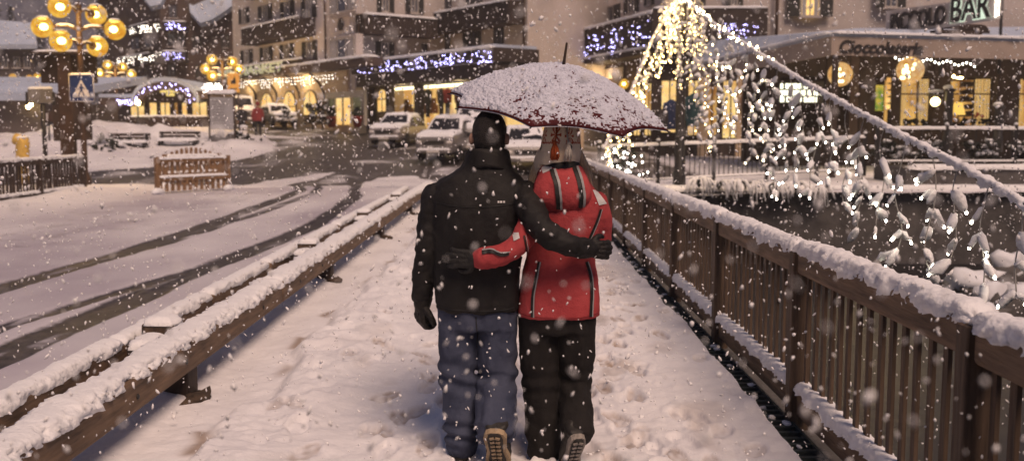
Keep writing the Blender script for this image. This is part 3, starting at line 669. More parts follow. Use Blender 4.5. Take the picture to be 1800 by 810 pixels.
# ---- rear wing between hotel and the next house
def wing():
    W3 = Fr(A.at(17.3, 0, -5.9)[:2], (.588, -.809)); W2 = Fr(A.at(17.3, 0, 0)[:2], (.809, .588))
    t = thing('house', A.at(22, 2, -6), 'grey house set back beside the hotel with two dark balconies meeting in its corner', 'house')
    mb = MB(); A.box(mb, 17.32, 25.9, 0, 14, -14, -5.9); A.box(mb, 17.31, 17.9, 0, 14, -5.9, -.02); mb.build('wall', M['wall_grey'], t)
    w2 = Fr(A.at(17.9, 0, 0)[:2], (.809, .588))
    w2.n = A.u.copy(); w2.o = A.at(17.9, 0, 0)
    for rc in ((660, 692, 74, 106), (662, 692, -10, 22), (712, 744, -8, 24)): window(w2, w2.rect(*rc), t, M['glass'], True)
    window(w2, w2.rect(741, 750, 78, 96), t, M['glass'], False, bars=0, framem=M['shutter'])
    for rc in ((779, 792, 58, 94), (815, 846, 57, 88), (869, 886, 49, 82)): window(W3, W3.rect(*rc), t, M['glass'], rc[1] - rc[0] > 20, framem=M['shutter'], bars=1)
    for rc in ((780, 794, -20, 20), (820, 848, -30, 8)): window(W3, W3.rect(*rc), t, M['glass'], False, framem=M['shutter'])
    s0, s1, z0, z1 = w2.rect(650, 770, 29, 59, 1.0); balcony(w2, .1, s1, z0, z1, 1.0, t)
    s0, s1, z0, z1 = W3.rect(790, 893, 9, 44, 1.0); balcony(W3, .9, s1, z0, z1, 1.0, t)
    q = MB(); s, z = W3.px(916, 40); q.tube([W3.at(8.4, 5, .08), W3.at(8.4, 13, .08)], .06, 8); q.build('drainpipe', M['brown_metal'], t)
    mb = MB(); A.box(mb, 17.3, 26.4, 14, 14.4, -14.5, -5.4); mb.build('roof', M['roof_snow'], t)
wing()
# ---- one storey shop with a deep fascia
def shop():
    t = thing('shop_pavilion', A.at(25, 1.5, 0), 'low shop with a dark fascia, lit display windows and strip lights below the grey house', 'shop')
    s0, zt = A.px(622, 110); s1, zt2 = A.px(866, 85); zt = (zt + zt2) / 2; zm = A.px(740, 120)[1]; zb = A.px(740, 145)[1]
    s0 = 17.5
    mb = MB(); A.box(mb, s0, s1, zm, zt, -2.6, 0); A.box(mb, s0 + .3, s1 - .12, zb, zm - .004, -2.5, -.12); f = mb.build('fascia', M['wood_balcony'], t)
    mb = MB(); A.box(mb, s0 + .05, s1 - .05, zt + .002, zt + .14, -2.5, -.05); mb.build('roof_snow', M['roof_snow'], t)
    cap('snow_cap', [A.at(s0, zt - .01, -.06), A.at(s1, zt - .01, -.06)], .14, .12, f, step=.25, n=9, mat_=M['snow_far'])
    cap('snow_cap', [A.at(s0, zm - .01, -.06), A.at(s1, zm - .01, -.06)], .05, .05, f, step=.25, n=9, mat_=M['snow_far'])
    g = float(ground(-5, 50)); mb = MB(); A.box(mb, s0, s1 - .1, g - 1, zb, -5.4, -4.2); A.box(mb, s0, s0 + 2.3, g - 1, zb - .003, -2.0, -1.2); mb.build('wall', M['wall_ochre'], t)
    mb = MB(); A.box(mb, s0 - .2, s1 - .1, g + .3, zb - .005, -3.0, -2.9); mb.build('back_wall', M['glass_shop'], t)
    mb = MB(); A.box(mb, s0, s1 - .1, g - 1, g + .42, -1.35, -1.1); mb.build('stall_riser', M['wood_dark'], t)
    for x, w in ((650, .22), (686, .16), (737, .2), (838, .26), (862, .2)):
        s, z = A.px(x, 180, -.9); q = MB(); A.box(q, s - w, s + w, g - .8, zb - .006, -1.08, -.7); q.build('post', M['wood_dark'], t)
    window(A, A.rect(666, 682, 158, 196, -1.2), t, M['glass_gold'], arch=True, d=-1.2)
    for x0, x1, ya, yb in ((691, 733, 153, 150), (741, 832, 150, 142)):
        a, z_ = A.px(x0, ya, -1.5); b, z2 = A.px(x1, yb, -1.5); q = MB(); zz = min((z_ + z2) / 2, zb - .12); q.tube([A.at(a, zz, -1.5), A.at(b, zz, -1.5)], .075, 8); q.build('strip_light', M['tube'], t)
    # goods on show behind the glass
    def dummy(x, yb, h, col, lab):
        s, z = A.px(x, yb, -1.9); z = max(z, g + .3); m = mat('display_cloth', col, .9, var=.3)
        d = thing('mannequin', A.at(s, z, -1.9), lab, 'mannequin', 'mannequins in the shop window'); c = A.at(s, z, -1.9); q = MB()
        torso(q, [(c.x, c.y, z + h * .42, .18, .12), (c.x, c.y, z + h * .6, .2, .13), (c.x, c.y, z + h * .8, .24, .13), (c.x, c.y, z + h * .88, .1, .09)], 16)
        for sg in (-1, 1): limb(q, [c + A.u * sg * .23 + Z3 * h * .82, c + A.u * sg * .3 + Z3 * h * .62, c + A.u * sg * .26 + Z3 * h * .45], [.07, .06, .05], 8, 8)
        q.build('coat', m, d); q = MB(); q.ball(c + Z3 * h * .95, (.085, .1, .12), 10, 8); q.build('head', M['sign_white'], d)
        q = MB()
        for sg in (-1, 1): limb(q, [c + A.u * sg * .1 + Z3 * h * .45, c + A.u * sg * .1 + Z3 * h * .22, c + A.u * sg * .1], [.09, .07, .06], 8, 8)
        q.build('trousers', M['black_metal'], d)
    for x, c, l in ((752, (.04, .035, .03), 'mannequin in dark coat at the narrow end of the shop window, beside the post'), (776, (.05, .045, .05), 'mannequin in grey coat next to the red one in the shop window'),
                    (787, (.26, .035, .03), 'mannequin in bright red coat in the lit shop window'), (806, (.12, .05, .03), 'mannequin in russet coat in the lit shop window near the umbrella')): dummy(x, 205, 1.6, c, l)
    for x0, x1, y0, y1, c in ((700, 722, 190, 206, (.10, .05, .02)), (745, 765, 185, 200, (.2, .08, .03)), (812, 828, 178, 200, (.08, .06, .03))):
        a, b, za, zc = A.rect(x0, x1, y0, y1, -2.4); q = MB(); A.box(q, a, b, za, zc, -2.6, -2.2)
        for k in range(5): A.box(q, a + (b - a) * k / 5 + .03, a + (b - a) * (k + .8) / 5, zc, zc + random.uniform(.2, .5), -2.5, -2.3)
        q.build('display_shelf', mat('display_goods', c, .8, var=.5, scale=3), t)
shop()
scatter_lights(A, (628, 113), (866, 88), 120, .05, .55, 'fairy_lights', M['bulb_violet'], 'violet fairy lights strung along the fascia of the low lit shop', .034, group='violet fairy lights on the facades')
# ---- the house on the river bank with its long terrace balcony
D1 = Fr((1.26, 63), (5.41, -16.5)); D2 = Fr((6.67, 46.5), (1, -.03))
def bankhouse():
    t = thing('house', (6.5, 50, .6), 'tall pale corner house behind the umbrella with a long dark balcony above its shops', 'house')
    b = D1.px(1152, 60)[0]; mb = MB()
    sA = D1.px(921, 50, -1.6)[0]
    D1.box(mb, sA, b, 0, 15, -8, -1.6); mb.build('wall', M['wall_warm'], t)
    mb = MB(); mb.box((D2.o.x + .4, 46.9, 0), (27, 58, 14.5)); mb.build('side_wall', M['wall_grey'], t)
    # long balcony front
    s1, zt = D1.px(1150, 20); s0, zt0 = D1.px(936, 76); zt = (zt + zt0) / 2; zb = (D1.px(936, 124)[1] + D1.px(1130, 80)[1]) / 2
    mb = MB(); D1.box(mb, s0, s1, zb - .28, zb, -1.595, 0); D1.box(mb, s0, s1, zb + .003, zt, -.12, -.02); q = mb.build('balcony', M['wood_balcony'], t)
    cap('snow_cap', [D1.at(s0, zt - .02, -.06), D1.at(s1, zt - .02, -.06)], .14, .14, q, step=.25, n=9, mat_=M['snow_far'])
    cap('snow_cap', [D1.at(s0, zb - .02, .03), D1.at(s1, zb - .02, .03)], .10, .11, q, step=.25, n=9, mat_=M['snow_far'])
    a0, z0 = D2.px(1196, 78, .3); a1, z1 = D2.px(1345, 16, .3); mb = MB(); D2.box(mb, -.3, a1, z0, z0 + .25, 0, .9); D2.box(mb, -.3, a1, z0 + .253, z1, .8, .9); q = mb.build('balcony', M['wood_balcony'], t)
    cap('snow_cap', [D2.at(-.3, z1 - .02, .85), D2.at(a1, z1 - .02, .85)], .10, .09, q, step=.25, n=9, mat_=M['snow_far'])
    for rc in ((1053, 1091, 12, 44), (1098, 1124, -16, 24), (1134, 1152, -30, 10)): window(D1, D1.rect(*rc, -1.6), t, M['glass'], True, d=-1.6)
    window(D1, D1.rect(972, 1004, -28, 5, -1.6), t, M['glass'], True, d=-1.6)
    for rc in ((1208, 1240, -26, 14), (1275, 1306, -26, 12)): window(D2, D2.rect(*rc, -.4), t, M['glass'], True, d=-.38)
    wl = window(D2, D2.rect(1384, 1464, -34, 30, -.4), t, M['glass_lit'], True, curtain=True, d=-.38); window(D2, D2.rect(1540, 1592, -34, 14, -.4), t, M['glass'], True, d=-.38)
    s, z = D2.px(1366, 10, -.3); q = MB(); q.tube([D2.at(s, 1, -.28), D2.at(s, 14, -.28)], .08, 8); q.build('drainpipe', M['brown_metal'], t)
    # shop front under the balcony: dark piers and lit glass
    mb = MB(); D1.box(mb, s0, s1, -.2, zb - .29, -1.59, -1.45); mb.build('shop_wall', M['wall_brown'], t)
    for x0, x1, y0, y1, m in ((1046, 1058, 170, 222, 'glass_lit'), (1084, 1100, 150, 215, 'glass_shop'), (1115, 1128, 150, 240, 'glass_gold'), (1134, 1150, 145, 240, 'glass_shop'), (1062, 1098, 118, 140, 'wall_grey')):
        window(D1, D1.rect(x0, x1, y0, y1, -1.45), t, M[m], d=-1.45, sill=False, framem=M['wood_dark'])
    mb = MB(); D2.box(mb, -.2, 7.2, -.2, z0 - .003, -.38, -.2); mb.build('shop_wall', M['wood_dark'], t)
    for x0, x1, y0, y1, m in ((1160, 1193, 140, 235, 'glass_gold'), (1207, 1232, 140, 240, 'glass_shop'), (1240, 1262, 150, 240, 'glass_bar'), (1268, 1300, 140, 245, 'glass_shop'), (1306, 1330, 150, 240, 'glass_bar'), (1330, 1352, 118, 240, 'glass_shop')):
        window(D2, D2.rect(x0, x1, y0, y1, -.2), t, M[m], d=-.2, sill=False, framem=M['wood_dark'])
    for x in (1236, 1303):
        s, z = D2.px(x, 180, 0); q = MB(); D2.box(q, s - .22, s + .22, -.2, z0 - .004, -.19, .15); q.build('pier', M['wall_ochre'], t)
    # amber wall lamp
    s, z = D1.px(995, 50, -1.3); c = D1.at(s, z, -1.2); l = thing('wall_lamp', c, 'small amber wall lamp on the pale wall above the umbrella tip', 'lamp')
    q = MB(); q.lathe([(.05, .42), (.30, .34), (.42, .16), (.44, .0), (.36, -.06)], c, 16); q.build('lamp_shade', M['globe'], l)
    q = MB(); q.ball(c + Z3 * -.02, .13, 10, 8); q.build('bulb', M['bulb_amber'], l); q = MB(); q.tube([c + Z3 * .42, D1.at(s, z + .5, -1.59)], .03, 6); q.build('bracket', M['black_metal'], l)
    s, z = D1.px(1103, 148, -1.2); c = D1.at(s, z, -1.0); l = thing('wall_lamp', c, 'dim amber wall lamp on the shop front just above the snowy umbrella slope', 'lamp')
    q = MB(); q.ball(c, .26, 12, 8); q.build('lamp_shade', M['globe'], l); q = MB(); q.ball(c, .09, 8, 6); q.build('bulb', M['bulb_amber'], l)
    # coats for sale outside the shop
    for x, y0, y1, c, n in ((1180, 175, 228, (.03, .05, .13), 'dark blue'), (1218, 165, 222, (.06, .16, .17), 'teal'), (1322, 150, 188, (.55, .12, .03), 'orange'), (1170, 190, 225, (.05, .04, .04), 'black'), (1345, 165, 195, (.03, .07, .09), 'slate blue')):
        a, b, za, zz = D2.rect(x - 13, x + 13, y0, y1, .4); p = D2.at((a + b) / 2, za, .4); o = thing('hanging_coat', p, n + ' coat hanging outside the lit shop beyond the dark pole', 'coat', 'coats outside the shop')
        q = MB(); h = zz - za; torso(q, [(p.x, p.y, za, .30, .12), (p.x, p.y, za + h * .5, .29, .13), (p.x, p.y, za + h * .85, .30, .12), (p.x, p.y, zz, .08, .07)], 16)
        for sg in (-1, 1): limb(q, [(p.x + sg * .28, p.y, za + h * .86), (p.x + sg * .36, p.y, za + h * .5), (p.x + sg * .34, p.y, za + h * .2)], [.09, .08, .07], 8, 8)
        q.build('cloth', mat('coat_cloth', c, .9, var=.3, scale=5), o); q = MB(); q.tube([(p.x, p.y, zz - .02), (p.x, p.y, zz + .12), (p.x + .05, p.y, zz + .16)], .012, 6); q.build('hanger', M['chrome'], o)
bankhouse()
for p_, e_ in ((D1.at(9, 4.6, -1.0), 60), (D1.at(15, 4.4, -1.0), 70), (D2.at(2.5, 3.4, -.9), 60), (Vector((12.5, 34.5, 3.7)), 60), (Vector((17, 34.5, 3.7)), 60)):
    pl = bpy.data.lights.new('shop_light', 'POINT'); pl.energy = e_; pl.color = (1, .66, .30); pl.shadow_soft_size = .3; po = bpy.data.objects.new('shop_light', pl); COL.objects.link(po); po.location = p_
scatter_lights(D1, (940, 86), (1148, 34), 150, .03, 1.25, 'fairy_lights', M['bulb_violet'], 'violet fairy lights on the long balcony of the corner house above the umbrella', .034, group='violet fairy lights on the facades')
scatter_lights(D2, (1262, 40), (1338, 44), 46, 1.0, .75, 'fairy_lights', M['bulb_violet'], 'two small clusters of violet fairy lights on the balcony beyond the garland pole', .03, group='violet fairy lights on the facades')
# ---- the bar with its awning
B = Fr((8.0, 37.2), (1, .05))
def bar():
    t = thing('bar_building', (15, 36, .5), 'low dark wooden bar with lit curtained windows under a wide snow covered awning', 'bar')
    K = Vector((9.5, 30.0, 0)); zt = P(1455, 64, 30.0).z; zb = P(1455, 97, 30.0).z; Lf = Vector((7.9, 44.5, 0)); Rt = Vector((27, 34.9, 0))
    F1 = Fr(K[:2], (Rt - K)[:2]); F2 = Fr(Lf[:2], (K - Lf)[:2])
    mb = MB(); l1 = (Rt - K).length; l2 = (K - Lf).length
    F1.box(mb, 0, l1, zb, zt, -.06, 0); F2.n = -F2.n if F2.n.x > 0 else F2.n; F2.box(mb, 0, l2 - .004, zb, zt, -.06, -.001); fa = mb.build('awning', M['fascia'], t)
    # roof: slopes from the fascia up to the house
    zr = zt + 1.05; V = [K + Z3 * zt, Rt + Z3 * zt, Vector((27, 44.5, zr + .6)), Vector((13.5, 39.5, zr)), Vector((8.8, 45, zr)), Lf + Z3 * zt]
    V2 = [v + Z3 * .14 for v in V]; mb = MB(); mb.add(V + V2, [(0, 1, 2, 3), (0, 3, 4, 5), (6, 9, 8, 7), (6, 11, 10, 9), (0, 6, 7, 1), (5, 11, 6, 0)]); mb.build('roof', M['roof_snow'], t)
    cap('snow_cap', [K + Z3 * (zt + .1), Rt + Z3 * (zt + .1)], .10, .07, fa, step=.25, n=9, mat_=M['snow_far']); cap('snow_cap', [Lf + Z3 * (zt + .08), K + Z3 * (zt + .08)], .12, .09, fa, step=.25, n=9, mat_=M['snow_far'])
    s, z = F1.px(1475, 93, .01); s1, z1 = F1.px(1622, 96, .01); lettering('lettering', 'Cioccolateria', F1, s, (z + z1) / 2 - .02, s1 - s, .012, M['letter_dark'], fa, height=.40, shear=.25, bold=.03, depth=.03)
    a, z_ = F1.px(1655, 76, .05); b, z2 = F1.px(1732, 78, .05); q = MB(); F1.box(q, a, b, zt + .15, zt + .30, -.5, -.1); q.build('roof_gutter', M['wood_dark'], t)
    q = MB(); c = P(1722, 62, 33); q.tube([c, c + Vector((.1, 2.5, .3))], .34, 12); q.build('awning_roller', M['wood_dark'], t)
    q = MB(); q.box((9.62, 30.12, .2), (9.78, 30.28, zb - .01)); q.build('awning_post', M['wood_dark'], t)
    zc = 4.6; mb = MB(); B.box(mb, -.2, 22, .1, zc, -.6, -.4)
    # wooden front: piers between the openings
    def pier(x0, x1, m='wood_dark', d=-.05):
        a = B.px(x0, 180, d)[0]; b = B.px(x1, 180, d)[0]; q = MB(); B.box(q, a, b, .3, zc - .01, -.39, d); q.build('pier', M[m], t)
    mb = MB(); mb2 = MB(); B.box(mb, -.2, 22, .1, zc, -3.6, -3.4); mb = MB(); B.box(mb, 1.55, 22, .1, zc, -3.6, -3.4); mb.build('back_wall', M['wood_dark'], t)
    mb = MB(); zf = B.px(1650, 135, 0)[1]; B.box(mb, 1.55, 22, zf, zc, -.5, -.1); mb.build('lintel', M['wood_dark'], t)
    mb = MB(); zs = B.px(1650, 226, 0)[1]; B.box(mb, 1.55, 22, 0, zs, -.5, -.12); mb.build('parapet', M['wood_dark'], t)
    for x0, x1, m in ((1362, 1371, 'wood_dark'), (1452, 1464, 'wood_dark'), (1494, 1509, 'wall_brown'), (1511, 1537, 'wood_dark'), (1567, 1584, 'wood_dark'), (1641, 1670, 'wood_dark'), (1752, 1792, 'wood_dark'), (1840, 1870, 'wood_dark')): pier(x0, x1, m)
    for x0, x1 in ((1464, 1494), (1583, 1642), (1669, 1753), (1791, 1842), (1371, 1452)):
        a, b, za, zz = B.rect(x0, x1, 138, 228, -.42); q = MB(); B.box(q, a, b, za, zz, -1.9, -1.84)
        w = q.build('lit_room', M['wood_balcony' if x0 in (1371, 1464) else 'glass_bar'], t)
        if x0 > 1500:
            q = MB()
            for e0, e1 in ((0, .34), (.66, 1)) if x0 != 1669 else ((.64, .98),):
                for k in range(9): 
                    c0 = a + (b - a) * (e0 + (e1 - e0) * k / 9); B.box(q, c0, c0 + (b - a) * (e1 - e0) / 9 * .8, za + .05, zz, -.95 - .05 * (k % 2), -.9 - .05 * (k % 2))
            q.build('curtain', emissive('lit_curtain', (.75, .40, .115), .72, sample=False, color2=(1, .66, .26), scale=5, stretch=(6, 6, .3)), w)
            q = MB(); B.box(q, a, b, (za + zz) / 2 + .35, (za + zz) / 2 + .40, -.45, -.41); 
            B.box(q, (a + b) / 2 - .03, (a + b) / 2 + .03, za, zz, -.45, -.412); q.build('glazing_bar', M['wood_dark'], w)
    # bookcase in the second window
    a, b, za, zz = B.rect(1692, 1719, 140, 205, -1.4); q = MB()
    for k in range(6): B.box(q, a, b, za + (zz - za) * k / 5, za + (zz - za) * k / 5 + .05, -1.7, -1.3)
    for k in range(5):
        for j in range(9): B.box(q, a + (b - a) * j / 9, a + (b - a) * (j + .8) / 9, za + (zz - za) * k / 5 + .053, za + (zz - za) * (k + random.uniform(.5, .85)) / 5, -1.65, -1.4)
    q.build('bookcase', M['wood_balcony'], t)
    for x0, x1 in ((1585, 1640), (1672, 1750)):
        a, b, za, zz = B.rect(x0, x1, 210, 226, -.7); q = MB(); B.box(q, a + .1, b - .1, za, za + .12, -1.1, -.6)
        for k in range(26): q.ball(B.at(a + .2 + (b - a - .4) * random.random(), za + .15 + random.random() * .2, -.85 + random.uniform(-.15, .15)), random.uniform(.05, .11), 6, 5, 0, .4, k)
        q.build('window_plants', M['bush'], t)
    q = MB()
    for k in range(9): q.ball(B.at(B.px(1718, 204, -.7)[0] + random.uniform(-.25, .25), B.px(1718, 204, -.7)[1] + random.uniform(-.06, .1), -.7), .05, 6, 5)
    q.build('red_flowers', mat('petals', (.45, .03, .03), .7), t)
    a, b, za, zz = B.rect(1539, 1552, 150, 195, -.03); q = MB(); B.box(q, a, b, za, zz, -.04, .02); q.build('poster', emissive('poster', (.9, .62, .08), .75, color2=(.16, .30, .05), scale=4, sample=False), t)
    a, b, za, zz = B.rect(1558, 1565, 134, 192, -.03); q = MB()
    for k in range(5): B.box(q, a, b, za + (zz - za) * k / 5, za + (zz - za) * (k + .75) / 5, -.04, .0)
    q.build('door_panes', M['glass_lit'], t)
    return F1, F2
F1, F2 = bar()
def bar_things():
    # lit name board on the roof
    p0 = P(1556, 58, 35.5); p1 = P(1757, 30, 32.0); f = Fr(p0[:2], (p1 - p0)[:2]); w = ((p1 - p0).xy).length
    t = thing('name_board', p0, 'grey roof board with dark sign letters, the last three outlined in white light', 'sign')
    zb = p0.z - .12; rise = 0.045
    mb = MB(); z1 = P(1757, 34, 32).z; zt = P(1757, -8, 32).z; zt0 = P(1556, 20, 35.5).z
    ax = f.u; o = f.at(0, 0, -.05); sg = 1 if f.u.cross(Z3).dot(f.n) > 0 else -1
    mb.prism([(0, zb), (w, z1), (w, zt), (0, zt0)] if sg > 0 else [(0, zb), (-w, z1), (-w, zt), (0, zt0)], o, f.u * sg, Z3, .04); mb.build('board', M['wall_grey'], t)
    rs = (z1 - zb) / w
    lettering('lettering', 'PICCOLO', f, w * .06, zb + rs * w * .06 + .10, w * .50, .02, M['letter_dark'], t, height=.62, bold=.03, rise=rs, depth=.08)
    s = w * .60; lettering('lettering', 'BAR', f, s, zb + rs * s + .12, w * .33, .022, M['letter_dark'], t, height=.80, bold=.02, rise=rs, depth=.03)
    lettering('glowing_edge', 'BAR', f, s - .03, zb + rs * s + .085, w * .33 + .06, -.008, emissive('sign_glow', (.86, 1, .78), .95, sample=False), t, height=.87, bold=.06, rise=rs, depth=.02)
    mb = MB(); mb.tube([f.at(w, 3.5, -.1), f.at(w, zt + .2, -.1)], .05, 8); mb.build('support_post', M['steel'], t); mb = MB(); mb.tube([f.at(w * .5, 3.5, -.15), f.at(w * .5, zb + .8, -.15)], .05, 8); mb.build('support_post', M['steel'], t)
    mb = MB()
    for k in range(16): mb.ball(f.at(w - .12 + .1 * (k % 2), z1 + .1 + (zt - z1 - .2) * k / 16, .04), .02, 6, 4)
    o = mb.build('edge_bulbs', M['bulb_white'], t)
    # hanging globe lamps, woven shades with bulbs inside
    for px, py, Y, r, lab in ((1477, 131, 35.0, .42, 'smaller glowing woven globe lamp half hidden by the awning post'), (1600, 124, 31.8, .42, 'large glowing woven globe lamp hanging from the bar awning')):
        c = P(px, py, Y); l = thing('globe_lamp', c, lab, 'lamp', 'globe lamps at the bar')
        q = MB(); q.ball(c, r, 20, 14); q.build('shade', glowglass('woven_shade', (1.0, .58, .17), 1.0, .35), l); q = MB()
        for k in range(11): q.ball(c + Vector((random.uniform(-.22, .22), random.uniform(-.22, .22), random.uniform(-.26, .2))), .055, 8, 6)
        q.build('bulb_cluster', M['bulb_white'], l); q = MB(); q.tube([c + Z3 * r, c + Z3 * (r + .35)], .015, 6); q.build('cord', M['black_metal'], l)
        pl = bpy.data.lights.new('globe_light', 'POINT'); pl.energy = 35; pl.color = (1, .72, .36); pl.shadow_soft_size = .4; po = bpy.data.objects.new('globe_light', pl); COL.objects.link(po); po.location = c - Z3 * .1 + Vector((0, -.55, -.1)); 
    # table lamp, wall lantern, chandelier
    c = P(1684, 203, 37.0); l = thing('table_lamp', c, 'small table lamp with yellow cone shade inside the bar window', 'lamp')
    q = MB(); q.lathe([(.26, .02), (.24, .06), (.15, .46), (.12, .48)], c, 16); q.build('lamp_shade', emissive('lamp_shade', (1, .60, .13), 1.2, sample=False), l); q = MB(); q.lathe([(.10, -.32), (.09, -.28), (.03, -.2), (.03, .03)], c, 10); q.build('base', M['brown_metal'], l)
    c = P(1644, 179, 33.0); l = thing('lantern', c, 'round white lantern with a snowy cap beside the terrace lamp post', 'lantern')
    q = MB(); q.ball(c, .15, 12, 9); q.build('bulb', emissive('lantern_bulb', (1, .74, .32), 9, sample=False), l); q = MB(); q.lathe([(.28, .2), (.22, .26), (.03, .34)], c, 12); q.build('hood', M['black_metal'], l); q = MB(); q.ball(c + Z3 * .33, (.26, .26, .07), 10, 6); q.build('snow_cap', M['snow_far'], l)
    q = MB(); q.tube([c + Vector((.0, 0, .22)), c + Vector((.28, 0, .24)), c + Vector((.38, 0, .0)), c + Vector((.38, 0, -.2))], .025, 6); q.build('bracket', M['black_metal'], l)
    for px, py0, py1, Y, lab in ((1666, 157, 240, 32.6, 'short dark terrace post with a snowy knob beside the round lantern'), (1754, 187, 240, 32.4, 'short dark terrace post with a snowy knob in front of the dark pier')):
        a = P(px, py1, Y); b = P(px, py0, Y); l = thing('terrace_post', a, lab, 'post', 'terrace posts at the bar'); q = MB(); q.lathe([(.16, -.5), (.16, 0), (.13, .05), (.13, b.z - a.z - .1), (.19, b.z - a.z - .06), (.19, b.z - a.z), (.05, b.z - a.z + .04)], a, 12); q.build('shaft', M['black_metal'], l)
        q = MB(); q.ball(b + Z3 * .06, (.16, .16, .09), 10, 6, 0, .2); q.build('snow_cap', M['snow_far'], l)
    c = P(1666, 141, 38.2); l = thing('chandelier', c, 'ring chandelier of small white bulbs inside the bar', 'chandelier'); q = MB(); q.tube([c + Vector((.5 * math.cos(k * .3927), .5 * math.sin(k * .3927), 0)) for k in range(17)], .03, 6); q.tube([c, c + Z3 * .6], .02, 6); q.build('ring', M['brown_metal'], l); q = MB()
    for k in range(12): q.ball(c + Vector((.5 * math.cos(k * .5236), .5 * math.sin(k * .5236), .06 + .05 * (k % 2))), .05, 6, 5)
    q.build('bulbs', M['bulb_warm'], l)
    pts = [P(1574 + 139 * k / 20, 102 + 13 * k / 20 + 3 * math.sin(k * 1.3), 33) for k in range(21)]
    bulbs('fairy_lights', pts, .026, M['bulb_white'], 'short row of white bulbs under the bar awning beside the globe lamp', 'fairy lights', None, [pts])
    # lit menu panel in the dark doorway: three glowing lines
    f = B; a, b, za, zz = f.rect(1372, 1446, 146, 181, .3); l = thing('lit_menu_sign', f.at((a + b) / 2, za, .3), 'white glowing panel of three bright text lines in the dark bar doorway', 'lit sign'); q = MB(); f.box(q, a - .05, b + .05, za - .05, zz + .05, .2, .26); q.build('panel', M['letter_dark'], l); q = MB()
    for k in range(3):
        x = a; z0 = za + (zz - za) * (2 - k) / 3
        end = b - (0.5 if k == 0 else .12 if k == 2 else 0)
        while x < end - .05:
            wd = random.uniform(.07, .17); f.box(q, x, min(end, x + wd), z0 + .03, z0 + (zz - za) / 3 - .025, .265, .28); x += wd + random.choice((.025, .03, .09))
    q.build('glowing_lines', M['neon'], l)
bar_things()
# ------------------------------------------------------------------ the couple
PY = 5.12
def sec(px, py, half, ry, Y=PY):
    p = P(px, py, Y); w = (P(px + half, py, Y) - p).x; return (p.x, p.y, p.z, w, ry)
def cloth(name, c1, c2, bump=.16, rough=.85, scale=5, fine=120):
    return mat(name, c1, rough, scale=scale, color2=c2, bump=bump, bscale=fine, spec=.3)
M['skin'] = mat('skin', (.42, .25, .18), .55, var=.1, scale=12, sss=.1)
M['hair_black'] = mat('short_black_hair', (.006, .005, .005), .7, scale=60, color2=(.02, .016, .014), bump=.9, bscale=160)
M['hair_fair'] = mat('long_fair_hair', (.55, .40, .24), .6, scale=16, color2=(.80, .62, .42), stretch=(3, 3, .4), bump=.6, bscale=60)
M['jacket_black'] = cloth('black_jacket_cloth', (.008, .0075, .008), (.020, .0185, .0185), rough=.7)
M['trousers_navy'] = cloth('navy_trouser_cloth', (.034, .043, .078), (.075, .087, .135))
M['trousers_black'] = cloth('black_trouser_cloth', (.008, .007, .007), (.017, .015, .0145))
M['jacket_red'] = cloth('red_jacket_cloth', (.34, .040, .046), (.46, .072, .078), bump=.25)
M['patch_white'] = cloth('white_patch_cloth', (.62, .60, .60), (.7, .68, .68))
M['grey_tape'] = mat('reflective_tape', (.30, .30, .31), .4, var=.1)
M['black_tape'] = mat('black_tape', (.01, .01, .01), .6)
M['glove'] = cloth('black_glove_leather', (.010, .009, .009), (.022, .020, .019), bump=.3, rough=.55)
M['glove_grey'] = cloth('dark_grey_glove', (.014, .014, .014), (.03, .03, .03), bump=.3, rough=.6)
M['boot'] = mat('boot_leather', (.012, .011, .010), .6, scale=9, color2=(.03, .027, .025), bump=.3)
M['sole_tan'] = mat('tan_rubber', (.36, .27, .17), .7, var=.2, scale=18, bump=.5)
M['sole_grey'] = mat('grey_rubber', (.30, .27, .24), .75, var=.3, scale=30, bump=.8)
M['cream'] = mat('cream_wool', (.62, .54, .44), .95, var=.1, scale=40, bump=.7, bscale=150)
M['tassel_orange'] = mat('orange_wool', (.52, .10, .025), .95, var=.25, scale=30, stretch=(3, 3, .5), bump=.8, bscale=90)
M['tassel_white'] = mat('white_wool', (.66, .60, .53), .95, var=.12, scale=30, stretch=(3, 3, .5), bump=.8, bscale=90)
def folds(amp, sx, sz, seed, lo=.0, extra=None):
    def f(V, N):
        q = V * [sx, sx, sz] + seed
        w = fbm(q + .25 * fbm(V * 4 + seed, 2)[:, None], 3); r = 1 - np.abs(fbm(q * 1.3 + 9, 2)) * 1.6
        d = amp * (.55 * w + .45 * np.clip(r, -.4, 1)) + .0015 * fbm(V * 60, 2)
        if extra is not None: d = d + extra(V, N)
        return d
    return f
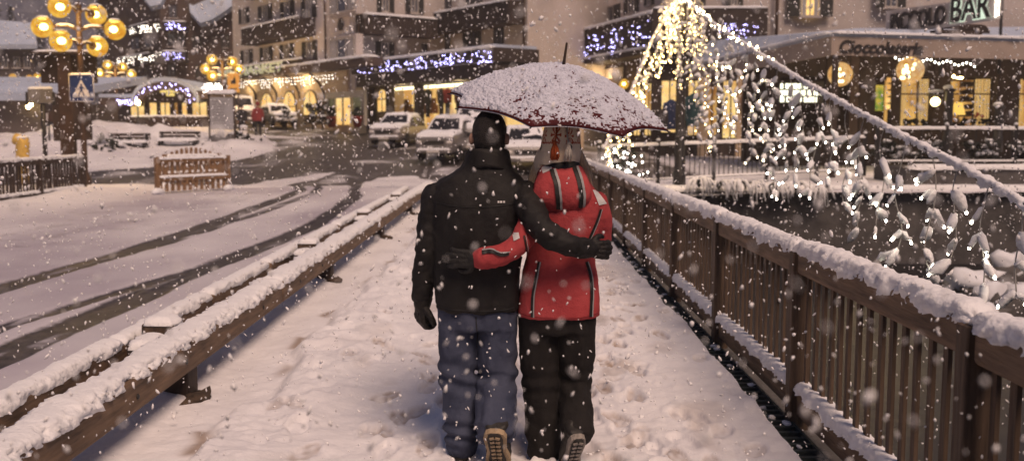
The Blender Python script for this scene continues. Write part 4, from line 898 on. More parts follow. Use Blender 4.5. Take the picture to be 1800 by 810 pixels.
def glove(name, wrist, fwd, palm, m, parent, size=.19, curl=.9, cuff=.05, thumb=1, spread=.10, label=None, fingers=1.0):
    """five separate gloved fingers curling towards the palm side; thumb=+1 leaves on the side fwd x palm"""
    f = Vector(fwd).normalized(); pn = Vector(palm).normalized(); pn = (pn - f * pn.dot(f)).normalized(); sd = f.cross(pn) * thumb; w = Vector(wrist); s = size / .19
    q = MB(); limb(q, [w - f * .05 * s, w, w + f * .03 * s], [cuff, cuff * .92, .036 * s], 8, 14)
    # palm: a flattened block made of four metacarpal rays
    L_ = [.078, .088, .083, .066]; D = [.030, .010, -.011, -.031]; base = w + f * .012 * s
    for i in range(4):
        o = sd * D[i] * s; k = base + o * .75; kn = w + f * (.092 + (-.008 if i in (0, 3) else 0)) * s + o * 1.1 + pn * -.004
        limb(q, [k, (k + kn) / 2 - pn * .003, kn], [.019 * s, .019 * s, .0165 * s], 8, 10)
        a = curl * (.85 + .1 * i); p = kn; d = (f + sd * D[i] / .03 * spread).normalized(); pts = [p]; seg = L_[i] * s * fingers
        for j, fr in enumerate((.46, .30, .24)):
            rot = Matrix.Rotation(a * (.55 if j == 0 else .8), 3, f.cross(pn)); d = rot @ d; p = p + d * seg * fr; pts.append(p)
        limb(q, pts, [.0145 * s, .0135 * s, .0125 * s, .0108 * s], 14, 10)
    tb = w + f * .022 * s + sd * .026 * s; t1 = tb + (f * .5 + sd * .75 + pn * .25).normalized() * .042 * s; t2 = t1 + (f * .85 + sd * .25 + pn * .45).normalized() * .034 * s; t3 = t2 + (f * .8 - sd * .1 + pn * .55).normalized() * .026 * s
    limb(q, [tb, t1, t2, t3], [.018 * s, .016 * s, .0145 * s, .0115 * s], 14, 10)
    o, b = skin(name, q, .0042, m, parent, 3, folds(.0014, 45, 45, 3))
    if label: o['label'] = label
    return o
def ribbon(name, pts, hw, bvh, m, parent, Y0=3.5, lift=.003, ref=PY):
    """a flat tape sewn on the back of a garment along px points"""
    c = catmull([(a, b, 0) for a, b in pts], 40); L_ = []
    for i in range(len(c)):
        t = c[min(i + 1, 39)] - c[max(i - 1, 0)]; t = t / np.linalg.norm(t); nx, ny = -t[1], t[0]; row = []
        for k in (-1, 0, 1):
            p = P(c[i][0] + nx * k * hw, c[i][1] + ny * k * hw, ref); h = bvh.ray_cast(Vector((p.x, Y0, p.z)), Vector((0, 1, 0)))
            row.append((h[0] + Vector((0, -lift, 0)) + (h[1] * lift if h[1].y < 0 else Vector())) if h[0] is not None else None)
        if all(r is not None for r in row): L_.append(row)
    if len(L_) < 2: print('ribbon lost', name, len(L_)); return
    V = [p for r in L_ for p in r]; mb = MB(); mb.add(V, [tuple(f) for f in grid_faces(len(L_), 3).tolist()], 0, True); return mb.build(name, m, parent)
def patch(name, quad, bvh, m, parent, n=10, lift=.004, Y0=3.5, ref=PY):
    a, b, c, d = [Vector((p[0], p[1], 0)) for p in quad]; V = []; ok = True
    for i in range(n):
        for j in range(n):
            u, v = i / (n - 1), j / (n - 1); q = (a * (1 - u) + b * u) * (1 - v) + (d * (1 - u) + c * u) * v; p = P(q.x, q.y, ref)
            h = bvh.ray_cast(Vector((p.x, Y0, p.z)), Vector((0, 1, 0)))
            V.append((h[0] + Vector((0, -lift, 0))) if h[0] is not None else None)
    F = [tuple(f) for f in grid_faces(n, n).tolist() if all(V[k] is not None for k in f)]; V = [v or Vector((0, PY, 1)) for v in V]
    if not F: print('patch lost', name); return
    mb = MB(); mb.add(V, F, 0, True); return mb.build(name, m, parent)
def head_mesh(mb, c, s=1.0):
    """skull, face (towards +y), ears and neck; s scales"""
    n, r = 48, 36; V = []; c = Vector(c)
    for i in range(r + 1):
        ph = math.pi * i / r
        for k in range(n):
            a = 2 * math.pi * k / n; d = Vector((math.sin(ph) * math.cos(a), math.sin(ph) * math.sin(a), math.cos(ph)))
            x, y, z = d; jaw = 1 - .26 * max(0, -z) ** 1.2; w = .077 * jaw; dep = (.098 if y < 0 else .094) * (1 - .10 * max(0, -z))
            p = Vector((x * w, y * dep, z * .118))
            if y > 0:
                def g(cx, cz, sx, sz): return math.exp(-((x - cx) / sx) ** 2 - ((z - cz) / sz) ** 2)
                p.y += .026 * g(0, -.16, .13, .14) + .010 * g(0, .02, .10, .20) - .011 * (g(.36, .06, .16, .10) + g(-.36, .06, .16, .10)) + .006 * (g(.34, .22, .26, .07) + g(-.34, .22, .26, .07)) + .010 * g(0, -.46, .24, .07) - .005 * g(0, -.53, .2, .03) + .008 * g(0, -.58, .2, .06) + .016 * g(0, -.85, .3, .15)
            V.append(c + p * s)
    mb.add(V, [tuple(f) for f in grid_faces(r + 1, n, True).tolist()], 0, True)
    for sg in (-1, 1): mb.ball(c + Vector((sg * .090, -.014, -.022)) * s, Vector((.016, .021, .034)) * s, 12, 9)
    limb(mb, [c + Vector((0, -.02, -.07)) * s, c + Vector((0, -.03, -.14)) * s, c + Vector((0, -.025, -.21)) * s], [.058 * s, .056 * s, .066 * s], 10, 16)
def boot(parent, heel, yaw, pitch, sole_m, size=.30, w=.052, label=None, tread=True, shin=None):
    """a winter boot: heel is the ground point under the heel, pitch lifts the heel about the toe"""
    R_ = Matrix.Rotation(yaw, 4, 'Z') @ Matrix.Rotation(pitch, 4, 'X'); hp = Vector(heel)
    def W(x, y, z): return hp + R_ @ Vector((x, y, z))
    q = MB(); n = 18
    prof = [(-.035, .05, .040), (-.02, .10, .050), (.0, .17, .053), (.05, .17, .053), (.10, .115, .050), (.16, .085, .055), (.215, .07, .056), (.255, .055, .044), (.275, .035, .024)]
    V = []
    for y, h, ww in prof:
        for k in range(n):
            a = 2 * math.pi * k / n; V.append(W(ww * math.cos(a) * w / .052, y, .022 + (h) * (.5 + .5 * math.sin(a))))
    F = [(i * n + k, i * n + (k + 1) % n, (i + 1) * n + (k + 1) % n, (i + 1) * n + k) for i in range(len(prof) - 1) for k in range(n)] + [tuple(reversed(range(n))), tuple(range((len(prof) - 1) * n, len(prof) * n))]
    q.add(V, F); up = (Vector(shin) - W(0, .01, .11)).normalized() if shin is not None else Vector((0, 0, 1)); ank = W(0, .015, .10); limb(q, [ank, ank + up * .05, ank + up * .09], [.052, .05, .048], 10, 16)
    b, _ = skin('boot', q, .008, M['boot'], parent, 4, folds(.003, 25, 25, 5))
    def outline(k): 
        return [(x * w / .052 * k, y) for x, y in ((-.036, -.035), (-.046, .0), (-.042, .06), (-.038, .11), (-.048, .17), (-.050, .215), (-.040, .262), (-.018, .285), (.014, .287), (.038, .266), (.051, .22), (.050, .17), (.038, .11), (.042, .06), (.046, .0), (.036, -.035), (.018, -.048), (-.018, -.048))]
    q = MB(); ax = R_.to_3x3() @ Vector((1, 0, 0)); ay = R_.to_3x3() @ Vector((0, 1, 0)); az = ax.cross(ay)
    q.prism(outline(1.06), hp + az * .0, ax, ay, .03); so = q.build('sole', sole_m, b)
    if tread:
        q = MB(); q.prism(outline(.74), hp - az * .001, ax, ay, -.004); 
        q.build('tread', M['boot'], so)
        q = MB()
        for k in range(9):
            yy = -.02 + .033 * k
            for sg in (-1, 1): q.obox(hp - az * .005 + ay * yy, (ax + ay * .35 * sg).normalized() * sg, (ay - ax * .35 * sg).normalized(), az, (.004, -.006, -.007), (.026, .008, 0))
        q.build('lugs', sole_m, so)
    return b
def man():
    t = thing('person', (P(845, 800, PY).x, PY, 0), 'person with short dark hair in black jacket and navy trousers, one arm around the other', 'person')
    hc = P(860, 237, PY)
    Lp = [P(768, 338, PY + .01), P(759, 385, PY), P(751, 435, PY - .01), P(745, 485, PY + .02), P(743, 526, PY + .05)]
    Rp = [P(920, 338, PY - .02), P(936, 376, PY - .16), P(958, 408, PY - .25), P(995, 428, PY - .27), P(1034, 438, PY - .20)]
    H = [[P(803, 556, PY), P(803, 610, PY), P(805, 668, PY + .01), P(811, 720, PY), P(812, 786, PY)], [P(873, 556, PY), P(873, 610, PY + .01), P(873, 662, PY + .03), P(871, 714, PY - .10), P(870, 756, PY - .19)]]
    # the body: one continuous skin under the clothes
    q = MB(); head_mesh(q, hc)
    T = [sec(840, 560, 60, .10), sec(839, 500, 62, .10), sec(842, 430, 64, .105), sec(845, 370, 72, .11), sec(848, 335, 70, .10), sec(856, 308, 40, .075), sec(858, 285, 20, .06)]
    torso(q, T)
    limb(q, Lp, [.045, .042, .038, .034, .028]); limb(q, Rp, [.045, .042, .038, .034, .028])
    for h in H: limb(q, h, [.082, .074, .055, .05, .04], 24, 16)
    for w_, f in ((Lp[-1], Vector((-.03, .1, -1))), (Rp[-1], Vector((1, .3, 0)))): limb(q, [w_, w_ + f.normalized() * .05, w_ + f.normalized() * .09], [.026, .022, .014], 8, 10)
    skin('body', q, .0085, M['skin'], t, 3)
    # hair: a close cap over crown, sides and nape
    n, r = 64, 40; V = []
    for i in range(r + 1):
        ph = math.pi * .70 * i / r
        for k in range(n):
            a = 2 * math.pi * k / n; d = np.array([math.sin(ph) * math.cos(a), math.sin(ph) * math.sin(a), math.cos(ph)])
            lim = 1.0
            front = max(0, d[1]); z = d[2]
            if front > .25: z = max(z, .30 * (front - .25) / .75 + .25)
            side = math.exp(-((d[1] + .13) / .22) ** 2 - ((z + .15) / .30) ** 2); V.append((d[0] * (.091 - .010 * side), d[1] * .109 - .002, z * .127 + .002))
    V = np.array(V); V *= (1 + .018 * fbm(V * 60, 3) + .02 * fbm(V * 14, 2))[:, None]; V += np.array(hc)
    hm = np_mesh('hair', V, grid_faces(r + 1, n, True)[:, ::-1], M['hair_black'], t)
    sd = hm.modifiers.new('thick', 'SOLIDIFY'); sd.thickness = .006; sd.offset = -1
    # jacket
    q = MB()
    T = [sec(840, 543, 72, .150), sec(839, 500, 74, .152), sec(839, 450, 77, .155), sec(841, 405, 80, .16), sec(843, 365, 83, .158), sec(845, 340, 84, .145), sec(848, 318, 74, .125), sec(853, 303, 56, .11), sec(856, 290, 44, .10), sec(857, 272, 39, .098), sec(857, 262, 35, .095)]
    torso(q, T, 44, 2.5)
    limb(q, Lp, [.074, .068, .060, .056, .050], 30, 20); limb(q, Rp, [.078, .072, .064, .058, .050], 30, 20)
    def arms(V, N):
        d = np.full(len(V), 9.0)
        for path in (Lp, Rp):
            c = catmull([tuple(p) for p in path], 30)
            for k, p in enumerate(c): d = np.minimum(d, np.linalg.norm(V - p, axis=1))
        w = ss(.10, .05, d); s_ = fbm(V * [16, 16, 30] + 3, 2)
        return w * .009 * s_ + (1 - w) * .006 * np.sin(V[:, 0] * 38 + 3 * vn(V * [5, 5, 2.2])) * ss(1.42, 1.2, V[:, 2]) * .8 - .004 * ss(.012, .0, np.abs(V[:, 2] - .805)) * (1 - w)
    jk, bv = skin('jacket', q, .0088, M['jacket_black'], t, 5, folds(.0075, 9, 4.5, 2, extra=arms))
    # folded stand collar with a drooping corner
    q = MB(); base = P(857, 276, PY)
    for k, (rx, ry, z0, z1) in enumerate(((.112, .110, -.055, .036),)):
        V = []; n = 40
        for i in range(7):
            f = i / 6
            for j in range(n):
                a = 2 * math.pi * j / n; cut = 1 - .35 * max(0, math.cos(a)) ** 2 * max(0, -math.sin(a) + .5); fl = (1 + .10 * (1 - f))
                V.append((base.x + rx * fl * math.cos(a), base.y + ry * fl * math.sin(a), base.z + z0 + (z1 - z0) * f * cut + .008 * math.sin(a * 3 + f * 2)))
        q.add(V, [tuple(f) for f in grid_faces(7, n, True).tolist()], 0, True)
    co = q.build('collar', M['jacket_black'], jk); sd = co.modifiers.new('thick', 'SOLIDIFY'); sd.thickness = .012
    # three tiny printed marks on the shoulder blade
    for k, (x, hw) in enumerate(((877, 1.5), (881.5, 1.9), (886.5, 1.5))): patch('printed_mark', [(x - hw, 349.5), (x + hw, 349.5), (x + hw, 353), (x - hw, 353)], bv, M['patch_white'], jk, 4)
    ribbon('seam', [(765, 352), (800, 358), (845, 360), (890, 356), (920, 350)], .8, bv, M['black_tape'], jk, lift=.002)
    ribbon('hem_seam', [(771, 533), (805, 536), (840, 537), (880, 537), (908, 534)], .7, bv, M['black_tape'], jk, lift=.002)
    # trousers
    q = MB(); torso(q, [sec(839, 575, 69, .125), sec(839, 545, 69, .13), sec(839, 525, 66, .125)])
    limb(q, H[0], [.098, .094, .089, .088, .082], 34, 22); limb(q, H[1], [.104, .103, .098, .103, .104], 34, 22)
    def knees(V, N):
        z = V[:, 2]; s_ = np.sin(z * 70 + 4 * vn(V * 5) + V[:, 0] * 14)
        return .0115 * s_ * (np.exp(-((z - .43) / .09) ** 2) + 1.1 * np.exp(-((z - .14) / .09) ** 2)) + .005 * np.sin(V[:, 0] * 45 + 4 * vn(V * [4, 4, 2]))
    tr, bt = skin('trousers', q, .0088, M['trousers_navy'], t, 4, folds(.008, 10, 7, 11, extra=knees))
    ribbon('seam', [(838, 548), (840, 580), (838, 610)], .8, bt, M['black_tape'], tr, lift=.002)
    boot(t, P(812, 809, PY - .02), R(3), 0, M['boot'], tread=False)
    hb = P(870, 771, PY - .30); boot(t, hb, R(-6), R(-52), M['sole_tan'], w=.062, shin=H[1][2])
    glove('glove', Lp[-1] + Vector((0, .0, -.012)), (-.10, .10, -1), (1, .55, 0), M['glove'], t, .215, 1.45, .052, 1)
    glove('glove', Rp[-1] + Vector((.0, 0, 0)), (.95, .28, -.06), (-.15, 1, -.1), M['glove'], t, .185, 1.0, .050, 1)
    return t
man()
def hat_colors(V, N):
    """knitted pattern: star, leaves and diamonds in rows round the hat"""
    c = P(987, 250, PY); out = np.tile(np.array([.98, .85, .66]), (len(V), 1))
    ang = np.arctan2(V[:, 0] - c.x, -(V[:, 1] - c.y)); u = ang * 62 + 987; v = 230 - (V[:, 2] - CAMZ) * 342   # about photo pixels round the back
    red = np.array([.50, .085, .022]); blk = np.array([.03, .025, .03]); 
    def paint(mask, col): out[mask] = col
    band = (v < 263)
    for cx, cy, rad in ((967, 237, 17), (1009, 239, 15), (920, 238, 14), (1050, 238, 14), (870, 238, 14), (1100, 238, 14)):
        dx, dy = u - cx, v - cy; r = np.hypot(dx, dy); a = np.arctan2(dy, dx)
        paint((r < rad) & (np.abs(np.sin(a * 4)) < .80 * (1 - .25 * r / rad) ) & (r > 2.0), red)
    for cx in (962, 1011, 905, 1065): 
        d = np.abs(u - cx) + np.abs(v - 258) * 1.1; paint((d < 7.5) & (d > 2.4), blk)
    zz = np.abs(((u - 987) % 10) - 5); paint((np.abs(v - 249 - zz * .6) < 1.4) & (np.abs(u - 987) > 8), red)
    paint(np.abs(v - 219) < 2, blk); paint(np.abs(v - 214) < 2, red); paint((v < 211) & (((u // 6) % 2) == 0), red)
    return out
def woman():
    t = thing('person', (P(985, 800, PY).x, PY, 0), 'person in patterned knit hat with tassels, red hooded ski jacket and black trousers', 'person')
    hc = P(986, 248, PY + .01)
    Lp = [P(946, 352, PY - .03), P(932, 388, PY - .12), P(914, 426, PY - .20), P(880, 448, PY - .225), P(838, 455, PY - .21)]
    Rp = [P(1046, 352, PY), P(1055, 392, PY + .03), P(1049, 428, PY + .12), P(1020, 410, PY + .27), P(985, 372, PY + .34)]
    H = [[P(946, 560, PY), P(947, 615, PY), P(951, 680, PY + .02), P(955, 740, PY), P(957, 795, PY)], [P(1014, 560, PY), P(1014, 615, PY), P(1012, 672, PY + .04), P(1014, 722, PY - .09), P(1017, 760, PY - .175)]]
    q = MB(); head_mesh(q, hc, .96)
    torso(q, [sec(980, 570, 58, .10), sec(982, 500, 56, .095), sec(986, 440, 46, .085), sec(993, 385, 50, .09), sec(996, 345, 50, .085), sec(990, 318, 28, .065), sec(988, 300, 16, .05)])
    limb(q, Lp, [.038, .036, .033, .03, .026]); limb(q, Rp, [.038, .036, .033, .03, .026])
    for h in H: limb(q, h, [.078, .07, .05, .046, .036], 24, 16)
    for w_, f in ((Lp[-1], Vector((-1, .05, .05))), (Rp[-1], Vector((-.5, .5, .4)))): limb(q, [w_, w_ + f.normalized() * .05, w_ + f.normalized() * .09], [.024, .02, .013], 8, 10)
    skin('body', q, .0085, M['skin'], t, 3)
    # long hair down both sides
    q = MB()
    for sg, pts in ((-1, [(956, 262), (944, 292), (936, 316), (938, 336)]), (1, [(1014, 262), (1024, 284), (1032, 302), (1037, 320)])):
        q = MB()
        for k in range(9): 
            o = (k - 4) * 1.6; yy = PY + .0 + .02 * (k % 3); limb(q, [P(a + o * (.5 + .5 * i / 3) * .9, b + (k % 4) * 4 * i / 3, yy + .01 * i) for i, (a, b) in enumerate(pts)], [.014, .013, .011, .006], 14, 8)
        q.build('hair', M['hair_fair'], t)
    # hat
    q = MB(); torso(q, [sec(980, 290, 37, .105, PY + .02), sec(982, 276, 39, .112, PY + .01), sec(985, 264, 37, .112, PY + .005), sec(986, 252, 35, .110), sec(987, 232, 32.5, .105), sec(988, 214, 27, .088), sec(989, 203, 17, .055), sec(989, 198, 7, .02)], 48, 2.0)
    limb(q, [P(957, 272, PY + .01), P(951, 288, PY + .01), P(947, 304, PY + .02)], [.045, .04, .025], 12, 14)
    hm = bpy.data.materials.new('knit_pattern'); hm.use_nodes = True; N_ = hm.node_tree.nodes; L_ = hm.node_tree.links; b = N_['Principled BSDF']; b.inputs['Roughness'].default_value = .95
    at = N_.new('ShaderNodeAttribute'); at.attribute_name = 'col'; L_.new(at.outputs['Color'], b.inputs['Base Color']); nz = N_.new('ShaderNodeTexNoise'); nz.inputs['Scale'].default_value = 170; tc = N_.new('ShaderNodeTexCoord'); L_.new(tc.outputs['Object'], nz.inputs['Vector']); bp = N_.new('ShaderNodeBump'); bp.inputs['Strength'].default_value = .6; bp.inputs['Distance'].default_value = .01; L_.new(nz.outputs['Fac'], bp.inputs['Height']); L_.new(bp.outputs['Normal'], b.inputs['Normal'])
    ht, _ = skin('knit_hat', q, .0042, hm, t, 10, lambda V, N: .0012 * np.sin(V[:, 2] * 600), {'col': hat_colors})
    for px0, px1, y0, y1, m, nm in ((980, 975, 222, 262, 'tassel_orange', 'orange tassel'), (996, 1000, 224, 264, 'tassel_white', 'white tassel')):
        Y = PY - .135; q = MB(); q.tube([P(px0, y0, PY - .10), P((px0 + px1) / 2 - .5, (y0 + y1) / 2, Y + .01), P(px1, y1 - 12, Y)], .0045, 6)
        a = P(px1, y1 - 12, Y); q.ball(a, (.011, .011, .012), 8, 6)
        for k in range(26):
            g = 2 * math.pi * k / 26 * 3.3; r = .022 * (.35 + .65 * random.random()); L0 = .088 * random.uniform(.82, 1.05)
            q.tube([a, a + Vector((math.cos(g) * r * .75, math.sin(g) * r * .6, -L0 * .45)), a + Vector((math.cos(g) * r * 1.15, math.sin(g) * r * .8, -L0))], [.006, .006, .0035], 5)
        q.build('tassel', M[m], ht)['label'] = nm
    # jacket
    q = MB(); torso(q, [sec(981, 553, 72, .150), sec(982, 520, 70, .148), sec(984, 480, 65, .138), sec(986, 445, 60, .128), sec(991, 405, 61, .13), sec(996, 370, 60, .13), sec(997, 346, 57, .12), sec(994, 326, 47, .105), sec(990, 308, 36, .095), sec(988, 292, 32, .09)], 44, 2.4)
    limb(q, Lp, [.062, .060, .058, .054, .050], 30, 20); limb(q, Rp, [.064, .062, .058, .053, .046], 30, 20)
    def sl(V, N):
        c = catmull([tuple(p) for p in Lp], 30); d = np.min(np.stack([np.linalg.norm(V - p, axis=1) for p in c]), 0); w = ss(.09, .05, d)
        return w * .006 * fbm(V * [26, 16, 14] + 3, 2) + (1 - w) * (.004 * np.sin(V[:, 2] * 42 + 3 * vn(V * 4)) * np.exp(-((V[:, 2] - 1.07) / .12) ** 2))
    jk, bv = skin('jacket', q, .0088, M['jacket_red'], t, 5, folds(.0055, 9, 5, 21, extra=sl))
    # hood lying on the back
    q = MB(); a = P(988, 330, PY - .105); 
    torso(q, [(a.x, a.y + .02, P(988, 372, PY).z, .05, .02), (a.x, a.y + .005, P(988, 362, PY).z, .112, .045), (a.x, a.y, P(988, 345, PY).z, .148, .062), (a.x, a.y + .012, P(988, 325, PY).z, .146, .068), (a.x + .002, a.y + .04, P(988, 305, PY).z, .120, .066), (a.x + .003, a.y + .075, P(988, 290, PY).z, .092, .055)], 40, 2.2)
    for sg in (-1, 1): limb(q, [a + Vector((sg * .085, .05, .085)), a + Vector((sg * .098, .11, .065)), a + Vector((sg * .085, .19, .03))], [.026, .024, .02], 12, 12)
    hd, bh = skin('hood', q, .007, M['jacket_red'], jk, 6, folds(.005, 11, 8, 31))
    q = MB(); torso(q, [(a.x, PY - .005, P(988, 305, PY).z, .098, .098), (a.x, PY - .005, P(988, 290, PY).z, .095, .10), (a.x, PY, P(988, 283, PY).z, .085, .09)], 32, 2.1); q.build('collar', M['black_tape'], jk)
    patch('collar_patch', [(950, 291), (966, 285), (969, 296), (953, 303)], bh, M['patch_white'], hd, 6)
    for pts in ([(971, 296), (978, 320), (981, 345), (982, 364)], [(1010, 292), (1017, 315), (1021, 340), (1020, 362)]):
        ribbon('stripe', [(x - 3.0, y) for x, y in pts], 3.4, bh, M['black_tape'], hd); ribbon('stripe', [(x + 2.2, y) for x, y in pts], 2.0, bh, M['grey_tape'], hd, lift=.0055)
    patch('shoulder_patch', [(936, 337), (949, 334), (950, 362), (941, 352)], bv, M['patch_white'], jk); patch('shoulder_patch', [(1040, 332), (1049, 334), (1066, 357), (1051, 359)], bv, M['patch_white'], jk)
    for pts, w in (([(948, 455), (942, 485), (937, 515), (936, 549)], 2.4), ([(1029, 455), (1036, 480), (1038, 510), (1036, 549)], 2.4), ([(1055, 366), (1048, 385), (1039, 405), (1030, 425)], 2.0), ([(921, 405), (925, 430), (922, 455), (915, 478)], 1.2)):
        ribbon('stripe', [(x - 1.2, y) for x, y in pts], w, bv, M['black_tape'], jk); ribbon('stripe', [(x + 1.4, y) for x, y in pts], w * .42, bv, M['grey_tape'], jk, lift=.005)
    ribbon('zip_pocket', [(850, 433), (866, 431), (882, 436), (895, 434)], 2.6, bv, M['black_tape'], jk); ribbon('zip_edge', [(850, 429.5), (866, 427.5), (882, 432.5), (897, 431)], .9, bv, M['grey_tape'], jk, lift=.005)
    patch('elbow_patch', [(900, 402), (911, 400), (913, 409), (903, 414)], bv, M['patch_white'], jk, 6)
    ribbon('hem_seam', [(914, 546), (950, 549), (985, 550), (1020, 549), (1049, 545)], .7, bv, mat('dark_red_thread', (.2, .015, .02), .8), jk, lift=.002)
    # trousers
    q = MB(); torso(q, [sec(980, 580, 66, .125), sec(980, 555, 68, .13), sec(980, 535, 64, .12)])
    limb(q, H[0], [.100, .098, .093, .094, .090], 34, 22); limb(q, H[1], [.096, .094, .086, .088, .086], 34, 22)
    def knees(V, N):
        z = V[:, 2]; return .006 * np.sin(z * 64 + 4 * vn(V * 5) + V[:, 0] * 12) * (np.exp(-((z - .40) / .08) ** 2) + 1.2 * np.exp(-((z - .10) / .08) ** 2)) + .005 * np.sin(V[:, 0] * 40 + 3 * vn(V * [4, 4, 2]))
    tr, _ = skin('trousers', q, .0088, M['trousers_black'], t, 4, folds(.007, 10, 6, 41, extra=knees))
    boot(t, P(960, 811, PY - .02), R(-2), 0, M['boot'], w=.046, tread=False)
    hb = P(1015, 780, PY - .275); boot(t, hb, R(12), R(-51), M['sole_grey'], w=.048, shin=H[1][2])
    glove('glove', Lp[-1] + Vector((.006, 0, 0)), (-1, .06, .02), (0, 1, 0), M['glove_grey'], t, .185, .35, .046, 1, .16)
    return Rp[-1]
grip = woman()
def umbrella():
    cx, cy, cz, a, b, Rr, H, ph = .24, 5.371, 1.803, .191, .132, .604, .247, 3.699
    n = Vector((math.sin(b), -math.sin(a) * math.cos(b), math.cos(a) * math.cos(b))); e1 = Vector((0, 1, 0)).cross(n).normalized(); e2 = n.cross(e1) * .925; C = Vector((cx, cy, cz))
    t = thing('umbrella', C - n * .6, 'dark red umbrella covered in clumped snow, held above both people', 'umbrella')
    def pt(r, th, lift=0):
        """r 0..1 centre to rim, th angle in ribs"""
        k = (th - ph) / (2 * math.pi / 8); fr = k - math.floor(k); sc = 4 * fr * (1 - fr)   # 0 on a rib, 1 between
        rad = Rr * r * (1 - .141 * sc * r ** 1.5); h = H * (1 - (.25 * r + .75 * r * r)) - .012 * sc * r + .030 * sc * r ** 3
        return C + (e1 * math.cos(th) + e2 * math.sin(th)) * rad + n * (h + lift)
    nr, na = 22, 96; V = [pt(i / (nr - 1), ph + 2 * math.pi * k / na) for i in range(nr) for k in range(na)]
    mb = MB(); mb.add(V, [tuple(f) for f in grid_faces(nr, na, True).tolist()], 0, True); cn = mb.build('canopy', cloth('wine_red_canopy', (.05, .007, .010), (.085, .012, .016), bump=.1), t)
    sd = cn.modifiers.new('thick', 'SOLIDIFY'); sd.thickness = .003; sd.offset = 0
    # snow: clumps that thin out towards the low near edge
    nr, na = 190, 900; rr = np.linspace(0.0, 1.0, nr); th = ph + 2 * np.pi * np.arange(na) / na
    Rg, Tg = np.meshgrid(rr, th, indexing='ij'); k = (Tg - ph) / (2 * np.pi / 8); fr = k - np.floor(k + 1e-9); sc = 4 * fr * (1 - fr)
    rad = Rr * Rg * (1 - .141 * sc * Rg ** 1.5); h = H * (1 - (.25 * Rg + .75 * Rg * Rg)) - .012 * sc * Rg + .030 * sc * Rg ** 3
    E1, E2, Nn = np.array(e1), np.array(e2), np.array(n)
    base = np.array(C) + (np.cos(Tg)[..., None] * E1 + np.sin(Tg)[..., None] * E2) * rad[..., None] + Nn * h[..., None]
    q = base * 1.0; f1 = fbm(q * 26, 3); f2 = fbm(q * 95, 2); f3 = fbm(q * 7 + 3, 2)
    south = -(base[..., 1] - cy) / Rr; east = (base[..., 0] - cx) / Rr
    slope = ss(.15, .95, .75 * south * 1.1 + .30 * east) ; thin = slope * (.55 + .45 * ss(.3, .9, Rg))
    clump = .55 * f1 + .70 * f2 + .40 * f3
    thick = .0095 * (1 - .4 * thin) * np.clip(.98 + .78 * clump - thin * .66, -.5, 2.2) + .0018 * f2
    thick -= .03 * ss(.975, 1.0, Rg) ; thick -= .007 * ss(.9, 1, Rg) * thin * (1 + f1)
    thick = np.where(thick < .001, -.006, thick)
    V = base + Nn * thick[..., None] * 1.0 + (np.cos(Tg)[..., None] * E1 + np.sin(Tg)[..., None] * E2) * (np.clip(thick, 0, 1) * Rg * .7)[..., None]
    np_mesh('snow_cover', V, grid_faces(nr, na, True), M['thin_snow'], cn)
    for k in range(8):
        th = ph + k * math.pi / 4; mb = MB(); mb.tube([pt(i / 12, th, -.006) for i in range(13)] + [pt(1, th) + (e1 * math.cos(th) + e2 * math.sin(th)) * .014 - n * .006], .0035, 6); rb = mb.build('rib', M['black_metal'], t)
        mb = MB(); mb.tube([C + n * (H - .33), pt(.52, th, -.01)], .003, 6); mb.build('stretcher', M['black_metal'], rb)
    mb = MB(); mb.tube([C + n * (H - .005), C + n * (H + .03), C + n * (H + .115), C + n * (H + .12)], [.011, .008, .006, .004], 10); mb.build('ferrule', M['wood_dark'], t)
    end = C - n * .60; mb = MB(); mb.tube([C + n * (H - .006), end], .007, 10); mb.build('shaft', M['black_metal'], t)
    mb = MB(); mb.tube([end + n * .10, end, end - n * .05] + [end - n * (.05 + .035 * math.sin(x)) + e2 * .035 * (1 - math.cos(x)) for x in np.linspace(.3, 3.1, 8)], .013, 10); mb.build('handle', M['wood_dark'], t)
    return C, n, end
UC, UN, UE = umbrella()
# her right hand closes round the handle in front of her
g = UE + UN * .05; w = g + Vector((.085, -.05, -.03))
glove('glove', w, (-.9, .3, .25), (0, .95, .2), M['glove_grey'], bpy.data.objects['person.001'], .185, 1.35, .045, -1)
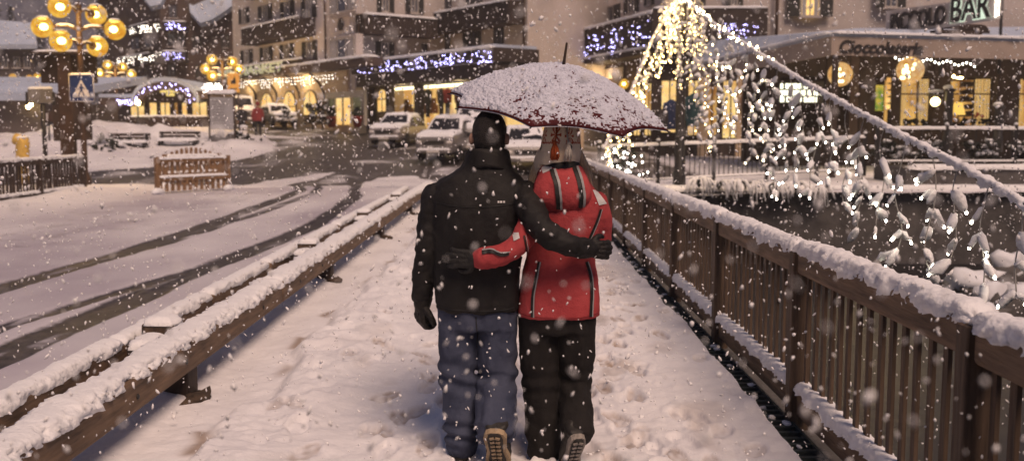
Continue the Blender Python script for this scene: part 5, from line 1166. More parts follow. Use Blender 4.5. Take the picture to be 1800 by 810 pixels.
# ------------------------------------------------------------------ street lamps with six amber globes
def street_lamp(px, py, Y, rot, label, energy):
    c = P(px, py, Y); g = float(ground(c.x, c.y)); t = thing('street_lamp', (c.x, c.y, g), label, 'street lamp', 'six globe street lamps round the square')
    q = MB(); q.lathe([(.16, -.2), (.16, .3), (.12, .36), (.085, .5), (.075, c.z - g + .55), (.10, c.z - g + .58), (.10, c.z - g + .66), (.03, c.z - g + .78)], (c.x, c.y, g), 12); q.build('pole', M['brown_metal'], t)
    for k, (ang, dz) in enumerate(((180, 0), (0, 0), (240, .5), (60, .5), (240, -.45), (60, -.45))):
        a = R(ang) + rot; d = Vector((math.cos(a), math.sin(a), 0)); p = c + Z3 * dz
        q = MB(); q.tube([p + d * .06 - Z3 * .05, p + d * .3 + Z3 * .06, p + d * .62 + Z3 * .05, p + d * .70], [.04, .038, .038, .05], 8); q.lathe([(.09, 0), (.12, .03), (.12, .09), (.05, .1)], p + d * .66, 10, 0, d); ar = q.build('arm', M['brown_metal'], t)
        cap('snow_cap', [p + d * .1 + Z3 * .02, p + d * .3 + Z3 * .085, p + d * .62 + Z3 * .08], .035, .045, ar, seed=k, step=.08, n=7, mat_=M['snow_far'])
        gc = p + d * .98; q = MB(); q.ball(gc, .31, 20, 14); gl = q.build('globe', M['globe'], t)
        q = MB(); q.ball(gc - d * .04, (.12, .12, .10), 10, 8); q.build('bulb', M['bulb_amber'], gl)
        q = MB(); q.ball(gc + Z3 * .27, (.17, .17, .055), 12, 6, 0, .3, k); q.build('snow_cap', M['snow_far'], gl)
    for dz in (-.45, 0, .5):
        q = MB(); q.lathe([(.10, -.05), (.13, -.03), (.13, .03), (.10, .05)], c + Z3 * dz, 10); q.build('collar', M['brown_metal'], t)
    pl = bpy.data.lights.new('lamp_light', 'POINT'); pl.energy = energy; pl.color = (1, .60, .18); pl.shadow_soft_size = .9; po = bpy.data.objects.new('lamp_light', pl); COL.objects.link(po); po.location = c + Z3 * .0 + Vector((-.1, -.6, -.2)); return t
street_lamp(139, 50, 29.7, R(23), 'nearest tall street lamp with six large amber globes, above the blue crossing sign', 330)
street_lamp(203, 130, 66, R(24), 'far street lamp with six small amber globes on the snow mound before the chalet', 420)
street_lamp(391, 122, 60, R(10), 'street lamp with amber globes beside the yellow sign and the pale hotel corner', 420)
def lamp_extras():
    c = P(143, 155, 29.45); t = thing('crossing_sign', c, 'square blue pedestrian crossing sign with pale triangle, mounted on the lamp post', 'road sign'); w = .355; X_, Y_ = Vector((1, 0, 0)), Vector((0, 0, 1))
    q = MB(); q.box((c.x - w, c.y, c.z - w * 1.08), (c.x + w, c.y + .03, c.z + w * 1.08)); bevel(q.build('panel', M['sign_blue'], t), .02)
    q = MB(); b = .035
    for a, e in (((-1, -1.08), (1, -1.08)), ((-1, 1.08), (1, 1.08)), ((-1, -1.08), (-1, 1.08)), ((1, -1.08), (1, 1.08))): q.tube([(c.x + a[0] * w, c.y + .01, c.z + a[1] * w), (c.x + e[0] * w, c.y + .01, c.z + e[1] * w)], .012, 6)
    q.build('rim', M['sign_white'], t)
    q = MB(); o = Vector((c.x, c.y - .002, c.z)); q.prism([(-.275, -.27), (.275, -.27), (0, .245)], o, X_, Y_, .003); q.build('triangle', M['sign_white'], t)
    q = MB(); o = Vector((c.x, c.y - .006, c.z))
    for poly in ([(-.025, .06), (.025, .06), (.032, .10), (.0, .13), (-.032, .10)], [(-.04, -.08), (.035, -.08), (.045, .05), (-.035, .05)], [(-.04, -.08), (.0, -.08), (-.075, -.235), (-.11, -.235)], [(.0, -.08), (.035, -.08), (.10, -.235), (.06, -.235)], [(-.035, .05), (-.03, .01), (-.10, -.06), (-.115, -.035)], [(.045, .05), (.04, .01), (.105, -.055), (.115, -.03)]):
        q.prism(poly, o, X_, Y_, .003)
    for k in range(-3, 4): q.prism([(k * .075 - .025, -.262), (k * .075 + .012, -.262), (k * .072 + .008, -.243), (k * .072 - .022, -.243)], o, X_, Y_, .003)
    q.build('walking_symbol', M['sign_blue'], t); cap('snow_cap', [(c.x - w, c.y + .01, c.z + w * 1.1), (c.x + w, c.y + .01, c.z + w * 1.1)], .04, .045, t, step=.05, mat_=M['snow_far'], n=9)
    q = MB(); q.box((c.x - .05, c.y + .031, c.z - .1), (c.x + .05, c.y + .3, c.z + .1)); q.build('clamp', M['black_metal'], t)
    # wooden notice structure behind it
    Y = 34.0; t = thing('notice_stand', P(117, 270, Y), 'tall dark wooden notice stand with snowy ledge behind the crossing sign', 'notice board')
    def bx(x0, x1, y0, y1, d0, d1, nm, m): a = P(x0, y1, Y); b = P(x1, y0, Y); q = MB(); q.box((a.x, Y + d0, a.z), (b.x, Y + d1, b.z)); o = bevel(q.build(nm, m, t), .02); return a, b
    bx(109, 125, 96, 285, -.08, .18, 'post', M['brown_metal']); bx(67, 164, 98, 146, .2, .32, 'board', M['wood_dark']); bx(95, 108.5, 165, 248, -.05, .1, 'lower_board', M['wood_dark']); bx(125.5, 158, 165, 246, -.05, .1, 'lower_board', M['wood_dark'])
    bx(60, 172, 92, 97, -.3, .5, 'ledge', M['wood_dark']); a = P(60, 92, Y); b = P(172, 92, Y); cap('snow_cap', [(a.x, Y + .1, a.z), (b.x, Y + .1, b.z)], .35, .09, t, step=.15, mat_=M['snow_far'], n=9)
    # grey panel sign on its post
    Y = 30.5; t = thing('panel_sign', P(72, 280, Y), 'small grey blank panel sign with snow on top, on a thin dark post', 'sign'); a = P(49, 182, Y); b = P(91, 156, Y); q = MB(); q.box((a.x, Y, a.z), (b.x, Y + .06, b.z)); bevel(q.build('panel', M['sign_grey'], t), .015)
    cap('snow_cap', [(a.x, Y + .03, b.z), (b.x, Y + .03, b.z)], .05, .06, t, step=.06, mat_=M['snow_far'], n=9); p = P(73, 183, Y); q = MB(); q.tube([(p.x, Y + .09, 0.2), (p.x, Y + .09, p.z + .2)], .07, 8); q.build('post', M['black_metal'], t)
    q = MB(); q.box((a.x - .06, Y - .01, a.z - .05), (a.x - .003, Y + .07, b.z - .1)); q.box((b.x + .003, Y - .01, a.z - .05), (b.x + .06, Y + .07, b.z - .1)); q.build('bracket', M['black_metal'], t)
    Y = 44; a = P(76, 214, Y); b = P(92, 196, Y); t = thing('panel_sign', a, 'tiny brown sign with a pale figure far behind the grey panel sign', 'sign'); q = MB(); q.box((a.x, Y, a.z), (b.x, Y + .05, b.z)); q.build('panel', M['brown_metal'], t); q = MB(); q.box((a.x + .15, Y - .02, a.z + .1), (a.x + .22, Y - .003, b.z - .08)); q.build('pale_mark', M['sign_white'], t); q = MB(); q.tube([((a.x + b.x) / 2, Y + .06, .3), ((a.x + b.x) / 2, Y + .06, a.z + .1)], .04, 6); q.build('post', M['black_metal'], t)
    # yellow cowl pipe
    Y = 30.2; p = P(40, 282, Y); t = thing('vent_pipe', p, 'bent yellow vent pipe with dark round mouth and snow cap in the snowbank', 'vent pipe'); pts = [Vector((p.x, Y, .1)), Vector((p.x, Y, p.z + .15)), P(40, 252, Y), P(36, 247, Y), P(26, 244, Y)]
    q = MB(); q.tube(catmull([tuple(v) for v in pts], 20), [.19] * 6 + [.2] * 8 + [.17] * 6, 14); q.build('pipe', M['yellow_paint'], t); e = pts[-1]; q = MB(); d = (pts[-1] - pts[-2]).normalized(); q.lathe([(.14, -.002), (.14, .012)], e, 14, 0, d); q.build('mouth', M['letter_dark'], t)
    q = MB(); q.ball(P(38, 242, Y), (.2, .18, .07), 12, 6, 0, .3); q.build('snow_cap', M['snow_far'], t)
    # yellow hanging sign beside the third lamp
    Y = 57; a = P(400, 163, Y); b = P(420, 129, Y); t = thing('hanging_sign', a, 'upright yellow sign with a small dark figure next to the farther amber lamp', 'sign'); q = MB(); q.box((a.x, Y, a.z), (b.x, Y + .08, b.z)); bevel(q.build('panel', M['orange_paint'], t), .03); q = MB(); o = Vector((a.x, Y - .003, a.z)); w = b.x - a.x; h = b.z - a.z
    q.prism([(w * .3, h * .45), (w * .72, h * .45), (w * .72, h * .62), (w * .62, h * .86), (w * .5, h * .66), (w * .3, h * .58)], o, X_, Y_, .004); q.build('figure', M['letter_dark'], t); q = MB(); q.prism([(w * .2, h * .16), (w * .8, h * .16), (w * .8, h * .22), (w * .2, h * .22)], o, X_, Y_, .004); q.build('text_bar', M['letter_dark'], t)
    q = MB(); q.tube([(b.x - .1, Y + .15, float(ground(b.x, Y))), (b.x - .1, Y + .15, b.z + .2)], .05, 8); q.build('post', M['brown_metal'], t)
    # information board on a stone base
    Y = 47; a = P(369, 255, Y); b = P(410, 230, Y); g = float(ground(a.x, Y)); t = thing('information_board', (a.x, Y, g), 'tall pale information panel with snowy top on a dark stone base', 'information board')
    q = MB(); q.ball(((a.x + b.x) / 2, Y + .3, g + .1), ((b.x - a.x) * .62, .6, .55), 14, 8, 0, .5, 4); q.ball((b.x + .2, Y + .1, g), (.5, .5, .35), 10, 6, 0, .5, 2); q.build('stone_base', M['stone'], t)
    a = P(370, 228, Y); b = P(409, 171, Y); q = MB(); q.box((a.x, Y, a.z), (b.x, Y + .1, b.z)); pn = bevel(q.build('panel', M['board_pale'], t), .02)
    q = MB(); w = b.x - a.x; h = b.z - a.z
    for k in range(9): q.box((a.x + w * .1, Y - .006, b.z - h * (.12 + .085 * k)), (a.x + w * random.uniform(.6, .9), Y - .002, b.z - h * (.14 + .085 * k)))
    q.build('text_lines', M['sign_grey'], pn)
    for x in (a.x - .05, b.x + .05): q = MB(); q.tube([(x, Y + .05, g), (x, Y + .05, b.z + .12)], .05, 8); q.build('post', M['wood_dark'], t)
    q = MB(); q.box((a.x - .12, Y - .05, b.z + .13), (b.x + .12, Y + .3, b.z + .22)); q.build('top_board', M['wood_dark'], t); cap('snow_cap', [(a.x - .12, Y + .12, b.z + .21), (b.x + .12, Y + .12, b.z + .21)], .22, .16, t, step=.1, mat_=M['snow_far'], n=9)
    p = gpt(429, 243); t = thing('stone_marker', p, 'small pale stone marker in the snow right of the information board', 'marker'); q = MB(); h = 20 / 1750 * p.y; q.lathe([(.22, -.2), (.2, h * .6), (.16, h * .66), (.17, h * .72), (.22, h * .76), (.18, h)], p, 10); q.build('shaft', M['sign_white'], t); q = MB(); q.ball(p + Z3 * h, (.22, .22, .1), 10, 6); q.build('snow_cap', M['snow_far'], t)
    # low wall and two benches on the island
    for lab, xa, xb, py in (('long low dark wall half buried in snow on the island, behind the benches', 190, 366, 258),):
        a = gpt(xa, py); b = gpt(xb, py + 3); t = thing('low_wall', a, lab, 'wall'); u = (b - a).xy.normalized(); f = Fr(a[:2], u); L_ = (b - a).xy.length; q = MB(); zz = min(a.z, b.z); f.box(q, 0, L_, zz - .4, zz + .36, -.2, .2); q.build('masonry', M['stone'], t); cap('snow_cap', [f.at(0, zz + .34), f.at(L_ * .42, zz + .34)], .2, .10, t, step=.15, mat_=M['snow_far'], n=9); cap('snow_cap', [f.at(L_ * .6, zz + .34), f.at(L_, zz + .34)], .2, .06, t, step=.15, mat_=M['snow_far'], n=9)
    for lab, px, py in (('left dark park bench with snow on its slats before the low wall', 224, 268), ('right dark park bench against the low wall near the information board', 313, 264)):
        p = gpt(px, py); t = thing('park_bench', p, lab, 'bench', 'benches on the island'); w = .95
        q = MB()
        for k in range(3): q.box((p.x - w, p.y - .2 + .16 * k, p.z + .42), (p.x + w, p.y - .07 + .16 * k, p.z + .47))
        q.build('seat', M['wood_dark'], t); q = MB()
        for k in range(2): q.box((p.x - w, p.y + .3, p.z + .58 + .16 * k), (p.x + w, p.y + .34, p.z + .70 + .16 * k))
        q.build('backrest', M['wood_dark'], t)
        for sg in (-1, 1): q = MB(); x = p.x + sg * (w - .15); q.box((x - .05, p.y - .2, p.z - .2), (x + .05, p.y - .1, p.z + .415)); q.box((x - .05, p.y + .2, p.z - .2), (x + .05, p.y + .295, p.z + .86)); q.box((x - .05, p.y - .1, p.z + .3), (x + .05, p.y + .2, p.z + .414)); q.build('leg', M['black_metal'], t)
        cap('snow_cap', [(p.x - w, p.y - .02, p.z + .46), (p.x + w, p.y - .02, p.z + .46)], .22, .10, t, step=.1, mat_=M['snow_far'], n=9)
    for px, py, r, lab in ((195, 270, .9, 'snowy dark shrub at the left end of the island wall'), (418, 252, .7, 'snow covered rock pile at the foot of the information board')):
        p = gpt(px, py); t = thing('snowy_shrub', p, lab, 'shrub'); q = MB()
        for k in range(70): d = Vector((random.gauss(0, .5), random.gauss(0, .4), abs(random.gauss(.3, .25)))) * r; q.ball(p + d, random.uniform(.05, .14), 5, 4, 0, .5, k, False)
        q.build('leaves', M['bush'], t); q = MB()
        for k in range(22): d = Vector((random.gauss(0, .45), random.gauss(0, .35), .35 + abs(random.gauss(.15, .15)))) * r; q.ball(p + d, (random.uniform(.1, .22), random.uniform(.1, .2), .07), 7, 5, 0, .4, k)
        q.build('snow_clumps', M['snow_far'], t)
lamp_extras()
# ------------------------------------------------------------------ picket barriers in the road
def barrier(a, b, label, n, arch, leg, m, tilt=0):
    t = thing('picket_barrier', (a + b) / 2, label, 'barrier', 'picket barriers at the road edge'); u = (b - a); u.z = 0; L_ = u.length; u.normalize(); f = Fr(a[:2], u); z = min(a.z, b.z)
    for s in (0, L_): q = MB(); f.box(q, s - .05, s + .05, z - .1, z + 1.0, -.05, .05); q.build('post', m, t); q = MB(); q.ball(f.at(s, z + .05), (.14, .3, .13), 10, 6, 0, .4); q.build('snow_foot', M['snow_far'], t)
    for zz in (.40, .90):
        q = MB(); f.box(q, .052, L_ - .052, z + zz - .05, z + zz + .05, -.03, .03); q.build('rail', m, t); cap('snow_cap', [f.at(.05, z + zz + .045), f.at(L_ - .05, z + zz + .045)], .05, .055, t, step=.05, mat_=M['snow_far'], n=9)
    for k in range(n):
        s = L_ * (k + .7) / (n + .4); top = .98 + (arch * math.sin(math.pi * (k + .5) / n)); q = MB(); ax = f.u if f.u.cross(Z3).dot(f.n) > 0 else -f.u; sg = 1 if ax == f.u else -1
        q.prism([(sg * (s - .05), z + .06), (sg * (s + .05), z + .06), (sg * (s + .05), z + top - .04), (sg * (s + .02), z + top), (sg * (s - .02), z + top), (sg * (s - .05), z + top - .04)][:: sg], f.o + f.n * -.055, ax, Z3, .022); q.build('picket', m, t)
    return t
barrier(gpt(277, 341), gpt(402, 334), 'weathered wooden picket barrier with two snowy rails standing at the road edge', 12, 0, .06, M['wood_picket'])
barrier(gpt(291, 330), gpt(386, 325), 'arched picket barrier leaning just behind the weathered one, its dark rounded tops showing', 11, .22, .06, M['wood_picket'])
# ------------------------------------------------------------------ cars under snow
def car(name, px, py, Y, yaw, paint, label, L_=4.3, W=1.76, H=1.46, suv=False, cat='car', spare=False):
    p = P(px, py, Y); g = float(ground(p.x, p.y)); t = thing(name, (0, 0, 0), label, cat, 'parked cars under snow'); h = H; zb = .30 if suv else .22; belt = .62 * h if suv else .60 * h
    pm = mat('car_paint', paint, .35, coat=.5, var=.1)
    # stations front (+x) to rear: x, half width, bottom, belt, top, top half width
    st = [(.50, .80, .10, .48, .50, .70), (.49, .90, 0, .50, .53, .84), (.42, .98, 0, .55, .60, .92), (.22, 1, 0, .58, .64, .95), (.17, 1, 0, .60, .68, .90), (.03, 1, 0, .61, .97, .76), (-.10, 1, 0, .61, 1.0, .76), (-.28, 1, 0, .61, .98, .75), (-.40 if not suv else -.46, 1, 0, .61, .80 if not suv else .95, .80), (-.47 if not suv else -.48, .96, 0, .60, .64 if not suv else .70, .86), (-.50, .86, .10, .52, .56, .78)]
    V = []
    for x, w, b, bl, tp, tw in st:
        w *= W / 2; tw *= W / 2; z0 = zb + b * h; z1 = bl * h; z2 = tp * h; X = x * L_
        half = [(w * .86, z0), (w * .98, z0 + .08), (w, (z0 + z1) / 2), (w * .985, z1 - .04), (w * .95, z1), (tw + (w - tw) * .12, z1 + (z2 - z1) * .82), (tw * .9, z2 - .01), (tw * .45, z2)]
        V += [(X, y, z) for y, z in half] + [(X, -y, z) for y, z in reversed(half)]
    n = 16; q = MB(); F = [(i * n + k, (i + 1) * n + k, (i + 1) * n + (k + 1) % n, i * n + (k + 1) % n) for i in range(len(st) - 1) for k in range(n)] + [tuple(range(n)), tuple(reversed(range((len(st) - 1) * n, len(st) * n)))]
    q.add(V, F, 0, True); b = q.build('body', pm, t); md = b.modifiers.new('s', 'SUBSURF'); md.levels = 1; md.render_levels = 1
    A_ = lambda i, k: Vector(V[i * n + k])
    def pane(nm, pts, off, m=M['car_glass']):
        q = MB(); o = Vector(off); c = sum(pts, Vector()) / len(pts); q.add([c + (v - c) * .88 + o for v in pts], [tuple(range(len(pts)))]); q.build(nm, m, t)
    pane('windscreen', [A_(4, 5).lerp(A_(4, 7), .1), A_(5, 6), A_(5, 9), A_(4, 10).lerp(A_(4, 8), .1)], (.05, 0, .035)); pane('rear_window', [A_(8, 6), A_(9, 5), A_(9, 10), A_(8, 9)], (-.05, 0, .03))
    for sg, (k4, k5) in ((1, (4, 5)), (-1, (11, 10))):
        for i, j in ((4, 6), (6, 8)): pane('side_window', [A_(i, k4), A_(j, k4), A_(j, k5), A_(i if i > 4 else 5, k5)], (0, sg * .035, .02))
    wr = .34 if suv else .31
    for x in (.30, -.30):
        for sg in (-1, 1):
            c = Vector((x * L_, sg * W * .5 - sg * .10, wr)); q = MB(); q.lathe([(wr * .62, -.10), (wr * .95, -.10), (wr, -.06), (wr, .06), (wr * .95, .10), (wr * .62, .10)], c, 20, 0, Vector((0, 1, 0))); w = q.build('wheel', M['rubber'], t); q = MB(); q.lathe([(.03, .055), (wr * .3, .07), (wr * .6, .085), (wr * .61, .02)], c, 14, 0, Vector((0, sg, 0))); q.build('rim', M['chrome'], w)
    zf = h * .42
    for sg in (-1, 1):
        q = MB(); q.ball((L_ * .487, sg * W * .36, zf), (.07, .15, .09), 12, 8); q.build('headlight', M['sign_white'], t); q = MB(); q.ball((-L_ * .487, sg * W * .38, zf + .04), (.06, .11, .11), 10, 8); q.build('tail_light', M['red_paint'], t)
        q = MB(); q.ball((L_ * .14, sg * (W * .5 + .09), h * .66), (.07, .11, .08), 10, 7); q.build('mirror', pm, t)
    q = MB(); q.box((L_ * .49, -W * .25, zf - .08), (L_ * .505, W * .25, zf + .07)); q.build('grille', M['black_metal'], t); q = MB(); q.box((L_ * .485, -W * .44, zb + .02), (L_ * .525, W * .44, zb + .17)); bevel(q.build('bumper', M['sign_grey'], t), .03); q = MB(); q.box((L_ * .526, -.26, zb + .05), (L_ * .533, .26, zb + .15)); q.build('number_plate', M['sign_white'], t)
    # snow lying on bonnet, roof, windscreen and boot
    def blanket(nm, i0, i1, lift, k0=5, k1=10, wob=.5):
        rows = []
        for x in np.linspace(i0, i1, 18):
            i = min(int(x), len(st) - 2); f_ = x - i; ks = np.linspace(k0, k1, 22); row = []
            for k in ks:
                kk = int(k); g_ = k - kk; a = A_(i, kk % n).lerp(A_(i, (kk + 1) % n), g_); c_ = A_(i + 1, kk % n).lerp(A_(i + 1, (kk + 1) % n), g_); row.append(a.lerp(c_, f_))
            rows.append(row)
        G = np.array([[tuple(v) for v in r] for r in rows]); u = np.linspace(-1, 1, 18)[:, None]; v = np.linspace(-1, 1, 22)[None, :]; e = np.clip((1 - np.abs(u) ** 4) * (1 - np.abs(v) ** 6), 0, 1) ** .5
        G[..., 2] += -.02 + e * lift * (1 + wob * fbm(G * 3 + Y, 2)); N2 = np.sign(G[..., 1]) * .03 * e * (np.abs(v) > .7); G[..., 1] += N2; G[..., 0] += .03 * e * (i1 <= 5)
        np_mesh(nm, G, grid_faces(18, 22)[:, ::-1], M['snow_far'], t)
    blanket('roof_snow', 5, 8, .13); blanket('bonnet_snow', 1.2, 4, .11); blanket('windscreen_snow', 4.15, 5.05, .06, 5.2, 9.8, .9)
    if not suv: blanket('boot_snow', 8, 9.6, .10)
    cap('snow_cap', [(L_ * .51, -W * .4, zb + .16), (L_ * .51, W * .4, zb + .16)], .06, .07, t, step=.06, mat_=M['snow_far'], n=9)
    if spare:
        c = Vector((-L_ * .5 - .08, .1, .95)); q = MB(); q.lathe([(.05, -.1), (.33, -.1), (.37, 0), (.33, .1), (.05, .1)], c, 18, 0, Vector((1, 0, 0))); q.build('spare_wheel', M['rubber'], t)
    t.location = (p.x, p.y, g); t.rotation_euler = (0, 0, yaw); return t
car('parked_car', 701, 240, 49, R(-102), (.22, .20, .20), 'silver saloon under thick snow parked beside the lit shop windows')
car('parked_car', 789, 270, 42, R(-104), (.16, .15, .15), 'snowy off-roader just left of the man, its bonnet heaped with snow', 4.0, 1.75, 1.8, True)
car('parked_car', 838, 262, 44, R(-100), (.42, .40, .40), 'white van behind the dark haired head, mostly hidden', 4.8, 1.95, 2.15, True, 'van')
car('parked_car', 922, 274, 39, R(-88), (.30, .28, .27), 'pale car under snow seen between the two heads', 4.3, 1.8, 1.6, True)
car('parked_van', 428, 227, 62, R(-75), (.13, .12, .13), 'grey box van parked left of the person in red by the arched windows', 3.8, 1.5, 1.8, True, 'van')
car('parked_car', 489, 229, 60, R(-60), (.03, .03, .033), 'dark car parked in front of the second arched hotel window', 3.3, 1.55, 1.3, True)
# ------------------------------------------------------------------ passers by
def passer(px, py, h, yaw, top, legs, label):
    p = gpt(px, py); t = thing('person', p, label, 'person', 'passers by near the hotel'); s = h / 1.75; rz = Matrix.Rotation(yaw, 3, 'Z')
    def W(x, y, z): return p + rz @ Vector((x, y, z)) * s
    tm = mat('passer_coat', top, .9, var=.2, scale=6); lm = mat('passer_trousers', legs, .9, var=.2)
    q = MB(); c = W(0, 0, 0); head_mesh(q, W(0, 0, 1.62), s * .98)
    for sg in (-1, 1): limb(q, [W(sg * .09, 0, .85), W(sg * .1, .05 * sg, .45), W(sg * .1, -.05 * sg, .04)], [.07, .05, .04], 10, 10); limb(q, [W(sg * .19, 0, 1.38), W(sg * .24, 0, 1.1), W(sg * .22, .06, .86), W(sg * .22, .08, .72)], [.045, .04, .035, .03], 10, 8)
    torso(q, [(c.x, c.y, p.z + .82 * s, .13 * s, .1 * s), (c.x, c.y, p.z + 1.3 * s, .16 * s, .1 * s), (c.x, c.y, p.z + 1.42 * s, .08 * s, .07 * s)], 20); skin('body', q, .018, M['skin'], t, 2)
    q = MB(); torso(q, [(c.x, c.y, p.z + .78 * s, .23 * s, .17 * s), (c.x, c.y, p.z + 1.1 * s, .21 * s, .16 * s), (c.x, c.y, p.z + 1.38 * s, .22 * s, .14 * s), (c.x, c.y, p.z + 1.47 * s, .10 * s, .1 * s)], 24)
    for sg in (-1, 1): limb(q, [W(sg * .2, 0, 1.38), W(sg * .27, 0, 1.1), W(sg * .25, .06, .84)], [.075, .065, .055], 10, 10)
    skin('coat', q, .022, tm, t, 3); q = MB()
    for sg in (-1, 1): limb(q, [W(sg * .09, 0, .86), W(sg * .11, .05 * sg, .45), W(sg * .11, -.05 * sg, .08)], [.105, .08, .07], 12, 12)
    skin('trousers', q, .022, lm, t, 3)
    for sg in (-1, 1): q = MB(); q.ball(W(sg * .11, -.05 * sg + .06, .05), Vector((.055, .13, .06)) * s, 10, 7); q.build('shoe', M['boot'], t)
    q = MB(); q.ball(W(0, -.01, 1.68), Vector((.105, .125, .12)) * s, 14, 10); q.build('hood', tm, t)
passer(454, 239, 1.78, R(20), (.24, .035, .035), (.02, .02, .02), 'distant passer by in a red coat walking in front of the pale hotel')
passer(426, 238, 1.66, R(-160), (.03, .028, .03), (.02, .02, .022), 'distant passer by all in dark clothes beside the grey van')
passer(266, 216, 1.7, R(90), (.03, .03, .03), (.02, .02, .02), 'distant dark figure before the lit windows of the arched pavilion')
# ------------------------------------------------------------------ shrubs and planters by the hotel door
def leafy(name, base, r, h, label, cat, group=None, pot=None, n=420, sn=14, cone=.4):
    t = thing(name, base, label, cat, group); q = MB(); rad = lambda f: r * (1 - cone * f) * (.75 + .35 * math.sin(f * 7 + base.x))
    for k in range(n):
        f = random.random(); a = random.uniform(0, 6.283); rr = rad(f) * random.random() ** .4; c = base + Vector((math.cos(a) * rr, math.sin(a) * rr, .1 + f * h)); d = Vector((random.gauss(0, 1), random.gauss(0, 1), random.gauss(0, .7))).normalized(); e = d.cross(Vector((random.gauss(0, 1), random.gauss(0, 1), 1))).normalized(); l = random.uniform(.06, .13)
        q.add([c - e * l * .4, c + d * l, c + e * l * .4, c - d * l], [(0, 1, 2, 3)])
    q.build('leaves', M['bush'], t); q = MB()
    for k in range(sn):
        f = random.random() ** .7; a = random.uniform(0, 6.283); rr = rad(f) * random.uniform(.4, .95); q.ball(base + Vector((math.cos(a) * rr, math.sin(a) * rr, .16 + f * h)), (random.uniform(.06, .14), random.uniform(.06, .13), .05), 7, 5, 0, .4, k)
    if sn: q.build('snow_clumps', M['snow_far'], t)
    q = MB(); q.tube([base - Z3 * .2, base + Z3 * h * .7], [.05, .02], 6); q.build('stem', M['wood_dark'], t)
    if pot: q = MB(); q.lathe([(r * .5, -.25), (r * .75, .3), (r * .8, .34), (r * .6, .35)], base, 14); q.build('pot', pot, t)
for px, py, d, r, h, lab in ((550, 222, 1.6, .55, 1.15, 'dark round shrub left of the hotel door'), (567, 222, 1.5, .45, 1.3, 'taller dark shrub close to the hotel door frame'), (503, 222, 1.8, .6, .8, 'low dark shrub under the third arched window')):
    s, z = A.px(px, py, d); leafy('shrub', A.at(s, z, d), r, h, lab, 'shrub', 'shrubs along the hotel')
for px, lab in ((583, 'red planter with clipped shrub at the left pane of the hotel entrance'), (628, 'red planter with clipped shrub at the right pane of the hotel entrance')):
    s, z = A.px(px, 216, .6); leafy('planter', A.at(s, z, .6), .38, .75, lab, 'planter', 'planters at the hotel door', M['red_paint'], 220, 0)
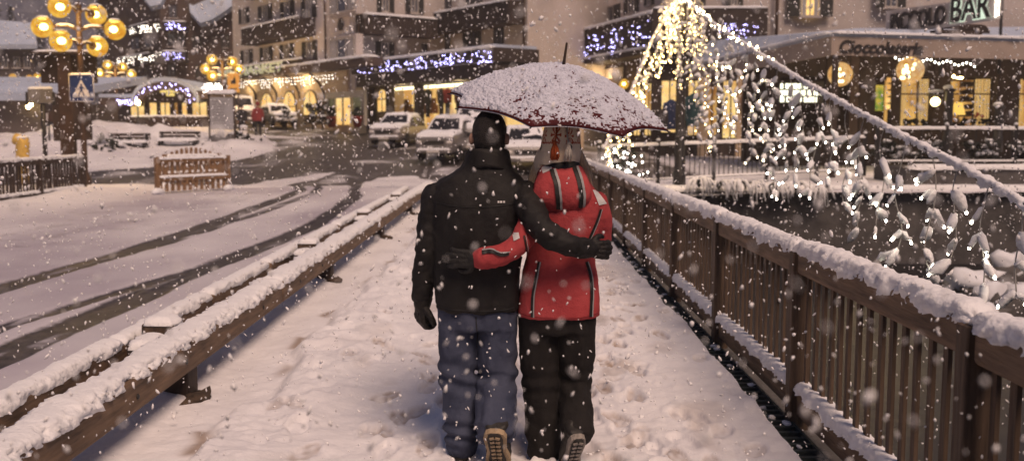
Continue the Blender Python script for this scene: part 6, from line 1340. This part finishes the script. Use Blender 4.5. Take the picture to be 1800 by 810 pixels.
# ------------------------------------------------------------------ pavilion with arched roof, chalet and far houses
K = Fr((-26, 62), (1, .0))
def pavilion():
    g = 2.0; t = thing('pavilion', K.at(4, g), 'small pavilion with an arched snowy roof and glowing yellow windows', 'pavilion')
    xs0, zspr = K.px(240, 181); xs1, _ = K.px(350, 181); c = (xs0 + xs1) / 2; _, ztop = K.px(292, 144); hw = (xs1 - xs0) / 2; rise = ztop - zspr; n = 22
    arc = [(c + hw * math.cos(a), zspr + rise * math.sin(a)) for a in np.linspace(0, math.pi, n)]; arc2 = [(c + (hw + .15) * math.cos(a), zspr + .05 + (rise + .22) * math.sin(a)) for a in np.linspace(0, math.pi, n)]
    def sweep(nm, outer, inner, d0, d1, m):
        q = MB(); V = []; 
        for (a, b), (e, f) in zip(outer, inner): V += [K.at(a, b, d1), K.at(a, b, d0), K.at(e, f, d0), K.at(e, f, d1)]
        F = [(i * 4 + k, (i + 1) * 4 + k, (i + 1) * 4 + (k + 1) % 4, i * 4 + (k + 1) % 4) for i in range(n - 1) for k in range(4)]; q.add(V, F); q.build(nm, m, t)
    inn = [(c + (hw - .5) * math.cos(a), zspr + .0 + (rise - .5) * math.sin(a)) for a in np.linspace(0, math.pi, n)]
    sweep('arch_fascia', arc, inn, -5, .5, M['wall_brown']); sweep('roof_snow', arc2, arc, -5, .55, M['roof_snow'])
    q = MB(); ax = K.u if K.u.cross(Z3).dot(K.n) > 0 else -K.u; sg = 1 if ax == K.u else -1; q.prism([(sg * a, b) for a, b in inn], K.o - K.n * .3, ax, Z3, .1); q.build('tympanum', M['wood_dark'], t)
    for x0, x1, y0 in ((178, 244, 172), (345, 370, 160)):
        a, z0 = K.px(x0, y0); b, _ = K.px(x1, y0); q = MB(); K.box(q, a, b, z0 - .5, z0, -5, .3); r = q.build('side_roof', M['wall_brown'], t); q = MB(); K.box(q, a, b, z0 + .003, z0 + .22, -5, .35); q.build('roof_snow', M['roof_snow'], t)
    a0 = K.px(226, 200)[0]; a1 = K.px(369, 200)[0]; zw = K.px(290, 181)[1]; q = MB(); K.box(q, a0, a1, g - 1, zw - .1, -4.6, -.8); q.build('wall', M['wall_brown'], t)
    for x0, x1, y0, m in ((229, 256, 179, 'glass_shop'), (262, 278, 178, 'glass_gold'), (281, 301, 172, 'glass_gold'), (306, 315, 176, 'glass_bar'), (319, 331, 176, 'glass_gold'), (337, 366, 178, 'glass_shop')):
        window(K, K.rect(x0, x1, y0, 209, -.8), t, M[m], bars=0 if x1 - x0 < 20 else 1, sill=False, d=-.8, framem=M['wood_dark'])
    for x0, x1, y0, y1 in ((281, 317, 158, 163), (292, 306, 164, 169)): a, b, za, zz = K.rect(x0, x1, y0, y1, -.1); q = MB(); K.box(q, a, b, za, zz, -.19, -.1); q.build('lit_sign', emissive('kiosk_sign', (1, .72, .22), 1.1, sample=False), t)
    a, za = K.px(226, 213, 1.5); b, zz = K.px(368, 213, 1.5); q = MB(); K.box(q, a, b, za + .0, za + .28, 1.4, 1.6); 
    for k in range(12): K.box(q, a + (b - a) * k / 11 - .06, a + (b - a) * k / 11 + .06, za - .8, za - .003, 1.42, 1.58)
    r = q.build('terrace_rail', M['wood_dark'], t); cap('snow_cap', [K.at(a, za + .27, 1.5), K.at(b, za + .27, 1.5)], .12, .10, t, step=.3, mat_=M['snow_far'], n=9)
    pts = [K.at(c + (hw - .25) * math.cos(x) + random.uniform(-.15, .15), zspr + (rise - .25) * math.sin(x) + random.uniform(-.15, .15), .56) for x in np.linspace(.05, math.pi - .05, 34)]; bulbs('fairy_lights', pts, .03, M['bulb_violet'], 'violet fairy lights along the arched gable of the pavilion', 'fairy lights', 'violet fairy lights on the facades', [pts], M['black_metal'])
    a, z0 = K.px(205, 176, .4); b, _ = K.px(232, 179, .4); pts = [K.at(a + (b - a) * random.random(), z0 - random.uniform(0, .3), .4) for k in range(26)]; bulbs('fairy_lights', pts, .03, M['bulb_violet'], 'violet fairy lights under the low side roof left of the pavilion', 'fairy lights', 'violet fairy lights on the facades', [[K.at(a, z0, .4), K.at(b, z0, .4)]], M['black_metal'])
    a, z0 = K.px(356, 150, .4); b, _ = K.px(392, 150, .4); pts = [K.at(a + (b - a) * random.random(), z0 + random.uniform(-.45, .1), .4) for k in range(60)]; bulbs('icicle_lights', pts, .032, M['bulb_far'], 'short clump of white lights beside the yellow sign and amber lamp', 'fairy lights', None, [[K.at(a, z0, .4), K.at(b, z0, .4)]], M['black_metal'])
    s, z = K.px(257, 182, .6); c_ = K.at(s, z, 2); l = thing('lantern', c_, 'small lantern on a dark post in front of the pavilion windows', 'lantern'); q = MB(); q.ball(c_, .16, 10, 8); q.build('bulb', M['bulb_warm'], l); q = MB(); q.tube([c_ - Z3 * 3.2, c_ - Z3 * .16], .05, 6); q.build('post', M['black_metal'], l)
pavilion()
def chalet():
    t = thing('chalet', (-35, 82, 2.3), 'large dark timber chalet with rows of lights on its balconies, rising behind the pavilion', 'chalet')
    E1 = Fr((-37, 92), (P(284, 90, 80).x + 37, -12)); c = P(284, 90, 80); E2 = Fr(c[:2], (1, .12)); l1 = (Vector((c.x, 80, 0)) - Vector((-37, 92, 0))).length
    q = MB(); E1.box(q, 0, l1, 0, 13.6, -9, 0); q.build('wall', M['wall_brown'], t); a = E2.px(413, 90)[0]; q = MB(); E2.box(q, .003, a, 0, 13.9, -9, 0); q.build('wall', M['wall_brown'], t)
    # gabled roof with snow
    q = MB(); pk = E1.at(l1 * .55, 17.6, -3); 
    V = [E1.at(-1.2, 11.4, .9), E1.at(l1 * .55, 17.6, .9), E1.at(l1 + .4, 12.6, .9), E1.at(-1.2, 11.4, -9), E1.at(l1 * .55, 17.6, -9), E1.at(l1 + .4, 12.6, -9)]; V += [v + Z3 * .5 for v in V]
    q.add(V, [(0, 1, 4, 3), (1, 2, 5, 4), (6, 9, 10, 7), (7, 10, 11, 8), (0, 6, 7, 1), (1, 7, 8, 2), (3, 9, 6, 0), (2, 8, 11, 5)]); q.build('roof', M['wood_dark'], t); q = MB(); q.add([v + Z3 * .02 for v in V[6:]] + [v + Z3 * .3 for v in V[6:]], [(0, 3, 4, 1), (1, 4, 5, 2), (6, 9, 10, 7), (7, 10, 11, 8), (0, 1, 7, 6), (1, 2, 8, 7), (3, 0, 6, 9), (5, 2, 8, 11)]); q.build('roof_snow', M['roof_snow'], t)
    q = MB(); q.add([E1.at(0, 11.8, -.02), E1.at(l1, 12.6, -.02), E1.at(l1 * .55, 17.4, -.02)], [(0, 1, 2)]); q.build('gable', M['wall_brown'], t)
    # lower snowy roof planes that show between the gables
    def slab(nm, pts, Y, dy):
        v = [P(x, y, Y + d) for (x, y), d in zip(pts, dy)]; q = MB(); q.add(v + [a - Z3 * .3 + Vector((0, .3, 0)) for a in v], [tuple(range(len(v))), tuple(reversed(range(len(v), 2 * len(v))))] + [(i, len(v) + i, len(v) + (i + 1) % len(v), (i + 1) % len(v)) for i in range(len(v))]); q.build(nm, M['roof_snow'], t)
    slab('roof_snow', [(334, 22), (352, 41), (372, 35), (412, 8), (412, -14), (330, -14)], 80, [-.6, -1.2, -1.2, -.6, 1.5, 1.5]); slab('roof_snow', [(250, -6), (264, 12), (282, 8), (290, -10)], 78, [0, -.6, -.6, 0])
    for fr, x0, x1, y0, y1, d in ((E1, 226, 283, 40, 56, 1.0), (E1, 204, 283, 96, 110, 1.0), (E2, 285, 327, 38, 52, 1.0), (E2, 285, 327, 90, 106, 1.0)):
        s0, s1, z0, z1 = fr.rect(x0, x1, y0, y1, d); balcony(fr, max(s0, .1 if fr is E1 else .1), min(s1, l1 - .1) if fr is E1 else s1, z0, z1, d, t)
    for x0, y0 in ((238, 66), (262, 62), (232, 118), (262, 116)): window(E1, E1.rect(x0 - 8, x0 + 8, y0, y0 + 22), t, M['glass'], False, framem=M['wood_dark'])
    for x0, y0 in ((302, 58), (346, 62), (302, 112), (352, 114), (396, 60), (304, 8), (392, 112), (318, 60)): window(E2, E2.rect(x0 - 8, x0 + 8, y0, y0 + 24), t, M['glass'], x0 > 340, framem=M['wood_dark'])
    for fr, a, b, n, m, lab in ((E1, (226, 50), (283, 40), 58, 'bulb_far', 'white fairy lights on the upper left balcony of the dark chalet'), (E1, (205, 103), (283, 92), 64, 'bulb_far', 'white fairy lights on the lower left balcony of the dark chalet'), (E2, (286, 39), (326, 39), 34, 'bulb_violet', 'violet fairy lights on the upper right balcony of the dark chalet'), (E2, (286, 91), (326, 92), 30, 'bulb_violet', 'violet fairy lights on the lower right balcony of the dark chalet')):
        scatter_lights(fr, a, b, n, 1.06, .6, 'fairy_lights', M[m], lab, .042, group='fairy lights on the dark chalet')
chalet()
def far_left():
    Y = 46; a = P(-60, 176, Y); b = P(104, 176, Y); g = float(ground(a.x, Y)); t = thing('low_house', (b.x - 4, Y, g), 'low dark house with a wide flat snow roof at the end of the far fence', 'house')
    q = MB(); q.box((a.x - 6, Y, g - 1), (P(72, 200, Y).x, Y + 9, P(0, 178, Y).z)); q.build('wall', M['wall_dark'], t)
    zr = P(0, 178, Y).z; zk = P(0, 146, Y + 9).z; q = MB(); v = [Vector((a.x - 7, Y - .8, zr)), Vector((b.x, Y - .8, zr)), Vector((b.x + .6, Y + 9.5, zk)), Vector((a.x - 7, Y + 9.5, zk))]; q.add(v + [p + Z3 * .35 for p in v], [(3, 2, 1, 0), (4, 5, 6, 7), (0, 1, 5, 4), (1, 2, 6, 5), (2, 3, 7, 6), (3, 0, 4, 7)]); q.build('roof_snow', M['roof_snow'], t)
    for x, y in ((54, 184), (50, 188)):
        c = P(x, y, Y - .5); l = thing('wall_lamp', c, 'small warm lamp under the eaves of the low dark house' if x == 54 else 'second tiny warm lamp just below the first under the low dark house eaves', 'lamp'); q = MB(); q.ball(c, .10, 8, 6); q.build('bulb', M['bulb_warm'], l); q = MB(); q.lathe([(.18, .08), (.05, .2)], c, 8); q.build('hood', M['black_metal'], l)
    Y = 90; t = thing('far_house', P(30, 150, Y), 'distant house with a steep snow roof at the edge of the village', 'house'); w = P(-20, 140, Y); e = P(62, 140, Y); q = MB(); zt = P(0, 84, Y).z; q.box((w.x - 6, Y, 0), (e.x, Y + 8, zt)); q.build('wall', M['wall_dark'], t)
    q = MB(); v = [Vector((w.x - 7, Y - 1, zt - .2)), Vector((e.x + .8, Y - 1, zt - .2)), Vector((e.x - 2.4, Y + 5, zt + 2.3)), Vector((w.x - 7, Y + 5, zt + 3))]; q.add(v + [p + Z3 * .4 for p in v], [(3, 2, 1, 0), (4, 5, 6, 7), (0, 1, 5, 4), (1, 2, 6, 5), (2, 3, 7, 6), (3, 0, 4, 7)]); q.build('roof_snow', M['roof_snow'], t)
    f = Fr((w.x - 6, Y), (1, 0)); 
    for x in (8, 30, 48): window(f, f.rect(x - 6, x + 6, 100, 120), t, M['glass'], False)
    for x, y, Y, lab in ((23, 138, 84, 'tiny amber street light far left under the distant house'), (52, 140, 84, 'tiny amber street light far left, middle one of three'), (66, 137, 84, 'tiny amber street light far left, nearest the notice stand')):
        c = P(x, y, Y); l = thing('distant_lamp', c, lab, 'lamp'); q = MB(); q.ball(c, (.34, .34, .38), 10, 8); q.build('globe', M['globe'], l); q = MB(); q.ball(c, .11, 8, 6); q.build('bulb', M['bulb_amber'], l); q = MB(); q.tube([(c.x, c.y, 1.5), (c.x, c.y, c.z - .3)], .06, 6); q.build('pole', M['black_metal'], l)
    # dark firs and the wooded slope beyond
    def fir(px, py, Y, h, r, lab):
        p = P(px, py, Y); p = Vector((p.x, p.y, 1.5)); t = thing('fir_tree', p, lab, 'tree', 'firs behind the village'); q = MB(); q.tube([p, p + Z3 * h], [.25, .03], 8); q.build('trunk', M['wood_dark'], t); q = MB(); s_ = MB()
        for k in range(1100):
            f = random.random() ** .8; a = random.uniform(0, 6.283); lay = (.55 + .45 * math.sin(f * 42 + a * 2)); rr = r * (1 - f) * (.35 + .65 * random.random()) * (.6 + .4 * lay) + .1; c = p + Vector((math.cos(a) * rr, math.sin(a) * rr, .8 + f * (h - .8) - .15 * rr)); d = Vector((math.cos(a), math.sin(a), -.35)); e = Vector((-math.sin(a), math.cos(a), random.uniform(-.2, .2))); l = random.uniform(.25, .6) * (1 - .5 * f)
            (s_ if random.random() < .22 else q).add([c - e * l * .45, c + d * l, c + e * l * .45, c - d * l * .5 + Z3 * .1], [(0, 1, 2, 3)])
        q.build('crown', M['fir'], t); s_.build('snow_patches', M['roof_snow'], t)
    for a in ((-6, 140, 100, 15, 3.4, 'tall dark fir at the left margin behind the distant house'), (24, 130, 112, 14, 3.2, 'dark fir rising over the snow roof of the distant house'), (72, 140, 118, 13.5, 3.0, 'dark fir behind the notice stand'), (182, 140, 112, 15, 3.2, 'dark fir just left of the dark chalet')): fir(*a)
    xs = np.linspace(-320, 60, 70); ys = np.linspace(150, 320, 30); X, Y = np.meshgrid(xs, ys); Z = 2 + ss(150, 320, Y) * (30 + 14 * vn(np.stack([X * .012, Y * .01, 0 * X], -1))) * ss(60, -120, X) + 3 * fbm(np.stack([X * .06, Y * .06, 0 * X], -1), 3); tag(np_mesh('hill', np.stack([X, Y, Z], -1), grid_faces(30, 70), M['hill']), kind='structure')
far_left()
# ------------------------------------------------------------------ the far bank, its railings and terrace
def bank():
    f = Fr((1.95, 25.85), (1, .0)); t = thing('retaining_wall', (2, 25.9, -1.8), 'dark stone retaining wall along the far river bank', 'wall'); q = MB(); q.box((1.95, 25.85, -2.4), (60, 26.5, .19)); q.build('masonry', M['stone'], t); q = MB(); q.box((-60, 25.95, -2.4), (-18.2, 26.6, -.02)); q.build('masonry', M['stone'], t)
    cap('snow_cap', [(1.95, 26.1, .17), (40, 26.1, .17)], .35, .12, t, step=.3, n=9)
    def railing(name, a, b, h, n, label, dens=.16):
        t = thing(name, a, label, 'railing'); u = b - a; L_ = u.length
        q = MB(); q.tube([a + Z3 * h, b + Z3 * h], .028, 6); q.build('handrail', M['black_metal'], t); q = MB(); q.tube([a + Z3 * .12, b + Z3 * .12], .018, 6); q.build('bottom_rail', M['black_metal'], t); cap('snow_cap', [a + Z3 * (h + .015), b + Z3 * (h + .015)], .045, .075, t, step=.1, n=9); cap('snow_cap', [a + Z3 * .13, b + Z3 * .13], .03, .04, t, step=.12, n=7)
        for k in range(n + 1): p = a + u * k / n; q = MB(); q.box((p.x - .045, p.y - .045, p.z - .1), (p.x + .045, p.y + .045, p.z + h + .12)); q.build('post', M['black_metal'], t); q = MB(); q.ball(p + Z3 * (h + .15), (.06, .06, .05), 8, 5); q.build('snow_cap', M['snow_far'], t)
        q = MB(); m = int(L_ / dens)
        for k in range(m): p = a + u * (k + .5) / m; q.box((p.x - .011, p.y - .011, p.z + .12), (p.x + .011, p.y + .011, p.z + h - .02))
        o = q.build('balusters', M['black_metal'], t); o['kind'] = 'stuff'
    railing('iron_railing', Vector((2.3, 26.3, .22)), Vector((10.6, 30.0, .45)), 1.04, 5, 'black iron railing with snowy handrail beyond the river, either side of the pole')
    # terrace of the bar with a planted edge
    t = thing('terrace', (12, 27.5, 0), 'raised bar terrace with dark wall and a straight snowy ledge above the river', 'terrace'); q = MB(); q.box((10.75, 27.2, -1.0), (60, 29.6, .70)); q.build('terrace_wall', M['stone'], t); cap('snow_ledge', [(10.8, 27.4, .68), (45, 27.4, .68)], .26, .12, t, step=.25, n=9)
    railing('terrace_railing', Vector((10.3, 28.2, .72)), Vector((24, 28.3, .72)), 1.02, 7, 'terrace railing with snowy handrail in front of the lit bar windows', .5)
    for k in range(8):
        x = 10.9 + 1.35 * k; b = Vector((x, 29.0, .72)); leafy('hedge_plant', b, .62, .55, ('first', 'second', 'third', 'fourth', 'fifth', 'sixth', 'seventh', 'eighth')[k] + ' snowy clipped evergreen from the left railing end below the bar windows', 'shrub', 'evergreens behind the terrace railing', None, 260, 16, .2)
    # snowy plants hanging over the wall
    for k, (px, py) in enumerate(((1228, 338), (1262, 342), (1295, 340), (1328, 343), (1362, 345), (1398, 344), (1440, 350))):
        p = P(px, py, 25.7); t = thing('drooping_plant', p, ('first', 'second', 'third', 'fourth', 'fifth', 'sixth', 'seventh')[k] + ' snow laden plant from the dark pole, drooping over the far river wall', 'plant', 'snow laden plants along the far river wall'); q = MB(); s_ = MB()
        for j in range(22):
            a = random.uniform(-1, 1); l = random.uniform(.25, .6); d = [p + Vector((a * .4 * u_, -.25 * u_ - .05, .14 + .28 * math.sin(u_ * 2.4) - .42 * u_ * u_ * l * 1.6)) for u_ in np.linspace(0, 1.1, 6)]; q.tube(d, [.02, .018, .015, .012, .01, .005], 5)
            if j % 2 == 0: s_.tube([v + Z3 * .025 for v in d], [.02, .034, .038, .034, .024, .01], 6)
        q.build('stems', M['bush'], t); s_.build('snow_clumps', M['snow'], t)
    for k, (px, py, Y, r) in enumerate(((1712, 478, 20.5, .7), (1756, 496, 19, .6), (1800, 470, 22, .9), (1815, 505, 18, .7), (1728, 515, 17.5, .45))):
        p = P(px, py, Y); p.z = -1.7; t = thing('river_rock', p, ('medium snow covered rock in the river, leftmost of the larger ones', 'snow covered rock in the river just right of the leftmost larger one', 'largest snow covered river rock, farthest from the bridge fence', 'snow covered river rock at the right margin of the photo', 'smallest and nearest snow covered rock in the dark river')[k], 'rock', 'snowy rocks in the river'); q = MB(); q.ball(p, (r, r * .8, r * .7), 16, 10, 0, .45, k); q.build('stone', M['stone'], t); q = MB(); q.ball(p + Z3 * r * .34, (r * .82, r * .66, r * .48), 18, 10, 0, .4, k + 4); q.build('snow_cap', M['snow_far'], t)
bank()
# ------------------------------------------------------------------ garlands from the tall pole
def garlands():
    bt = Vector((4.41, 26.25, .1)); tp = Vector((4.41, 26.25, 5.45)); t = thing('garland_pole', bt, 'tall dark iron pole at the end of the bridge that carries the light garlands', 'pole'); q = MB(); q.lathe([(.17, 0), (.17, .5), (.13, .56), (.125, 5.35), (.15, 5.4), (.05, 5.5)], bt, 14); q.build('shaft', M['black_metal'], t); q = MB(); q.ball(tp + Z3 * .12, (.2, .2, .14), 10, 7, 0, .3); q.build('snow_cap', M['snow'], t)
    near = emissive('garland_bulb', (1.0, .90, .70), 42); warm = emissive('warm_garland_bulb', (1.0, .66, .24), 20)
    soft = emissive('soft_garland_bulb', (1.0, .80, .46), 34)
    def leafs(sn, p, n, sz, bl):
        out = []
        for j in range(n):
            a = random.uniform(0, 6.283); d = Vector((math.cos(a), math.sin(a) * .8, -random.uniform(.35, 1.5))).normalized(); l = sz * random.uniform(.7, 1.35); w = l * random.uniform(.17, .27); b = len(sn.v)
            sn.tube([p, p + d * l * .22, p + d * l * .5 - Z3 * .004, p + d * l * .8 - Z3 * .008, p + d * l * .95 - Z3 * .011], [w * .4, w * .85, w, w * .72, w * .28], 8)
            V = np.array(sn.v[b:]); V = V + .017 * sz / .11 * fbm(V * 38, 3)[:, None] * np.array([.6, .6, 1]); sn.v[b:] = [tuple(v) for v in V.tolist()]
            out.append(p + d * l * 1.0 - Z3 * .014)
        return out
    def garland(label, pts, ds, ln, node, m, sz, br, jit, nl, cw):
        C = np.array([tuple(p) for p in pts]); seg = np.r_[0, np.cumsum(np.linalg.norm(np.diff(C, axis=0), axis=1))]; at = lambda d: Vector([np.interp(d, seg, C[:, i]) for i in range(3)])
        g = thing('light_garland', pts[0], label, 'light garland'); dense = [at(d) for d in np.arange(0, seg[-1], .12)]
        q = MB()
        for k in range(2): q.tube([p + Vector((.014 * math.cos(i * .9 + k * 3.14), 0, .014 * math.sin(i * .9 + k * 3.14) - .006)) for i, p in enumerate(dense)], .010, 6)
        q.build('cable', M['black_metal'], g)
        for k, (o, w) in enumerate(((0, cw), (.018, cw * .6))): cap('snow_cap', [p + Vector((o, 0, -.004)) for p in dense], w, w * 1.15, g, seed=7 + k, lump=.95, step=.02, n=13, droop=.6)
        cb = MB()
        for dd in np.arange(.1, seg[-1] * .62, .16):
            p = at(dd); cb.ball(p + Vector((random.uniform(-.05, .05), -.05, random.uniform(-.06, .05))), (.013, .013, .016), 6, 4)
        cb.build('cable_bulbs', warm if sz < .11 else soft, g)['kind'] = 'stuff'
        d = .15
        while d < seg[-1] - .1:
            p = at(d); L_ = ln(p.y) * random.uniform(.7, 1.12); w = MB(); s_ = MB(); tips = []; n = max(3, int(L_ / node)); cur = p.copy(); a = random.uniform(0, 6.283); path = [cur.copy()]
            for i in range(n):
                a += random.uniform(.6, 2.2); cur = cur + Vector((math.cos(a) * jit, math.sin(a) * jit * .7, -L_ / n)); path.append(cur.copy())
                if i > 0 or random.random() < .6: tips += leafs(s_, cur, nl if random.random() < .55 else nl + 1, sz, L_)
            w.tube(catmull([tuple(v) for v in path], n * 4), .0042 if sz > .1 else .006, 5)
            st = w.build('strand', M['wire'], g); s_.build('snow_clumps', M['snow'], st)
            if d < 1e9:
                near_ = p.y < 13
                if near_:
                    for tpz in tips:
                        if random.random() < .8: b = MB(); b.ball(tpz, (br, br, br * 1.3), 6, 5); b.build('bulb', m, st)
                else:
                    b = MB()
                    for tpz in tips: 
                        if random.random() < .6: b.ball(tpz, (br * 1.25, br * 1.25, br * 1.5), 6, 4)
                    if b.v: b.build('bulbs', warm if p.y > 19 else soft, st)['kind'] = 'stuff'
            d += ds(p.y)
    px = np.linspace(1192, 1905, 60); pts = []
    knots = [(1192, -8), (1260, 46), (1340, 98), (1420, 148), (1500, 192), (1600, 246), (1700, 298), (1800, 358), (1905, 424)]
    for x in px: y = np.interp(x, [k[0] for k in knots], [k[1] for k in knots]); Y = 1 / np.interp(x, [1192, 1800, 1905], [1 / 26, 1 / 5.6, 1 / 5.0]); pts.append(P(x, y, Y))
    garland('long snow crusted garland of white lights running from the tall pole towards the near fence', pts, lambda y: .27 + .036 * y, lambda y: min(2.2, .70 + .11 * (y - 6)), .135, near, .125, .0092, .034, 1, .027)
    pts = [Vector(tp) + Vector((-.05, 0, -.15)), P(1146, 70, 26.1), P(1110, 160, 25.6), P(1075, 232, 25.0), P(1058, 268, 24.6)]
    garland('short steep garland of warm lights from the tall pole down to the umbrella side', pts, lambda y: .45, lambda y: 1.15, .12, warm, .10, .017, .05, 2, .035)
    # extra strands wound around the pole head
    g = thing('light_curtain', tp, 'dense curtain of warm lights and snow hanging around the top of the pole', 'light curtain')
    for k in range(11):
        a = 2 * math.pi * k / 11; r = .18 + .5 * random.random(); p = tp + Vector((math.cos(a) * r, math.sin(a) * .35, -.1 - .7 * r)); w = MB(); s_ = MB(); b = MB(); path = [tp, p]; L_ = random.uniform(.8, 2.0)
        for i in range(int(L_ / .13)):
            p = p + Vector((random.uniform(-.05, .05), random.uniform(-.04, .04), -.13)); path.append(p.copy()); 
            for tz in leafs(s_, p, 2, .11, 1):
                if random.random() < .4: b.ball(tz, (.014, .014, .018), 6, 4)
        w.tube(path, .007, 5); st = w.build('strand', M['wire'], g); s_.build('snow_clumps', M['snow'], st); b.build('bulbs', warm, st)['kind'] = 'stuff'
    pl = bpy.data.lights.new('garland_light', 'POINT'); pl.energy = 150; pl.color = (1, .66, .26); pl.shadow_soft_size = .5; po = bpy.data.objects.new('garland_light', pl); COL.objects.link(po); po.location = tp + Vector((0, -.9, -.4))
    # shrub wrapped in lights at the bridge end
    p = Vector((2.9, 26.6, .25)); leafy('lit_shrub', p, .55, .95, 'dark shrub wrapped in bright little lights behind the end of the bridge fence', 'shrub', None, None, 300, 12, .3); pts = [p + Vector((random.gauss(0, .3), random.uniform(-.5, .0), random.uniform(.2, 1.05))) for k in range(46)]; bulbs('fairy_lights', pts, .022, M['bulb_white'], 'white lights wound around the dark shrub at the bridge end', 'fairy lights', None, [pts[:20]], M['black_metal'])
garlands()
# ------------------------------------------------------------------ falling snow
def snowfall():
    rng = np.random.default_rng(11); ico = bmesh.new(); bmesh.ops.create_icosphere(ico, subdivisions=1, radius=1); ico.verts.ensure_lookup_table(); bv = np.array([v.co[:] for v in ico.verts]); bf = np.array([[v.index for v in f.verts] for f in ico.faces]); ico.free()
    parts = []
    for n, y0, y1, r0, r1 in ((900, .75, 2.6, .0016, .0042), (3300, 2.2, 5.2, .0024, .0058), (15000, 4.8, 12, .0030, .0085), (14000, 11, 26, .0065, .0145), (8000, 25, 60, .013, .027)):
        Y = (rng.random(n) * (y1 ** 3 - y0 ** 3) + y0 ** 3) ** (1 / 3) if y1 > 5 else rng.uniform(y0, y1, n); X = rng.uniform(-.62, .62, n) * Y * 1.1; Z = CAMZ + rng.uniform(-.36, .26, n) * Y; g = ground(X, Y) * (Y > 28); keep = Z > np.where(Y > 28, g, 0) + .05; parts.append(np.stack([X, Y, Z, rng.uniform(r0, r1, n) * (.7 + .6 * rng.random(n) ** 3)], -1)[keep])
    A_ = np.concatenate(parts); n = len(A_); sc = rng.uniform(.6, 1.35, (n, 1, 3)); sc[:, :, 2] *= 1.6; V = bv[None] * (1 + .35 * rng.normal(size=(n, 12, 1)).clip(-1, 1)) * sc; tl = rng.normal(0, .35, n); V[..., 0] += V[..., 2] * tl[:, None]; V = V * A_[:, None, 3:4] + A_[:, None, :3]
    F = bf[None] + (np.arange(n) * 12)[:, None, None]; tag(np_mesh('falling_snow', V, F.reshape(-1, 3), M['flake'], None, True), kind='stuff')
snowfall()
# ------------------------------------------------------------------ light, air, camera
def finish():
    w = bpy.data.worlds.new('World'); S.world = w; w.use_nodes = True; N = w.node_tree.nodes; L = w.node_tree.links
    sky = N.new('ShaderNodeTexSky'); sky.sky_type = 'NISHITA'; sky.sun_disc = False; sky.sun_elevation = R(6); sky.sun_rotation = R(200); sky.altitude = 1200; sky.air_density = 1.3; sky.dust_density = 2.0; sky.ozone_density = 2.5
    bg = N['Background']; mx = N.new('ShaderNodeMix'); mx.data_type = 'RGBA'; mx.inputs[0].default_value = .8; mx.inputs[7].default_value = (.95, 1.10, 2.1, 1); L.new(sky.outputs['Color'], mx.inputs[6]); L.new(mx.outputs[2], bg.inputs['Color']); bg.inputs['Strength'].default_value = .072
    hz = bpy.data.materials.new('snow_haze'); hz.use_nodes = True; hn = hz.node_tree.nodes; hn.remove(hn['Principled BSDF']); vs = hn.new('ShaderNodeVolumeScatter'); vs.inputs['Color'].default_value = (.96, .92, .94, 1); vs.inputs['Density'].default_value = .0017; vs.inputs['Anisotropy'].default_value = .25; hz.node_tree.links.new(vs.outputs[0], hn['Material Output'].inputs['Volume'])
    q = MB(); q.box((-140, -6, -4), (100, 175, 22)); tag(q.build('haze', hz), kind='stuff')
    sd = bpy.data.lights.new('evening_light', 'SUN'); sd.energy = 3.0; sd.angle = R(28); sd.color = (1, .71, .54)
    so = bpy.data.objects.new('evening_light', sd); COL.objects.link(so)
    d = Vector((-.25, .55, -.80)).normalized(); so.rotation_euler = d.to_track_quat('-Z', 'Y').to_euler()
    cd = bpy.data.cameras.new('camera'); c = bpy.data.objects.new('camera', cd); COL.objects.link(c)
    c.location = (0, 0, CAMZ); c.rotation_euler = (R(90) - TH, 0, 0); cd.sensor_width = 36; cd.lens = 35; cd.clip_start = .05; cd.clip_end = 2000
    cd.dof.use_dof = True; cd.dof.focus_distance = 5.05; cd.dof.aperture_fstop = 2.6
    S.camera = c
    S.render.engine = 'CYCLES'; S.view_settings.view_transform = 'Standard'; S.view_settings.look = 'None'; S.view_settings.exposure = 0
    S.cycles.use_denoising = True
    try: S.cycles.denoiser = 'OPENIMAGEDENOISE'
    except Exception: pass
    S.cycles.max_bounces = 6; S.cycles.diffuse_bounces = 3; S.cycles.glossy_bounces = 3; S.cycles.transparent_max_bounces = 12; S.cycles.volume_bounces = 0
    S.cycles.sample_clamp_indirect = 4; S.cycles.caustics_reflective = False; S.cycles.caustics_refractive = False
    S.cycles.use_adaptive_sampling = True; S.cycles.adaptive_threshold = .02
finish()
